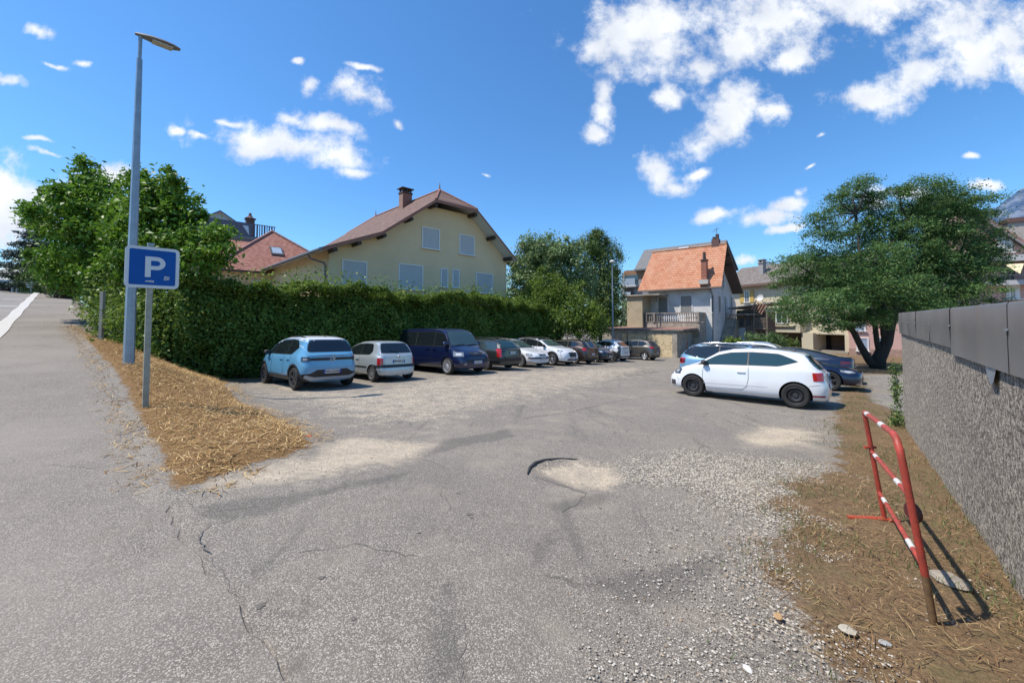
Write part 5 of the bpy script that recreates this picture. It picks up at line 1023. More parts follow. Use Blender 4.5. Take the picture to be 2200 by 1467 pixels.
# ---------------------------------------------------------------- yellow house on the right
A3 = math.atan2(-.908, .418); yo = at(1578, 640, 53); hy = Frame('house', 'pale yellow house with ochre shutters and grey roof behind the feathery tree', 'house', (yo.x, yo.y, -1.5), A3); oy = hy.o
py_ = lambda px, py, v_=0: hy.px(px, py, 'y', v_)
yel = plain('pale_yellow_render', (.56,.50,.37), .92, var=.10, scale=.6); zey = py_(1640, 608, -.8).z; zry = hy.px(1620, 573, 'y', 3.6).z; xe1 = py_(1850, 600).x
rt_y = tile_mat('old_grey_tiles', [(.15,.125,.11),(.19,.16,.145),(.23,.20,.18)], 'x', .13, .22, (.12,.11,.085), .5)
ry = roof_slab('roof', [[Vector((-1.5,-.8,zey)), Vector((xe1,-.8,zey)), Vector((xe1,3.6,zry)), Vector((-1.5,3.6,zry))], [Vector((-1.5,3.6,zry)), Vector((xe1,3.6,zry)), Vector((xe1,8,zey)), Vector((-1.5,8,zey))]], .28, [rt_y, bm_, plain('brown_fascia', (.14,.085,.065), .8)], oy)
zf = py_(1650, 714).z; MB().box((-1,0,zf), (xe1-.6,7.4,zey-.12)).build('wall', yel, oy)
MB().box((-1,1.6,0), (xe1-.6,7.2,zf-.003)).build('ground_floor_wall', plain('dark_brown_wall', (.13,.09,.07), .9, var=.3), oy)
blk = py_(1642, 700, -1.2).x; blk1 = py_(1719, 700, -1.2).x; zbk = py_(1700, 714, -1.2).z; ztk = py_(1680, 662, -1.2).z
MB().box((blk, -1.2, zbk), (blk1, -.003, ztk)).build('bay', yel, oy); MB().box((blk-.15,-1.4,ztk+.003), (blk1+.2,-.003,ztk+.16)).build('bay_roof', conc, oy)
MB().box((blk1-.05,-.9,0), (blk1+1.1,1.5,zbk-.01)).build('pier', yel, oy); xq = py_(1822, 730).x; MB().box((xq,-.6,0), (xq+.5,1.5,zf-.01)).build('pier', yel, oy)
for (x0p, x1p) in ((1734,1748),(1773,1786)):
    a, b_ = py_(x0p, 714, 1.55), py_(x1p, 750, 1.55); MB().box((a.x,1.50,0), (b_.x,1.597,a.z-.1)).build('doorway', plain('black_doorway', (.012,.011,.01), .9), oy)
a, b_ = py_(1600, 626), py_(1610, 649); zt_a, zb_a = a.z, b_.z; shutter_window(hy, a.x, b_.x, zb_a, zt_a, 'y', 0, oy, out=-1, slats='g', inner=glass_m)
och = plain('ochre_shutter', (.52,.36,.10), .7, var=.2)
for q, r2 in ((a.x-.62, a.x-.08), (b_.x+.08, b_.x+.62)): MB().box((q,-.09,zb_a-.05), (r2,-.045,zt_a+.05)).build('shutter', och, oy)
a, b_ = py_(1668, 672, -1.2), py_(1692, 694, -1.2); shutter_window(hy, a.x, b_.x, b_.z, a.z, 'y', -1.2, oy, out=-1, slats='g', inner=glass_m); MB().box((a.x-.8,-1.42,b_.z-.38), (b_.x+.8,-1.203,b_.z-.26)).build('ledge', yel, oy)
a, b_ = py_(1768, 680), py_(1782, 690); shutter_window(hy, a.x, b_.x, b_.z, a.z+.9, 'y', 0, oy, out=-1, slats='g', inner=glass_m)
MB().box((blk1,-.35,zf-.05), (xq+.4,-.003,zf+.18)).build('string_course', yel, oy)
MB().box((-1.1,.05,-2.5), (xe1-.5,7.3,.02)).build('plinth', plain('grey_plinth', (.30,.27,.23), .9, var=.3), oy)
ch_ = hy.px(1638, 593, 'y', 1.6); zct = hy.px(1637, 566, 'y', 1.6).z; c3_ = MB().box((ch_.x-.3,1.3,zey), (ch_.x+.3,1.9,zct)).build('chimney', plain('grey_chimney', (.30,.28,.27), .9), ry); MB().box((ch_.x-.4,1.2,zct+.003), (ch_.x+.4,2.,zct+.1)).box((ch_.x-.3,1.3,zct+.1), (ch_.x-.15,1.9,zct+.4)).box((ch_.x+.15,1.3,zct+.1), (ch_.x+.3,1.9,zct+.4)).box((ch_.x-.42,1.2,zct+.4), (ch_.x+.42,2.,zct+.48)).build('chimney_cap', MATS['grey_chimney'], c3_)
dp = py_(1634, 640, -.5); MB().lathe([(0,0),(.25,.03),(.42,.12)], 16, Matrix.Translation(dp) @ Matrix.Rotation(R(75), 4, 'X')).tube([dp+Vector((0,.1,0)), dp+Vector((0,.45,-.5))], .03, 6).build('satellite_dish', plain('dish_white', (.55,.54,.52), .5), oy)
# ---------------------------------------------------------------- lean-to shed between the two houses
so_ = at(1583, 735, 43.5); hs_ = Frame('shed', 'weathered wooden lean-to shed between the white and yellow houses', 'shed', (so_.x, so_.y, H(so_.x, so_.y)-.2), A3+.25); os_ = hs_.o
ps_ = lambda px, py, v_=0: hs_.px(px, py, 'y', v_)
wood = plain('weathered_planks', (.22,.18,.145), .9, var=.45, scale=3.5, dirt=(.09,.07,.055)); x_e = ps_(1643, 700).x; z_l, z_r = ps_(1585, 664).z, ps_(1640, 654).z
mb = MB(); n_ = 26
for i in range(n_): a = x_e*i/n_; mb.box((a, .05+.015*(i % 2), 0), (a+x_e/n_-.015, .12, z_l-.2+(z_r-z_l)*i/n_))
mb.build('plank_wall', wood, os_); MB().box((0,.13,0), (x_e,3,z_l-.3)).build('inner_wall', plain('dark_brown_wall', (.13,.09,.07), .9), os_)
MB().prism([(-.5,-.9,z_l), (x_e+.9,-.9,z_r+.05), (x_e+.9,-.9,z_r+.18), (-.5,-.9,z_l+.12)], (0,4.2,0)).build('roof', plain('roof_edge_grey', (.24,.225,.21), .8), os_)
d1_, d2_ = ps_(1585, 704), ps_(1602, 742); MB().box((d1_.x,-.0,0), (d2_.x,.045,d1_.z)).build('door', plain('pale_grey_door', (.42,.46,.50), .6, var=.15), os_)
MB().box((d1_.x-.5,-.9,d1_.z+1.35), (d2_.x+1.4,.045,d1_.z+1.45)).build('canopy', conc, os_)
for (x0p, x1p, t_, bt) in ((1604,1611,676,700),(1618,1624,678,704),(1590,1597,684,700)):
    a, b_ = ps_(x0p, t_), ps_(x1p, bt); MB().box((a.x,.0,b_.z), (b_.x,.047,a.z)).build('window', glass_m, os_)
a, b_ = ps_(1618, 690, -.9), ps_(1646, 705, -.9); rb = MB(); rb.box((a.x,-.9,b_.z-.12), (b_.x,.045,b_.z)); rb.box((a.x,-.9,b_.z+.95), (b_.x,-.84,b_.z+1.02)); [rb.box((a.x+(b_.x-a.x)*i/9,-.89,b_.z), (a.x+(b_.x-a.x)*i/9+.05,-.85,b_.z+.95)) for i in range(10)]; rb.build('balcony', wood, os_)
for xx in (a.x, b_.x): MB().box((xx,-.85,0), (xx+.12,-.73,z_r-.05)).build('post', wood, os_)
mb = MB(); q_ = ps_(1637, 664, -.95); [mb.box((-.9+i*.25,-.02,-.5), (-.9+i*.25+.12,.0,.5), Matrix.Translation(q_) @ Matrix.Rotation(.5, 4, 'Y')) for i in range(5)]; mb.build('slatted_blind', plain('striped_blind', (.36,.20,.14), .8, var=.3), os_)
# ---------------------------------------------------------------- pink house
A4 = math.atan2(-.55, .835); po = at(1828, 740, 40); hp = Frame('house', 'pink house with blue grey shutters and a cream shade sail behind the concrete wall', 'house', (po.x, po.y, -1.4), A4); op = hp.o
pp = lambda px, py, v_=0: hp.px(px, py, 'y', v_)
pink = plain('pink_render', (.60,.37,.32), .92, var=.08, scale=.7); x2_, xE_ = pp(2050, 700).x, pp(2200, 600).x+9
zlo = pp(1900, 640).z; MB().box((-.03,-.03,-2.5), (xE_,7.9,.35)).build('plinth', plain('salmon_plinth', (.42,.27,.21), .9, var=.3), op); MB().box((0,0,0), (x2_,8,zlo)).build('wall', pink, op)
rk = pp(2150, 492, -.5); rk2 = pp(2200, 524, -.5); sl2 = (rk2.z-rk.z)/(rk2.x-rk.x); xa = rk.x-3.2; za = rk.z-sl2*3.2
gw = [(x2_, 0), (xE_, 0), (xE_, za+sl2*(xE_-xa)-.2), (xa, za-.2), (x2_, za-(xa-x2_)*(-sl2)*.9-.2)]
MB().prism([(q[0], .01, q[1]) for q in gw], (0, 8, 0)).build('gable_wall', pink, op)
A_, B_, C_ = Vector((xa-6,-.6,za+sl2*6)), Vector((xa,-.6,za)), Vector((xE_+.5,-.6,za+sl2*(xE_+.5-xa))); roof_slab('roof', [[A_, B_, B_+Vector((0,9,0)), A_+Vector((0,9,0))], [B_, C_, C_+Vector((0,9,0)), B_+Vector((0,9,0))]], .2, [plain('grey_tile_roof', (.20,.19,.19), .8, var=.2), bm_, plain('grey_verge', (.25,.22,.22), .7)], op)
roof_slab('lower_roof', [[Vector((-.6,-.6,zlo)), Vector((x2_,-.6,zlo)), Vector((x2_,4,zlo+2.2)), Vector((-.6,4,zlo+2.2))]], .2, [rt_y, bm_, vg], op)
for (x0p, x1p, t_, bt) in ((1842,1864,727,754),(1838,1857,694,711),(1884,1900,726,754),(1895,1910,694,711)):
    a, b_ = pp(x0p, t_), pp(x1p, bt); shutter_window(hp, a.x, b_.x, b_.z, a.z, 'y', 0, op, out=-1, slats='v', nsl=6, inner=plain('blue_grey_shutter', (.33,.40,.50), .6), fw=.10)
a, b_ = pp(2146, 513), pp(2170, 542); shutter_window(hp, a.x, b_.x, b_.z, a.z, 'y', 0, op, out=-1, slats='g', inner=plain('curtained_glass', (.42,.42,.40), .2), fw=.16)
for (t_, bt) in ((552,564),(604,614)): a, b_ = pp(2110, t_, -1.0), pp(2110, bt, -1.0); MB().box((a.x-3,-1.0,b_.z), (xE_,.005,a.z)).build('balcony_slab', plain('grey_white_slab', (.45,.43,.43), .8), op)
a, b_ = pp(2150, 566), pp(2200, 603); MB().box((a.x,-.06,b_.z), (xE_,.0,a.z)).build('loggia', plain('dark_loggia', (.07,.055,.055), .6), op); MB().box((pp(2178,560).x,-.12,b_.z), (xE_,-.065,a.z)).build('loggia_wall', plain('brown_pink_wall', (.30,.19,.17), .9), op)
s_ = [pp(2158, 568, -.9), pp(2200, 566, -1.2), pp(2192, 588, -2.0), pp(2172, 577, -1.4)]; MB().prism([tuple(q) for q in (s_[0], s_[1], s_[2], s_[3])], (0,.02,0)).build('shade_sail', plain('cream_sail', (.66,.56,.34), .8), op)
rl = MB(); a = pp(2150, 592, -1.0); rl.box((a.x,-.99,a.z), (xE_,-.96,a.z+.05)); [rl.box((a.x+i*.25,-.985,pp(2150,604,-1.).z), (a.x+i*.25+.02,-.965,a.z)) for i in range(40)]; rl.build('railing', gut_m, op)
a, b_ = pp(2170, 618), pp(2182, 642); shutter_window(hp, a.x, b_.x, b_.z, a.z, 'y', 0, op, out=-1, slats='g', inner=glass_m, fw=.25)
a = pp(2183, 512, 2.5); zt7 = pp(2182, 480, 2.5).z; c5 = MB().box((a.x-.6,2.,a.z-1.5), (a.x+.6,3.,zt7)).build('chimney', plain('pinkish_chimney', (.42,.36,.32), .9), op); MB().box((a.x-.75,1.85,zt7+.003), (a.x+.75,3.15,zt7+.4)).build('chimney_cap', plain('brown_chimney', (.13,.07,.06), .8), c5)
# ---------------------------------------------------------------- mountains
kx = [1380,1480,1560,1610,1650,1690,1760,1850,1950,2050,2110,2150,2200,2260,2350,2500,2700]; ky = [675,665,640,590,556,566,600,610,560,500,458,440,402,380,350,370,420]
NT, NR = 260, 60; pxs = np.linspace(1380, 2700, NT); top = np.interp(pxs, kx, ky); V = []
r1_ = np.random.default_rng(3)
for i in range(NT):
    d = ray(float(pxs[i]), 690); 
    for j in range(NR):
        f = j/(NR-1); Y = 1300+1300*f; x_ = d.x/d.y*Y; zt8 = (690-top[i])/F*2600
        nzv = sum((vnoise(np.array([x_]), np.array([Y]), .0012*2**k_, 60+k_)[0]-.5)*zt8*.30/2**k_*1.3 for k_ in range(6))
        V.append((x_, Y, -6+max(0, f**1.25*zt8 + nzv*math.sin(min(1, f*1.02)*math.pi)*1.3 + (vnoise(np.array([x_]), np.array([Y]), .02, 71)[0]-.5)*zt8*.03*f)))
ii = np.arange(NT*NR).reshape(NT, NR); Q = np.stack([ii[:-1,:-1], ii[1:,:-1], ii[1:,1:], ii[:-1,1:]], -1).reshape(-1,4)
mm, t, bb = new_mat('hazed_forest_rock'); g = t.nodes.new('ShaderNodeTexCoord'); ge = t.nodes.new('ShaderNodeNewGeometry'); v = g.outputs['Object']
f1 = rngm(t, noise(t, v, .006, 9, .68), .47, .56); c = mixc(t, f1, (.035,.075,.145), (.17,.20,.26)); c = mixc(t, rngm(t, noise(t, v, .03, 8, .7), .35, .7, 0, .6), c, (.06,.105,.18)); t.links.new(c, bb.inputs['Base Color']); bb.inputs['Roughness'].default_value = 1  # distance haze is painted in: blue mixed into the forest and rock colours
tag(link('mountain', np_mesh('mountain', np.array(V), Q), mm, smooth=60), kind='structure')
# direction signs and post on the hilltop
v_ = at(66, 625, 37.5); so2 = empty('direction_sign', (v_.x, v_.y, W(56)+.0)); tag(so2, 'stack of small white direction signs on one post at the top of the road', 'road sign')
bpart('post', (-.05,0,0), (.05,.08,1.15), plain('sign_back_grey', (.32,.34,.36), .5), so2)
for i, (a, b_) in enumerate(((-.45,.62),(-.45,.28),(-.35,.15))): bpart('sign_arm', (a,-.03,1.05-i*.2), (b_,-.003,1.17-i*.2), plain('sign_white', (.62,.64,.66), .4), so2)
v_ = at(45, 625, 38); o = MB().tube([(0,0,0),(0,0,2.6)], .07, 8).build('post', plain('weathered_sign_pole', (.36,.36,.31), .6)); o.location = (v_.x, v_.y, W(56)); tag(o, 'thin grey post left of the direction signs at the top of the road', 'post')
for px, lab in ((27,'short white marker post nearest the far car on the hilltop'),(37,'short white marker post just left of the thin grey post')):
    v_ = at(px, 625, 38.4); o = MB().box((-.07,-.07,0), (.07,.07,.72)).build('marker_post', plain('sign_white', (.62,.64,.66), .4)); o.location = (v_.x, v_.y, W(56)); tag(o, lab, 'post', 'white marker posts on the hilltop')
v_ = at(165, 690, 15.4); o = MB().box((-.05,-.05,0), (.05,.05,1.75)).build('gate_post', plain('concrete_post', (.34,.31,.27), .9, var=.3)); gq = sd(19.2, 1.0); o.location = (gq.x, gq.y, gq.z-.1); tag(o, 'slim concrete post half covered by ivy at the sidewalk edge', 'post')
# ================================================================== CARS
glassc = plain('car_glass', (.010,.014,.017), .03, spec=1.0); glasst = plain('car_glass_teal', (.02,.05,.055), .03, spec=1.0)
blackp = plain('black_plastic', (.018,.018,.020), .5); seamm = plain('panel_gap', (.008,.008,.008), .9); tyrem = plain('tyre_rubber', (.022,.021,.020), .85, var=.3, scale=20); chrome = plain('chrome_trim', (.65,.66,.68), .15, metal=1.)
alloy = plain('alloy_rim', (.42,.43,.45), .3, metal=.7); alloy_d = plain('dark_alloy', (.09,.09,.095), .35, metal=.5); steelr = plain('black_steel_rim', (.035,.035,.037), .5, metal=.2); wellm = plain('wheel_well', (.010,.010,.010), .95)
redl = plain('tail_light_red', (.42,.012,.010), .12, coat=.8); darkl = plain('smoked_lamp', (.035,.035,.04), .08, coat=.8); clearl = plain('headlight_clear', (.20,.215,.23), .06, coat=1.); whitel = plain('lamp_white', (.52,.54,.56), .15, coat=.8); orangel = plain('amber_lamp', (.5,.16,.02), .2)
platew = plain('number_plate_white', (.60,.60,.58), .4); plateb = plain('plate_band_blue', (.02,.09,.42), .4); inkm = plain('plate_ink', (.02,.02,.02), .6)
def paint(name, c, metal=.15, rough=.32): return plain('paint_'+name, c, rough, metal=metal, coat=.9, var=.06, scale=2.)
class Prof:
    def __init__(s, pts): s.x = np.array([p[0] for p in pts], float); s.y = np.array([p[1] for p in pts], float)
    def __call__(s, x, sm=.05): return float(np.mean(np.interp(x+np.linspace(-sm, sm, 7), s.x, s.y)))
def sel(a, p): return math.copysign(abs(a)**p, a)
def build_shell(c):
    L, Wd, top, belt, z0 = c['L'], c['W'], Prof(c['top']), Prof(c['belt']), c.get('z0', .20)
    tum = c.get('tum', .42); nf, nr = c.get('nf', 5.0), c.get('nr', 7.5); N_ = 92; rings = []
    nose = Prof(c.get('nose', [(0,.16),(.3,.03),(.45,.0),(.6,.01),(.75,.07),(.9,.22)])); tail = Prof(c.get('tail', [(0,.14),(.3,.03),(.5,.0),(.9,.03),(1.6,.03)]))
    for i in range(N_+1):
        u = .5-.5*math.cos(math.pi*i/N_); u = min(max(u, 1e-4), 1-1e-4); x = u*L; q = 2*u-1; n = nf if q > 0 else nr
        p = (1-abs(q)**n)**(1/n)
        p = max(p, .001); Wp = Wd*p; zt = top(x); zb = min(belt(x), zt-.035); ring = [(0, z0+.02), (Wp*.72, z0)]
        for t_, wf_ in ((0,.90),(.06,.955),(.16,.985),(.32,1.0),(.50,1.0),(.66,.992),(.80,.982),(.90,.970),(1.,.945)): ring.append((Wp*wf_, z0+.03+(zb-z0-.03)*t_))
        Wb = Wp*.935; hgt = zt-zb; r = min(.11, .55*hgt); Wr = max(Wb-tum*(hgt-r), Wb*.30)
        for t_ in (.12,.35,.6,.85): ring.append((Wb+(Wr-Wb)*t_-.004, zb+(hgt-r)*t_+.004))
        for a in (0, 18, 36, 54, 68, 78, 84, 88): ring.append((Wr*sel(math.cos(R(a)), .55), zt-r+r*math.sin(R(a))))
        ring.append((0, zt)); pts = []
        for y_, z_ in ring:
            wf_ = sstep((u-.72)/.28); wr_ = sstep((.25-u)/.25); xx = x - nose(z_, .02)*wf_ + tail(z_, .02)*wr_; pts.append((xx-L/2, y_, z_))
        full = pts + [(a, -b_, d) for a, b_, d in reversed(pts[1:-1])]; rings.append(full)
    n = len(rings[0]); V = [p for r_ in rings for p in r_]; Fs = [(i*n+k, (i+1)*n+k, (i+1)*n+(k+1) % n, i*n+(k+1) % n) for i in range(N_) for k in range(n)]
    m_ = n//2; Fs += [(0, 1, n-1)]+[(k, k+1, n-k-1, n-k) for k in range(1, m_-1)]+[(m_-1, m_, m_+1)]; b_ = N_*n; Fs += [(b_, b_+n-1, b_+1)]+[(b_+k, b_+n-k, b_+n-k-1, b_+k+1) for k in range(1, m_-1)]+[(b_+m_-1, b_+m_+1, b_+m_)]; return V, Fs
def polygrid(poly, step):
    P = []; n = len(poly)
    for i in range(n):
        a, b_ = Vector(poly[i]), Vector(poly[(i+1) % n]); k = max(1, int((b_-a).length/step)); P += [a+(b_-a)*j/k for j in range(k)]
    nb_ = len(P); xs = [p.x for p in P]; ys = [p.y for p in P]; x_ = min(xs)+step*.5
    arr = []
    while x_ < max(xs):
        y_ = min(ys)+step*.5
        while y_ < max(ys): arr.append((x_, y_)); y_ += step
        x_ += step
    if arr:
        A = np.array(arr); sdv = poly_sd(A[:,0], A[:,1], [tuple(p) for p in P]); P += [Vector(a) for a, s_ in zip(arr, sdv) if s_ > step*.35]
    r_ = delaunay_2d_cdt(P, [(i, (i+1) % nb_) for i in range(nb_)], [list(range(nb_))], 1, 1e-6); return r_[0], r_[2]
class Car:
    def __init__(s, c):
        s.c = c; V, Fs = build_shell(c); s.L = c['L']; s.W = c['W']; s.top = Prof(c['top']); s.belt = Prof(c['belt']); s.paint = c['paint']
        s.bvh = BVHTree.FromPolygons([Vector(v) for v in V], Fs); s.ra = c['ra']; s.fa = s.L-c['fo']; s.R = c['R']
        px_, py__ = c['pos']; h = c['head']; up = nrm(px_, py__); fwd_ = Vector((math.cos(h), math.sin(h), 0)); left = up.cross(fwd_).normalized(); fwd_ = left.cross(up)
        zc = (H(px_+fwd_.x, py__+fwd_.y)+H(px_-fwd_.x, py__-fwd_.y))/2
        if c.get('z') is not None: zc = c['z']
        m4 = Matrix(((fwd_.x, left.x, up.x, px_), (fwd_.y, left.y, up.y, py__), (fwd_.z, left.z, up.z, zc+.012), (0,0,0,1)))
        s.o = empty('parked_car', mat=m4); tag(s.o, c['label'], c.get('cat', 'car'), 'cars parked in the lot' if c.get('cat','car') == 'car' and not c.get('nogroup') else None)
        # body with wheel openings cut by a boolean
        me = bpy.data.meshes.new('body'); me.from_pydata(V, [], Fs); me.materials.append(s.paint); me.materials.append(wellm)
        body = bpy.data.objects.new('body', me); col.objects.link(body); cut = MB(); s.ar = s.R+c.get('gap', .045)
        for ax_ in (s.ra, s.fa):
            for sg in (-1, 1):
                y0_, y1_ = sorted((sg*(s.W-.30), sg*(s.W+.2))); n = 28; P = [(ax_-s.L/2+s.ar*math.cos(2*math.pi*k/n), y0_, s.R+s.ar*math.sin(2*math.pi*k/n)) for k in range(n)]; cut.prism(P, (0, y1_-y0_, 0))
        cme = cut.mesh('cut'); cme.materials.append(wellm); co = bpy.data.objects.new('cut', cme); col.objects.link(co)
        md = body.modifiers.new('b', 'BOOLEAN'); md.operation = 'DIFFERENCE'; md.object = co; md.solver = 'EXACT'
        try: md.material_mode = 'TRANSFER'
        except Exception: pass
        bm = bmesh.new(); bm.from_mesh(cme); bmesh.ops.recalc_face_normals(bm, faces=bm.faces); bm.to_mesh(cme); bm.free(); bm = bmesh.new(); bm.from_mesh(me); bmesh.ops.recalc_face_normals(bm, faces=bm.faces); bm.to_mesh(me); bm.free()
        dg = bpy.context.evaluated_depsgraph_get(); nm = bpy.data.meshes.new_from_object(body.evaluated_get(dg)); bpy.data.objects.remove(co); body.modifiers.clear(); body.data = nm
        nm.polygons.foreach_set('use_smooth', [True]*len(nm.polygons)); nm.set_sharp_from_angle(angle=R(32)); body.parent = s.o; s.body = body
    def cast(s, org, d, off):
        loc, nn, i_, dd = s.bvh.ray_cast(org, d)
        if loc is None: return None
        if nn.dot(d) > 0: nn = -nn
        return loc+nn*off
    def panel(s, name, poly, az, mat, off=.005, step=.08, parent=None, mirror=False, n2=None):
        """poly in (u, z): u runs along -sin(az), cos(az); az = outward direction seen from above (deg). side panels: az=90 -> u=-x"""
        a = R(az); d = Vector((-math.cos(a), -math.sin(a), 0)); ua = Vector((-math.sin(a), math.cos(a), 0)); P, Fs = polygrid(poly, step); V = []
        for p in P: V.append(s.cast(ua*p[0]-d*6+Vector((0,0,p[1])), d, off))
        out = []
        for m_ in ((1, -1) if mirror else (1,)):
            mb = MB(); idx_ = {}
            for f in Fs:
                if all(V[i] is not None for i in f) and max((V[f[i]]-V[f[i-1]]).length for i in range(len(f))) < .45+step:
                    ff = []
                    for i in f:
                        if i not in idx_: idx_[i] = len(mb.v); mb.v.append(Vector((V[i].x, V[i].y*m_, V[i].z)))
                        ff.append(idx_[i])
                    mb.f.append(tuple(ff)); mb.m.append(0)
            if mb.f: out.append(mb.build(name, mat, parent or s.body if False else (parent or s.o), smooth=180))
        return out
    def side(s, name, poly, mat, off=.005, step=.09, both=True, parent=None):       # poly in (x from tail, z)
        return s.panel(name, [(-(p[0]-s.L/2), p[1]) for p in poly][::-1], 90, mat, off, step, parent, mirror=both)
    def front(s, name, poly, mat, off=.005, step=.08, parent=None, mirror=False): return s.panel(name, poly, 0, mat, off, step, parent, mirror)
    def rear(s, name, poly, mat, off=.005, step=.08, parent=None, mirror=False): return s.panel(name, [(-p[0], p[1]) for p in poly][::-1], 180, mat, off, step, parent, mirror)
    def line(s, pts, w_=.008):                              # polyline -> list of quads in (x,z)
        o = []
        for a, b_ in zip(pts, pts[1:]):
            a = Vector(a); b_ = Vector(b_); t_ = (b_-a).normalized(); n_ = Vector((-t_.y, t_.x))*w_*.5; o.append([tuple(a+n_), tuple(b_+n_+t_*w_*.3), tuple(b_-n_+t_*w_*.3), tuple(a-n_)])
        return o
    def seam(s, name, pts, w_=.009, mat=None, off=.003, handle=None):
        for m_ in (1, -1):
            mb = MB()
            for q in s.line(pts, w_):
                k = max(1, int((Vector(q[1])-Vector(q[0])).length/.07)); pr = None
                for j in range(k+1):
                    A = Vector(q[0]).lerp(Vector(q[1]), j/k); B = Vector(q[3]).lerp(Vector(q[2]), j/k); cur = []
                    for p in (A, B):
                        v_ = s.cast(Vector((p.x-s.L/2, 4, p.y)), Vector((0,-1,0)), off); cur.append(v_)
                    if pr and all(cur) and all(pr): b0 = len(mb.v); mb.v += [Vector((v_.x, v_.y*m_, v_.z)) for v_ in (pr[0], cur[0], cur[1], pr[1])]; mb.f.append((b0, b0+1, b0+2, b0+3)); mb.m.append(0)
                    pr = cur
            if mb.f:
                d_ = mb.build(name, mat or seamm, s.o)
                if handle:
                    v_ = s.cast(Vector((handle[0]-s.L/2, 4, handle[1])), Vector((0,-1,0)), .012)
                    if v_: hm = MB(); hm.box((v_.x-.10, v_.y-.012, v_.z-.016), (v_.x+.10, v_.y+.018, v_.z+.016)) if m_ > 0 else hm.box((v_.x-.10, -v_.y-.018, v_.z-.016), (v_.x+.10, -v_.y+.012, v_.z+.016)); hm.build('handle', s.c.get('handle_m', s.paint), d_)
    def greenhouse(s, splits, xr, xf, mat=None, lo=.025, hi=.105, names=None, tp=None):
        """side glass between tail-side xr and nose-side xf, divided at the pillars"""
        mat = mat or glassc; top_, belt_ = s.top, s.belt
        ok = [x for x in np.arange(xr, xf, .02) if top_(x)-hi > belt_(x)+lo+.02]
        if not ok: return
        xa, xb = ok[0], ok[-1]
        tb, tm_, tz_ = tp if tp else (.0, .0, .5)          # tapering rear corner: lower edge starts tb further on, the glass ends in a point at height share tz_
        def lo_e(x, e=0): return belt_(x)+lo+e+(max(0, 1-(x-xa)/tb)*tz_*(top_(xa+tm_)-hi-belt_(xa)-lo) if tb > 0 and x < xa+tb else 0)
        def hi_e(x, e=0): h0 = top_(x)-hi-e; return min(h0, lo_e(xa)+(h0-lo_e(xa))*min(1, (x-xa)/tm_+.02)**.7) if tm_ > 0 and x < xa+tm_ else h0
        full = [(x, lo_e(x)) for x in np.linspace(xa, xb, 22)]+[(x, max(hi_e(x), lo_e(x)+.002)) for x in np.linspace(xb, xa+.01, 24)]
        s.side('window_surround', [(p[0]+0, p[1]) for i, p in enumerate(full)], blackp, .003, .06)
        ed = [xa]+list(splits)+[xb]
        for i in range(len(ed)-1):
            a = ed[i]+(.022 if i else .03); b_ = ed[i+1]-(.022 if i < len(ed)-2 else .03); P = [(x, lo_e(x, .015)) for x in np.linspace(a, b_, 12)]+[(x, max(hi_e(x, .018), lo_e(x, .02))) for x in np.linspace(b_, a, 14)]; s.side('window', P, mat, .0075, .06)
    def screen(s, kind, z0, z1, mat=None, side_m=.07, name=None, w_adj=1., surround=True, edge=.0):
        f = s.front if kind == 'front' else s.rear; mat = mat or glassc
        def wid(z_):                                        # half width of shell seen end-on at height z, at that screen
            lo_, hi_ = 0, s.W
            for y_ in np.arange(.1, s.W, .02):
                v_ = s.bvh.ray_cast(Vector((6 if kind == 'front' else -6, y_, z_)), Vector((-1 if kind == 'front' else 1, 0, 0)))[0]
                v0 = s.bvh.ray_cast(Vector((6 if kind == 'front' else -6, 0, z_)), Vector((-1 if kind == 'front' else 1, 0, 0)))[0]
                if v_ is None or v0 is None or abs(v_.x-v0.x) > .17: break
                lo_ = y_
            return max(.3, lo_-side_m)*w_adj
        wa, wb = wid(z0), wid(z1); zz = [z0+(z1-z0)*t_ for t_ in (0,.33,.66,1)]; ws = [wa+(wb-wa)*t_ for t_ in (0,.33,.66,1)]
        P = [(-w_, z_) for w_, z_ in zip(ws, zz)]+[(w_, z_) for w_, z_ in zip(ws[::-1], zz[::-1])]
        if surround: f('screen_surround', [(p[0]*1.035, z0-.02 if p[1] == z0 else (z1+.02 if p[1] == z1 else p[1])) for p in P][::-1], blackp, .003, .08)
        return f(name or ('windscreen' if kind == 'front' else 'rear_window'), P[::-1], mat, .007, .08)
    def lamp(s, name, x, z, hw, hh, az, mat, off=.008, shape=None, inner=None):
        """lamp on a corner; centre given by distance x from the tail and lateral near the flank; az outward direction (deg) on the left side"""
        a = R(az); yy = s.c['W']*.93; u0 = -(x-s.L/2)*math.sin(a)+yy*math.cos(a); P = shape or [(-1,-1),(1,-1),(1,1),(-1,1)]
        r = s.panel(name, [(u0+p[0]*hw, z+p[1]*hh) for p in P], az, mat, off, .05, mirror=True)
        if inner: s.panel('lamp_lens', [(u0+p[0]*hw*inner[1], z+p[1]*hh*inner[1]) for p in P], az, inner[0], off+.003, .05, mirror=True)
        return r
    def wheels(s, style, rim_m=None, rr=None, inset=.01):
        rim_m = rim_m or alloy; Rr = rr or s.R*.66; Rt = s.R; tw = .105
        tp = [(Rr*.98,-tw*.9),(Rr+.02,-tw),(Rt-.03,-tw),(Rt-.006,-tw*.72),(Rt,-tw*.4),(Rt,tw*.4),(Rt-.006,tw*.72),(Rt-.03,tw),(Rr+.02,tw),(Rr*.98,tw*.9)]
        t_ = MB().lathe(tp, 30).mesh('tyre'); r_ = MB(); r_.lathe([(Rr,tw*.92),(Rr*.97,tw*.95),(Rr*.93,tw*.90),(Rr*.91,tw*.5),(Rr*.90,-tw*.6)], 30); r2 = MB(); r2.lathe([(.0,-tw*.1),(Rr*.91,-tw*.1)], 24)
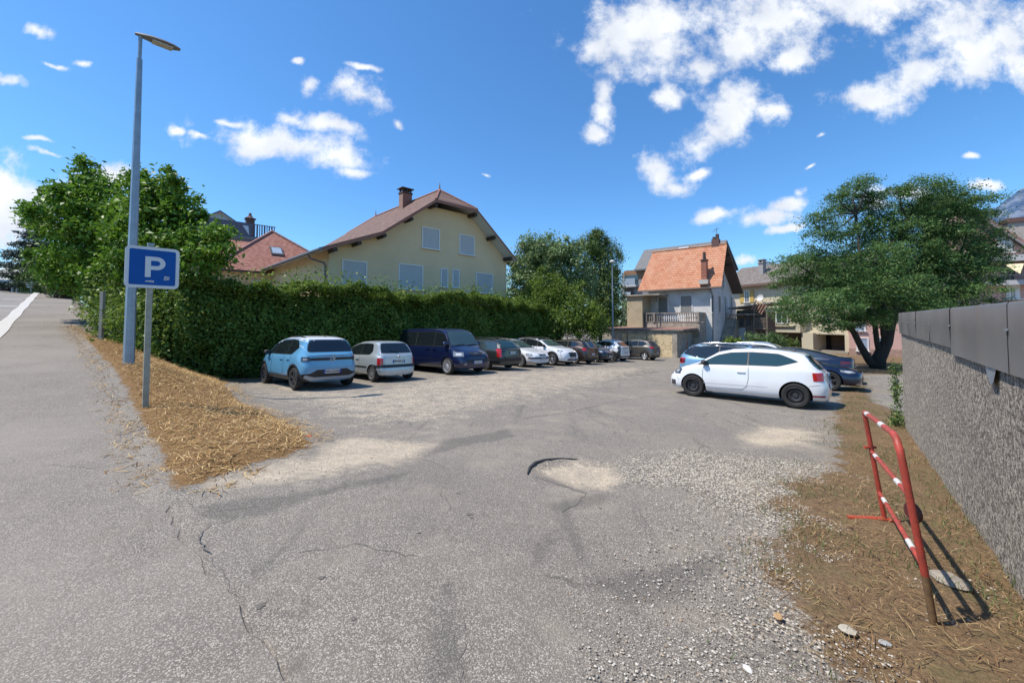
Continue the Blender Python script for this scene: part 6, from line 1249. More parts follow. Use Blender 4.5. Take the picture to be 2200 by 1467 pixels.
        def spoke(a0, a1, ra_, rb_, w0, w1, z0, z1, th_=.02):
            P = []
            for rr_, aa, w_, z_ in ((ra_, a0, w0, z0), (rb_, a1, w1, z1)):
                for sg in (-1, 1): P.append((rr_*math.cos(aa)-sg*w_*math.sin(aa), rr_*math.sin(aa)+sg*w_*math.cos(aa), z_))
            P2 = [(p[0], p[1], p[2]-th_) for p in P]; r_.add(P+P2, [(0,1,3,2),(4,6,7,5),(0,2,6,4),(1,5,7,3)])
        if style == 'steel':
            r_.lathe([(.0,tw*.45),(.03,tw*.50),(.055,tw*.45),(.07,tw*.25),(Rr*.50,tw*.35),(Rr*.58,tw*.62),(Rr*.66,tw*.66),(Rr*.80,tw*.45),(Rr*.90,tw*.40)], 30)
            for k in range(15): a = k*2*math.pi/15; m_ = Matrix.Translation((Rr*.70*math.cos(a), Rr*.70*math.sin(a), tw*.64)) @ Matrix.Rotation(a, 4, 'Z'); r2.lathe([(.0,.0),(.017,0),(.017,-.03)], 8, m_)
        elif style == 'hub':
            r_.lathe([(.0,tw*.9),(.06,tw*.88),(Rr*.45,tw*.78),(Rr*.9,tw*.85)], 30)
            for k in range(9): a = k*2*math.pi/9; m_ = Matrix.Translation((Rr*.66*math.cos(a), Rr*.66*math.sin(a), tw*.845)) @ Matrix.Rotation(a, 4, 'Z') @ Matrix.Scale(2.3, 4, (1,0,0)); r2.lathe([(.0,.0),(.019,0),(.019,-.01)], 8, m_)
        else:
            ns_ = {'five': 5, 'multi': 13, 'seven': 7, 'double': 5}[style]; r_.lathe([(.0,tw*.75),(.04,tw*.75),(.062,tw*.62),(.07,tw*.3)], 16)
            for k in range(ns_):
                a = k*2*math.pi/ns_+.3
                if style == 'double': spoke(a-.10, a-.17, .05, Rr*.94, .016, .016, tw*.62, tw*.85); spoke(a+.10, a+.17, .05, Rr*.94, .016, .016, tw*.62, tw*.85)
                else: w0 = {'five': .035, 'multi': .010, 'seven': .022}[style]; spoke(a, a, .05, Rr*.94, w0, w0*1.25, tw*.62, tw*.85)
        rm_ = r_.mesh('rim'); hub_ = r2.mesh('brake_disc')
        for ax_ in (s.ra, s.fa):
            for sg in (1, -1):
                m4 = Matrix.Translation((ax_-s.L/2, sg*(s.W-tw-inset), s.R)) @ Matrix.Rotation(R(-90*sg), 4, 'X') @ Matrix.Rotation(rnd.uniform(0, 6), 4, 'Z')
                wq = bpy.data.objects.new('wheel', hub_); col.objects.link(wq); wq.parent = s.o; wq.matrix_local = m4
                if not hub_.materials: hub_.materials.append(wellm)
                for nm_, me_, mt_ in (('tyre', t_, tyrem), ('rim', rm_, rim_m)):
                    if not me_.materials: me_.materials.append(mt_); me_.polygons.foreach_set('use_smooth', [True]*len(me_.polygons)); me_.set_sharp_from_angle(angle=R(30))
                    q_ = bpy.data.objects.new(nm_, me_); col.objects.link(q_); q_.parent = wq
    def arches(s, mat=None, w_=.055, off=.010, a0=-8, a1=188):
        for ax_ in (s.ra, s.fa):
            ri = s.ar-.004; P = [(ax_+(ri+w_)*math.cos(R(a)), s.R+(ri+w_)*math.sin(R(a))) for a in range(a0, a1+1, 8)]+[(ax_+ri*math.cos(R(a)), s.R+ri*math.sin(R(a))) for a in range(a1, a0-1, -8)]; s.side('arch_trim', P, mat or blackp, off, .06)
    def sill(s, z0=None, z1=.36, mat=None, off=.008):
        z0 = z0 or s.c.get('z0', .2)+.035; s.side('sill_trim', [(s.ra+s.ar+.02, z0), (s.fa-s.ar-.02, z0), (s.fa-s.ar-.02, z1), (s.ra+s.ar+.02, z1)], mat or blackp, off, .12)
    def mirror(s, x, z, m=None, size=1.):
        for sg in (1, -1):
            bm = bmesh.new(); bmesh.ops.create_icosphere(bm, subdivisions=2, radius=1); 
            for v_ in bm.verts: v_.co = Vector((v_.co.x*.075*size+(.02 if v_.co.x > 0 else 0), v_.co.y*.115*size, v_.co.z*.08*size))
            me = bpy.data.meshes.new('mirror'); bm.to_mesh(me); bm.free(); yy = s.cast(Vector((x-s.L/2, 4, z)), Vector((0,-1,0)), 0); yv = yy.y if yy else s.W*.8
            o_ = link('mirror', me, m or s.paint, s.o, smooth=180); o_.location = (x-s.L/2, sg*(max(yv, s.W*.86)+.09), z+.04); MB().box((-.02, -sg*.12 if sg > 0 else .0, -.05), (.03, .0 if sg > 0 else .12, -.01)).build('mirror_stalk', blackp, o_)
            MB().box((-.078*size, -.085*size, -.05*size), (-.066*size, .085*size, .05*size)).build('mirror_glass', glassc, o_)
    def rails(s, x0, x1, mat=None, y=None, h=.035):
        for sg in (1, -1):
            pts = []
            for x in np.linspace(x0, x1, 9): v_ = s.bvh.ray_cast(Vector((x-s.L/2, sg*(y or s.W*.58), 4)), Vector((0,0,-1)))[0]; e_ = 0 if x in (x0, x1) else h; pts.append((v_.x, v_.y, v_.z+e_+.005))
            MB().tube(pts, .017, 8).build('roof_rail', mat or blackp, s.o, smooth=60)
    def plate(s, kind, z, txt=None, y=0., w_=.52):
        f = s.rear if kind == 'rear' else s.front; f('number_plate', [(y-w_/2, z-.055), (y+w_/2, z-.055), (y+w_/2, z+.055), (y-w_/2, z+.055)], platew, .016, .3)
        for q in (-1, 1): f('plate_band', [(y+q*w_/2-.0, z-.054), (y+q*(w_/2-.045), z-.054), (y+q*(w_/2-.045), z+.054), (y+q*w_/2, z+.054)][::(1 if q < 0 else -1)], plateb, .018, .2)
        v_ = s.bvh.ray_cast(Vector((-6 if kind == 'rear' else 6, y, z)), Vector((1 if kind == 'rear' else -1, 0, 0)))[0]
        if v_ and txt:
            m_ = Matrix.Translation((v_.x-.021, -y*0, z)) @ Matrix.Rotation(R(-90), 4, 'Z') @ RX if kind == 'rear' else Matrix.Translation((v_.x+.021, y, z)) @ Matrix.Rotation(R(90), 4, 'Z') @ RX
            text_mesh(txt, .092, 'plate_text', inkm, s.o, m_, bold=.003, ext=.001)
    def badge(s, kind, z, r, style='ring'):
        v_ = s.bvh.ray_cast(Vector((-6 if kind == 'rear' else 6, 0, z)), Vector((1 if kind == 'rear' else -1, 0, 0)))[0]
        if v_ is None: return
        sg = -1 if kind == 'rear' else 1; mb = MB(); c0 = Vector((v_.x+sg*.012, 0, z))
        if style == 'ring': n = 20; mb.tube([c0+Vector((0, r*math.cos(2*math.pi*k/n), r*math.sin(2*math.pi*k/n))) for k in range(n+1)], .007, 6, cap=False); mb.tube([c0+Vector((0,-r*.6,r*.6)), c0+Vector((0,-r*.25,-r*.7)), c0+Vector((0,0,0)), c0+Vector((0,r*.25,-r*.7)), c0+Vector((0,r*.6,r*.6))], .006, 5)
        elif style == 'diamond': mb.tube([c0+Vector((0,a*r,b_*r)) for a, b_ in ((0,1.3),(.75,0),(0,-1.3),(-.75,0),(0,1.3))], .010, 6)
        elif style == 'chevrons':
            for dz in (0,-r*.75): mb.tube([c0+Vector((0,a*r,b_*r+dz)) for a, b_ in ((-.8,-.2),(0,.75),(.8,-.2))], .011, 6)
            n = 20; mb.tube([c0+Vector((0, r*1.05*math.cos(2*math.pi*k/n), r*1.25*math.sin(2*math.pi*k/n))) for k in range(n+1)], .006, 6, cap=False)
        else: mb.prism([tuple(c0+Vector((0,a*r,b_*r))) for a, b_ in ((-.7,.8),(.7,.8),(.7,-.2),(0,-.9),(-.7,-.2))], (sg*.008,0,0))
        mb.build('badge', chrome, s.o)
    def grille(s, z0, z1, w0, w1, mat=None, bars=3):
        g_ = s.front('grille', [(-w0, z0), (w0, z0), (w1, z1), (-w1, z1)], mat or blackp, .006, .08)
        if bars and g_:
            for i in range(bars): zz = z0+(z1-z0)*(i+.7)/(bars+.4); ww = w0+(w1-w0)*(i+.7)/(bars+.4); s.front('grille_bar', [(-ww*.95, zz-.008), (ww*.95, zz-.008), (ww*.95, zz+.008), (-ww*.95, zz+.008)], MATS['dark_alloy'], .014, .1, parent=g_[0])
    def antenna(s, x, l=.2, back=.6):
        v_ = s.bvh.ray_cast(Vector((x-s.L/2, 0, 4)), Vector((0,0,-1)))[0]; MB().tube([v_, v_+Vector((-l*back, 0, l))], [.008,.003], 6).box((v_.x-.03, -.02, v_.z-.01), (v_.x+.04, .02, v_.z+.02)).build('antenna', blackp, s.o)
    def wiper(s, kind, y0, z0, y1, z1):
        sg = -1 if kind == 'rear' else 1; P = []
        for t_ in (0,.5,1): y_ = y0+(y1-y0)*t_; z_ = z0+(z1-z0)*t_; v_ = s.cast(Vector((sg*6, y_, z_)), Vector((-sg,0,0)), .022); P.append(v_)
        if all(P): MB().tube(P, [.012,.009,.006], 6).build('wiper', blackp, s.o)
def pose(s, d, L, ra, hd):                                  # centre of car from the position of its rear axle; hd +1 = nose up-slope
    c_ = L/2-ra; ss = s+hd*c_; return (S2[0]*ss+D2[0]*d, S2[1]*ss+D2[1]*d)
HP = math.atan2(.665, -.747); HM = math.atan2(-.665, .747)
def basic_doors(c, xs, zlo=.34, hz=None, hmat=None):
    """xs: vertical seams, tail to nose; doors between them"""
    for i in range(len(xs)-1):
        a, b_ = xs[i], xs[i+1]; za = c.belt(a)+.0; zb = c.belt(b_)
        P = [(a, za), (a+(.0), .62), (a+.02, zlo+.06), (a+.08, zlo), (b_-.05, zlo), (b_, zlo+.06), (b_+.01, zb)]; c.seam('door', P, handle=(a+.20, (hz or za-.12)))
# ---------------------------------------------------------------- 1 light blue crossover, rear
c = Car(dict(L=4.02, W=.885, R=.335, ra=.68, fo=.80, z0=.24, paint=paint('light_blue', (.12,.33,.52), .1), top=[(0,1.03),(.05,1.06),(.12,1.12),(.36,1.50),(.55,1.545),(1.3,1.59),(2.0,1.57),(2.5,1.48),(3.05,1.10),(3.2,1.06),(3.75,.97),(3.95,.86),(4.02,.78)], belt=[(0,.96),(.6,1.02),(1.0,1.00),(3.0,.985),(3.4,.95),(4.02,.74)], tail=[(0,.20),(.30,.10),(.5,.03),(.62,.0),(.85,.03),(.98,.03),(1.1,.02),(1.6,.0)], pos=pose(12.85, 5.55, 4.02, .68, 1), head=HP, label='light blue crossover with white roof, nose to the hedge, nearest the straw bank'))
c.side('roof_side_band', [(.30,1.40),(1.3,1.50),(2.0,1.48),(2.6,1.33),(3.02,1.06),(3.12,1.06),(2.62,1.44),(2.0,1.585),(1.3,1.60),(.45,1.55)], plain('roof_white', (.66,.67,.68), .3, coat=.7), .0045, .05)
def top_panel(c, name, x0, x1, mat, wf_=.70, off=.004):
    mb = MB(); nx_, ny_ = 16, 12; V = []
    for i in range(nx_+1):
        for j in range(ny_+1): x = x0+(x1-x0)*i/nx_; y = (-1+2*j/ny_)*c.W*wf_; v_ = c.bvh.ray_cast(Vector((x-c.L/2, y, 4)), Vector((0,0,-1)))[0]; V.append(v_+Vector((0,0,off)))
    mb.add(V, [(i*(ny_+1)+j, (i+1)*(ny_+1)+j, (i+1)*(ny_+1)+j+1, i*(ny_+1)+j+1) for i in range(nx_) for j in range(ny_)]); return mb.build(name, mat, c.o, smooth=180)
top_panel(c, 'roof', .30, 2.45, MATS['roof_white'], .80, .006); c.rear('roof_spoiler', [(-.60,1.475),(.60,1.475),(.52,1.545),(-.52,1.545)], MATS['roof_white'], .010, .06)
c.greenhouse([1.42,2.42], .66, 3.05, tp=(.35,.30,.45)); c.screen('rear', 1.13, 1.44, side_m=.05); c.screen('front', 1.13, 1.47)
c.rear('tail_band', [(-.78,.865),(.78,.865),(.78,.945),(-.78,.945)], blackp, .006, .08); c.lamp('tail_light', .02, .905, .13, .068, 148, darkl, .012, inner=(plain('lamp_grey', (.30,.29,.30), .2), .45))
c.rear('lower_bumper', [(-.86,.27),(.86,.27),(.86,.47),(.62,.50),(.45,.60),(-.45,.60),(-.62,.50),(-.86,.47)], blackp, .006, .08); c.rear('silver_skid', [(-.60,.29),(.60,.29),(.76,.38),(.74,.46),(.52,.39),(-.52,.39),(-.74,.46),(-.76,.38)], plain('skid_silver', (.34,.35,.36), .45), .022, .05)
c.arches(w_=.06); c.sill(z1=.40); c.side('lower_flank', [(.05,.27),(c.ra-c.ar+.0,.27),(c.ra-c.ar,.46),(.05,.50)], blackp, .008, .08); basic_doors(c, [.95,1.48,2.50,3.20][0:1]+[1.48,2.50,3.10], .42); c.plate('rear', .54, 'HA-210-RE'); c.badge('rear', .925, .075, 'chevrons'); c.mirror(2.82, 1.02, blackp); c.wheels('double', alloy_d); c.rails(.75, 2.1, h=.02); c.antenna(.6, .14); c.lamp('headlight', 3.88, .80, .12, .07, 35, clearl); c.front('lower_grille', [(-.7,.3),(.7,.3),(.6,.5),(-.6,.5)], blackp)
c.side('quarter_black', [(.30,1.12),(.60,1.04),(.66,1.12),(.50,1.40),(.36,1.40)], blackp, .0035, .07) if False else None
# ---------------------------------------------------------------- 2 silver city car, rear
silver = paint('silver', (.47,.52,.53), .45, .35)
c = Car(dict(L=3.43, W=.80, R=.275, ra=.52, fo=.56, z0=.20, tum=.38, paint=silver, top=[(0,.86),(.03,.92),(.10,.98),(.42,1.36),(.62,1.405),(1.2,1.42),(1.7,1.40),(2.1,1.30),(2.72,.93),(3.1,.80),(3.35,.62),(3.43,.55)], belt=[(0,.84),(.5,.90),(2.5,.86),(2.9,.78),(3.43,.50)], tail=[(0,.10),(.25,.02),(.42,.0),(.5,.04),(.85,.05),(1.4,.04)], nose=[(0,.14),(.3,.02),(.5,.03),(.65,.15),(.9,.3)], pos=pose(13.15, 8.15, 3.43, .52, 1), head=HP, label='small silver three door hatchback between the light blue crossover and the navy van'))
c.greenhouse([1.42], .62, 2.72, hi=.095, tp=(.12,.12,.3)); c.screen('rear', 1.00, 1.31); c.screen('front', .95, 1.32, glasst); c.seam('door', [(1.40,.88),(1.38,.5),(1.46,.30),(2.45,.30),(2.52,.5),(2.5,.84)], handle=(1.55,.76))
c.rear('bumper', [(-.78,.48),(.78,.48),(.78,.58),(-.78,.58)], blackp, .012, .08); c.side('bumper_trim', [(.02,.48),(.40,.50),(.36,.57),(.02,.58)], blackp, .012, .06); c.lamp('tail_light', .03, .70, .10, .115, 150, redl, .010); c.side('rub_strip', [(.85,.47),(2.3,.47),(2.3,.52),(.85,.52)], blackp, .01, .1)
c.plate('rear', .69, 'FF-932-LL', w_=.48); c.badge('rear', .86, .05, 'diamond'); c.wheels('hub', alloy); c.mirror(2.38, .92, blackp, .85); c.lamp('headlight', 3.26, .60, .12, .07, 35, clearl); c.wiper('rear', 0, 1.0, .32, 1.06); c.rear('hatch_gap', [(-.60,.585),(.60,.585),(.60,.592),(-.60,.592)], seamm, .004)
# ---------------------------------------------------------------- 3 navy van, front
navy = paint('navy', (.006,.012,.055), .3, .28)
c = Car(dict(L=4.90, W=.952, R=.345, ra=.98, fo=.90, z0=.24, tum=.22, nr=11, nf=6, cat='van', paint=navy, top=[(0,1.80),(.04,1.86),(.2,1.93),(1,1.955),(3.0,1.95),(3.45,1.90),(3.65,1.82),(4.22,1.18),(4.35,1.12),(4.75,.98),(4.86,.88),(4.90,.80)], belt=[(0,1.14),(3.9,1.12),(4.3,1.05),(4.9,.78)], nose=[(0,.16),(.3,.03),(.5,.0),(.75,.05),(.95,.2)], tail=[(0,.10),(.4,.0),(1.1,.02),(1.9,.10)], pos=pose(13.25+3.02, 11.75, 4.9, .98, -1), head=HM, label='tall navy blue passenger van facing the camera beside the small silver hatchback'))
c.greenhouse([3.02], .30, 4.20, hi=.17, lo=.03); c.seam('pillar_gap', [(1.7,1.17),(1.7,1.78)], .05, blackp, .008); c.screen('front', 1.20, 1.80, plain('van_screen', (.05,.085,.085), .04, spec=1.), side_m=.05); c.seam('sliding_door', [(1.62,1.12),(1.6,.42),(2.86,.42),(2.90,1.8)], handle=(2.68,1.02)); c.seam('door', [(3.0,1.8),(2.98,.44),(3.55,.42),(3.62,.72),(3.98,.80),(4.0,1.08)], handle=(3.16,1.02)); c.seam('rub_groove', [(.7,.62),(3.5,.62)], .012, seamm)
c.lamp('headlight', 4.72, .83, .20, .085, 32, clearl, .010, inner=(whitel, .55)); c.grille(.74, .90, .30, .40, blackp, 3); c.badge('front', .84, .085, 'ring'); c.front('lower_grille', [(-.62,.52),(.62,.52),(.60,.63),(-.60,.63)], blackp, .006); c.plate('front', .50, 'DK-518-MZ' if False else None); c.front('plate_marks', [(-.19,.475),(.19,.475),(.19,.525),(-.19,.525)], plain('plate_grey', (.3,.3,.3), .5), .019, .2); c.front('fog_lamp', [(.60,.40),(.70,.40),(.70,.48),(.60,.48)], clearl, .008, .05); c.front('fog_lamp', [(-.70,.40),(-.60,.40),(-.60,.48),(-.70,.48)], clearl, .008, .05)
c.wheels('multi', plain('bright_alloy', (.62,.63,.65), .3, metal=.5), rr=.25); c.mirror(3.88, 1.22, navy, 1.25); c.wiper('front', .1, 1.19, .62, 1.24); c.wiper('front', -.55, 1.19, -.05, 1.24); c.lamp('tail_light', .03, 1.2, .07, .3, 150, redl); c.seam('bonnet_gap', [(4.12,1.1),(4.5,1.0)], .008)
# ---------------------------------------------------------------- 4 dark estate, rear
dgrey = paint('dark_green_grey', (.028,.036,.034), .3, .3)
c = Car(dict(L=4.62, W=.865, R=.325, ra=1.0, fo=.90, z0=.21, paint=dgrey, top=[(0,.96),(.05,1.0),(.14,1.10),(.42,1.36),(.7,1.44),(1.6,1.49),(2.4,1.47),(2.9,1.38),(3.55,.98),(3.75,.95),(4.35,.84),(4.55,.72),(4.62,.62)], belt=[(0,.90),(2.0,.93),(3.4,.90),(3.9,.86),(4.62,.58)], pos=pose(13.7, 14.35, 4.62, 1.0, 1), head=HP, label='dark grey estate car with roof rails and tall red tail lights beside the navy van'))
c.greenhouse([1.35,2.32], .38, 3.5, plain('glass_sky', (.035,.06,.075), .03, spec=1.)); c.screen('rear', 1.05, 1.36, glasst, side_m=.05); c.screen('front', 1.0, 1.38); basic_doors(c, [1.32,2.34,3.3], .34); c.lamp('tail_light', .05, .80, .085, .19, 158, redl, .010); c.rear('bumper', [(-.84,.40),(.84,.40),(.84,.56),(-.84,.56)], blackp, .012, .08); c.side('bumper_trim', [(.0,.40),(.62,.42),(.66,.54),(.0,.56)], blackp, .012, .06); c.plate('rear', .80, None, w_=.46); c.rear('plate_marks', [(-.17,.78),(.17,.78),(.17,.82),(-.17,.82)], MATS['plate_grey'], .019, .2); c.wheels('steel', steelr); c.rails(.55, 2.6, blackp, h=.05); c.mirror(3.15, .98, dgrey); c.arches(w_=.03, mat=dgrey); c.sill(z1=.32); c.antenna(.55, .35, .3); c.lamp('headlight', 4.42, .68, .14, .07, 35, clearl)
c.side('pillar_silver', [(.20,1.02),(.36,1.02),(.46,1.33),(.36,1.30)], plain('pillar_pale', (.30,.29,.28), .3), .005, .06)
# ---------------------------------------------------------------- 5 white saloon hatch, front
white = paint('white', (.70,.71,.73), .0, .3)
def hatch_front(L, W, R_, ra, fo, Hh, hood, pos, label, pm_, wheel='hub', rimm=None, grill=None, lamps=(.17,.075), badge='diamond', roof=None, z0=.21, arch=None, gl=None, nose_h=.66, extra=None, plate=True, rails_=None, mirror_m=None, nogroup=False, head=None, cowl=None, doors=4, zw=None):
    cw = cowl or L-1.15
    c = Car(dict(L=L, W=W, R=R_, ra=ra, fo=fo, z0=z0, paint=pm_, top=[(0,Hh*.66),(.05,Hh*.70),(.40,Hh*.93),(.7,Hh*.975),(1.4,Hh),(cw-1.15,Hh*.985),(cw-.75,Hh*.93),(cw,hood+.05),(cw+.2,hood),(L-.30,nose_h+.14),(L-.08,nose_h+.02),(L,nose_h-.08)], belt=[(0,hood-.04),(1.5,hood-.03),(cw-.2,hood-.04),(cw+.3,hood-.08),(L,nose_h-.12)], pos=pos, head=head if head is not None else HM, label=label, nogroup=nogroup, z=zw))
    sp = [1.35, 2.25] if doors == 4 else [1.6]
    c.greenhouse([q*L/4.2 for q in sp], .52, cw, gl, tp=(.3,.3,.5)); c.screen('front', hood+.07, Hh*.94, gl or MATS['van_screen'], side_m=.05); c.screen('rear', Hh*.70, Hh*.9)
    basic_doors(c, [q*L/4.2 for q in sp]+[cw-.12], .34); c.lamp('headlight', L-.24, nose_h-.01, lamps[0], lamps[1], 38, clearl, .010, inner=(whitel, .5), shape=[(-1,-.6),(.2,-1),(1,-.3),(1,1),(-.6,.7)]); c.lamp('tail_light', .04, hood-.12, .1, .1, 150, redl)
    if plate: c.plate('front', .43, None, w_=.46); c.front('plate_marks', [(-.16,.41),(.16,.41),(.16,.45),(-.16,.45)], MATS['plate_grey'], .019, .2)
    if grill: c.grille(*grill)
    c.badge('front', nose_h-.06, .055, badge); c.wheels(wheel, rimm or alloy); c.mirror(cw-.30, hood+.02, mirror_m or pm_); c.wiper('front', -.5, hood+.07, .0, hood+.10)
    if arch: c.arches(arch); c.sill(z1=.38, mat=arch)
    if roof: top_panel(c, 'roof', .36, cw-.72, roof, .76); c.side('roof_side_band', [(.35,Hh*.90),(1.4,Hh-.10),(cw-1.1,Hh-.12),(cw-.6,Hh*.87),(cw-.55,Hh*.91),(cw-1.1,Hh-.01),(1.4,Hh+.01),(.45,Hh*.97)], roof, .007, .05)
    if rails_: c.rails(.7, cw-1.0, rails_)
    return c
c = hatch_front(4.30, .885, .32, .82, .85, 1.46, .93, pose(13.75+2.63, 16.95, 4.3, .82, -1), 'white hatchback facing the camera between the dark estate and the black roofed white crossover', white, 'hub', alloy, (.60,.68,.28,.30,blackp,1)); c.front('bumper_strip', [(-.80,.44),(.80,.44),(.80,.52),(-.80,.52)], blackp, .007, .08); c.side('bumper_strip', [(4.0,.44),(4.28,.44),(4.28,.52),(4.0,.52)], blackp, .008, .06)
# 6 white crossover with black roof
c = hatch_front(4.30, .90, .35, .80, .87, 1.55, 1.03, pose(13.7+2.6, 19.6, 4.3, .80, -1), 'white crossover with black roof and dark wheel arches facing the camera', white, 'double', alloy, (.50,.76,.30,.38,blackp,4), (.17,.055), 'shield', roof=plain('roof_black', (.012,.012,.013), .15, coat=.9), arch=blackp, z0=.24, nose_h=.84, mirror_m=blackp, rails_=blackp)
c.front('lower_grille', [(-.55,.30),(.55,.30),(.45,.40),(-.45,.40)], blackp, .007); c.lamp('day_lamp', 4.10, .62, .018, .14, 25, whitel, .012)
# 7 brown crossover, rear
def hatch_rear(L, W, R_, ra, fo, Hh, bz, pos, label, pm_, wheel='five', rimm=None, lampm=None, lamps=(.12,.10), z0=.21, arch=None, gl=None, rails_=None, badge='shield', slope=.42, nogroup=False, head=None, black_hatch=False, plate=True, rw=None, lz=None, cowl=None, doors=4, tall=0., topp=None):
    cw = cowl or L-1.05
    c = Car(dict(L=L, W=W, R=R_, ra=ra, fo=fo, z0=z0, paint=pm_, top=topp or [(0,bz+.02),(.05,bz+.07),(slope,Hh*.93),(slope+.25,Hh*.97),(1.4,Hh),(cw-1.1,Hh*.98),(cw-.7,Hh*.92),(cw,bz+.05),(cw+.2,bz),(L-.3,bz-.18),(L-.08,bz-.30),(L,bz-.40)], belt=[(0,bz-.02),(.8,bz+.03),(cw-.2,bz-.03),(cw+.3,bz-.08),(L,bz-.42)], pos=pos, head=head if head is not None else HP, label=label, nogroup=nogroup))
    sp = [1.35, 2.3] if doors == 4 else [1.7]
    c.greenhouse([q*L/4.2 for q in sp], .58, cw, gl, tp=(.3,.3,.5)); c.screen('rear', bz+.10, Hh*.90, gl or glassc, side_m=.05); c.screen('front', bz+.1, Hh*.93, gl); basic_doors(c, [q*L/4.2 for q in sp]+[cw-.1], .34)
    c.lamp('tail_light', .04, lz or bz-.08, lamps[0], lamps[1], 150, lampm or redl, .010, shape=[(-1,-.6),(1,-1),(1,1),(-1,.7)]); c.lamp('headlight', L-.24, bz-.28, .14, .06, 38, clearl)
    if plate: c.plate('rear', .62, None, w_=.46); c.rear('plate_marks', [(-.16,.60),(.16,.60),(.16,.64),(-.16,.64)], MATS['plate_grey'], .019, .2)
    c.rear('bumper', [(-W*.9,z0+.07),(W*.9,z0+.07),(W*.9,.42),(-W*.9,.42)], blackp, .007, .08); c.badge('rear', bz-.06, .05, badge); c.wheels(wheel, rimm or alloy); c.mirror(cw-.25, bz+.02, pm_)
    if arch: c.arches(arch); c.sill(z1=.38, mat=arch)
    if rails_: c.rails(.65, cw-1.0, rails_, h=.03)
    return c
brown = paint('bronze_brown', (.060,.040,.032), .5, .3)
hatch_rear(4.28, .90, .345, .80, .88, 1.50, .98, pose(13.7, 22.0, 4.28, .8, 1), 'bronze brown hatchback with red tail lights behind the black roofed crossover', brown, 'five', alloy)
# 8 small dark hatch, front
hatch_front(3.60, .82, .29, .55, .70, 1.47, .98, pose(13.9+2.35, 24.75, 3.6, .55, -1), 'small dark blue grey hatchback facing the camera before the white and black city car', paint('blue_grey', (.022,.028,.045), .4), 'seven', plain('bright_alloy', (.62,.63,.65), .3, metal=.5), (.46,.58,.28,.30,blackp,1), (.13,.08), 'ring', nose_h=.74, cowl=2.85)
# 9 white city crossover with black tail, rear
c = hatch_rear(3.72, .87, .33, .62, .70, 1.52, 1.02, pose(13.9, 27.2, 3.72, .62, 1), 'white city crossover with black tail panels parked before the grey minivan', white, 'five', alloy_d, plain('smoked_lamp', (.035,.035,.04), .08), (.10,.16), arch=blackp, rails_=white, z0=.25)
c.rear('hatch_black', [(-.52,.98),(.52,.98),(.46,1.12),(-.46,1.12)], glassc, .006); c.side('tail_black', [(.0,.30),(.34,.30),(.34,.62),(.20,.80),(.0,.80)], blackp, .009, .06)
# 10 grey minivan
grey = paint('warm_grey', (.12,.112,.10), .5, .3)
c = hatch_rear(4.08, .87, .32, .72, .82, 1.62, 1.03, pose(13.6, 31.9, 4.08, .72, 1), 'grey brown minivan at the far end of the row before the stone garage wall', grey, 'five', plain('bright_alloy', (.62,.63,.65), .3, metal=.5), slope=.5, lz=1.0)
c.side('rub_strip', [(1.1,.60),(3.1,.60),(3.1,.64),(1.1,.64)], chrome, .01, .12)
# ---------------------------------------------------------------- right group
# 11 white three door hatchback, side
c = Car(dict(L=3.93, W=.845, R=.305, ra=.66, fo=.80, z0=.185, tum=.44, gap=.05, nr=6.5, nf=4.6, paint=paint('fresh_white', (.74,.75,.77), .0, .28), top=[(0,.86),(.04,.92),(.12,1.00),(.42,1.335),(.60,1.385),(1.1,1.438),(1.65,1.453),(2.15,1.42),(2.5,1.33),(3.08,.985),(3.25,.955),(3.60,.88),(3.83,.77),(3.90,.66),(3.93,.58)], belt=[(0,.87),(.3,.955),(.6,.985),(1.2,.975),(2.2,.94),(2.9,.905),(3.3,.86),(3.99,.52)],
    nose=[(0,.14),(.25,.02),(.4,.0),(.55,.02),(.7,.12),(.9,.26)], tail=[(0,.12),(.25,.02),(.5,.0),(.62,.02),(.70,.06),(.95,.07),(1.4,.05)], pos=pose(1.50, 13.2, 3.93, .66, 1), head=HP, label='white three door hatchback with black steel wheels seen from the side'))
pg = glasst
c.greenhouse([1.72], .60, 3.06, pg, lo=.022, hi=.10, tp=(.42,.40,.42)); c.screen('rear', .99, 1.29, pg, side_m=.05); c.screen('front', 1.01, 1.37, pg); c.side('quarter_glass_trim', [(2.86,.935),(3.02,.925),(2.9,1.01)], blackp, .008, .05)
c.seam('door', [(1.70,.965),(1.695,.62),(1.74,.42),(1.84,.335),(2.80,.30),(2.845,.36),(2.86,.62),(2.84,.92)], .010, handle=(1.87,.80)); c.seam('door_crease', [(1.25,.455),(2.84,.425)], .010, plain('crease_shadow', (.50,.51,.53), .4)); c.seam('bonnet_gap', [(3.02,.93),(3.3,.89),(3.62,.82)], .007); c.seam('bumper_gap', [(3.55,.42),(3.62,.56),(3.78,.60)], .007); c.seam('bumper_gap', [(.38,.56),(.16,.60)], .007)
c.side('sill', [(c.ra+c.ar+.01,.215),(c.fa-c.ar-.01,.215),(c.fa-c.ar-.01,.275),(c.ra+c.ar+.01,.275)], c.paint, .022, .1)
c.lamp('tail_light', .07, .80, .135, .105, 140, redl, .012, shape=[(-1,-1),(.75,-.95),(1,.2),(.9,1),(-1,.85)]); c.lamp('headlight', 3.76, .70, .16, .085, 48, darkl, .010, inner=(plain('headlight_grey', (.28,.29,.30), .1), .55), shape=[(-1,-.1),(-.3,-1),(1,-.9),(1,.6),(.2,1)]); c.lamp('fog_lamp', 3.86, .36, .085, .07, 40, darkl, .010); c.lamp('reflector', .10, .33, .13, .018, 140, plain('red_reflector', (.30,.02,.02), .2), .012)
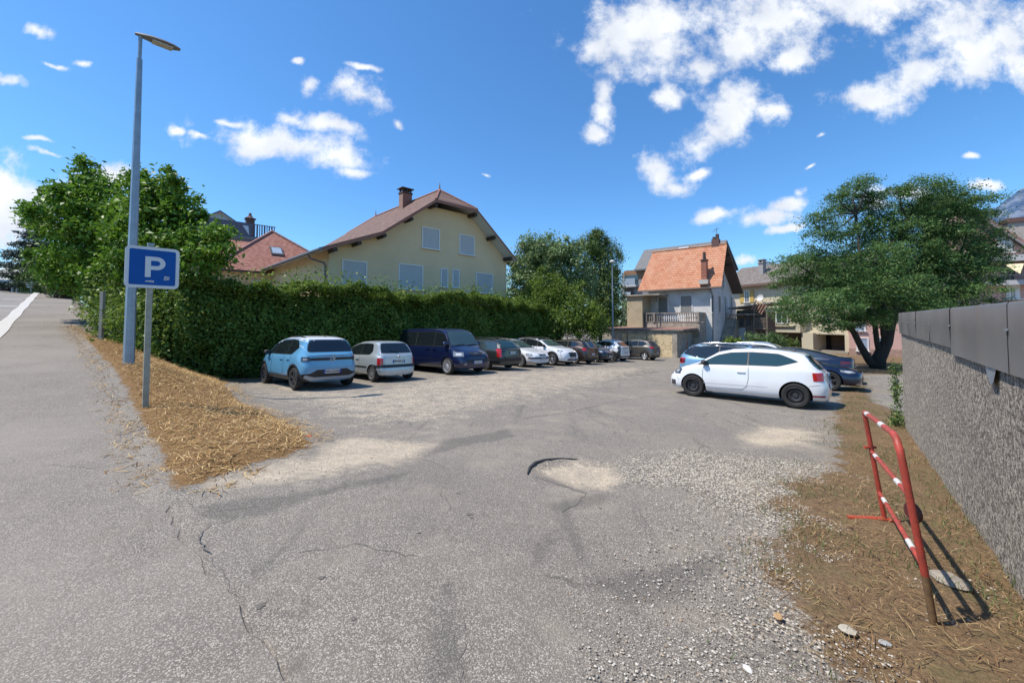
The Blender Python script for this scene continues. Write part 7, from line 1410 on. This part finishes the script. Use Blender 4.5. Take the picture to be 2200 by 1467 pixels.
c.wheels('steel', steelr, rr=.205, inset=-.005); c.mirror(2.80, .955, blackp, .9); c.antenna(.75, .15); c.front('grille', [(-.5,.56),(.5,.56),(.5,.64),(-.5,.64)], blackp); c.front('lower_grille', [(-.5,.28),(.5,.28),(.5,.42),(-.5,.42)], blackp); c.plate('rear', .56, None); c.badge('rear', .86, .05, 'ring')
# seats and wheel glimpsed: headrests behind the side glass are part of the dark glazing
# 12 light blue estate behind it
lb = paint('pale_blue', (.20,.36,.50), .3, .3)
c = hatch_front(4.60, .90, .33, .88, .88, 1.56, .98, pose(1.95+2.84, 16.7, 4.6, .88, -1), 'light blue estate with black roof, half hidden behind the white three door car', lb, 'seven', alloy, (.45,.60,.3,.34,blackp,2), (.16,.07), 'chevrons', nose_h=.74, roof=MATS['roof_black'], rails_=chrome, cowl=3.45)
c.side('rear_pillar', [(.22,1.12),(.70,1.00),(.80,1.43),(.42,1.40)], MATS['roof_black'], .006, .05); c.lamp('tail_light', .10, .86, .16, .06, 125, plain('dark_red_lamp', (.12,.01,.015), .1, coat=.8), .012); c.lamp('fog_lamp', 4.45, .45, .09, .09, 38, clearl, .012)
# 13 navy hatch front
nv2 = paint('midnight_blue', (.010,.016,.042), .4, .25)
c = hatch_front(4.50, .91, .34, .85, .90, 1.44, .92, pose(1.2+2.75, 19.0, 4.5, .85, -1), 'midnight blue saloon facing the camera with slim headlights beside the dry verge', nv2, 'five', alloy_d, (.34,.52,.48,.40,blackp,3), (.20,.055), 'ring', nose_h=.70, cowl=3.3)
c.front('chrome_lip', [(-.7,.27),(.7,.27),(.7,.30),(-.7,.30)], chrome, .012)
# 15 navy fastback, rear
c = Car(dict(L=4.72, W=.93, R=.345, ra=.95, fo=.86, z0=.20, tum=.46, paint=paint('dark_navy', (.014,.020,.045), .4, .25), top=[(0,1.00),(.04,1.05),(.12,1.09),(.5,1.13),(1.4,1.36),(2.0,1.455),(2.5,1.455),(2.9,1.38),(3.6,1.02),(3.75,.97),(4.4,.84),(4.62,.70),(4.72,.60)], belt=[(0,.98),(.6,1.0),(2.0,.98),(3.4,.93),(3.9,.86),(4.72,.56)], pos=pose(1.5, 21.6, 4.72, .95, 1), head=HP, label='dark navy fastback with sloping tail, nearest the feathery tree'))
c.greenhouse([2.0,3.0], .95, 3.6, MATS['glass_sky'], hi=.085, tp=(.1,.5,.1)); c.screen('front', 1.05, 1.38); basic_doors(c, [1.5,2.3,3.35], .34); c.lamp('tail_light', .05, .88, .20, .055, 150, plain('dark_red_lamp', (.12,.01,.015), .1), .012); c.wheels('five', alloy_d); c.mirror(3.2, 1.0, blackp); c.rear('rear_window', [(-.52,1.14),(.52,1.14),(.42,1.38),(-.42,1.38)][::1], glassc, .007); c.side('chrome_strip', [(1.0,1.02),(3.3,.975),(3.3,.99),(1.0,1.035)], chrome, .008, .12); c.rear('bumper', [(-.8,.3),(.8,.3),(.8,.5),(-.8,.5)], blackp, .008); c.plate('rear', .7, None)
# 16 white suv beyond
hatch_front(4.45, .92, .36, .88, .9, 1.63, 1.05, pose(2.6+2.7, 24.3, 4.45, .88, -1), 'white sport utility car, only its roof showing over the navy fastback', white, 'five', alloy, (.5,.7,.4,.4,blackp,3), nose_h=.86, cowl=3.25, rails_=chrome)
# 17 small dark car near the garages
q17 = at(1541, 745, 37.5)
hatch_front(3.9, .80, .29, .7, .75, 1.42, .92, (q17.x, q17.y), 'old dark blue small car standing in front of the garage doors', paint('old_blue', (.02,.04,.07), .2), 'steel', steelr, (.5,.6,.4,.4,blackp,2), nose_h=.68, cowl=2.8, head=math.atan2(-1,-.3), gl=MATS['glass_sky'])
# 18 dark car on the hilltop
q18 = at(8, 625, 40.5)
hatch_front(4.3, .88, .32, .82, .85, 1.46, .93, (q18.x, q18.y), 'dark blue car crossing the top of the road at the far left', paint('hill_blue', (.02,.03,.08), .2), 'five', alloy, (.5,.6,.4,.4,blackp,2), nose_h=.68, head=math.atan2(-.75, .66), nogroup=True, zw=W(64)-.1)
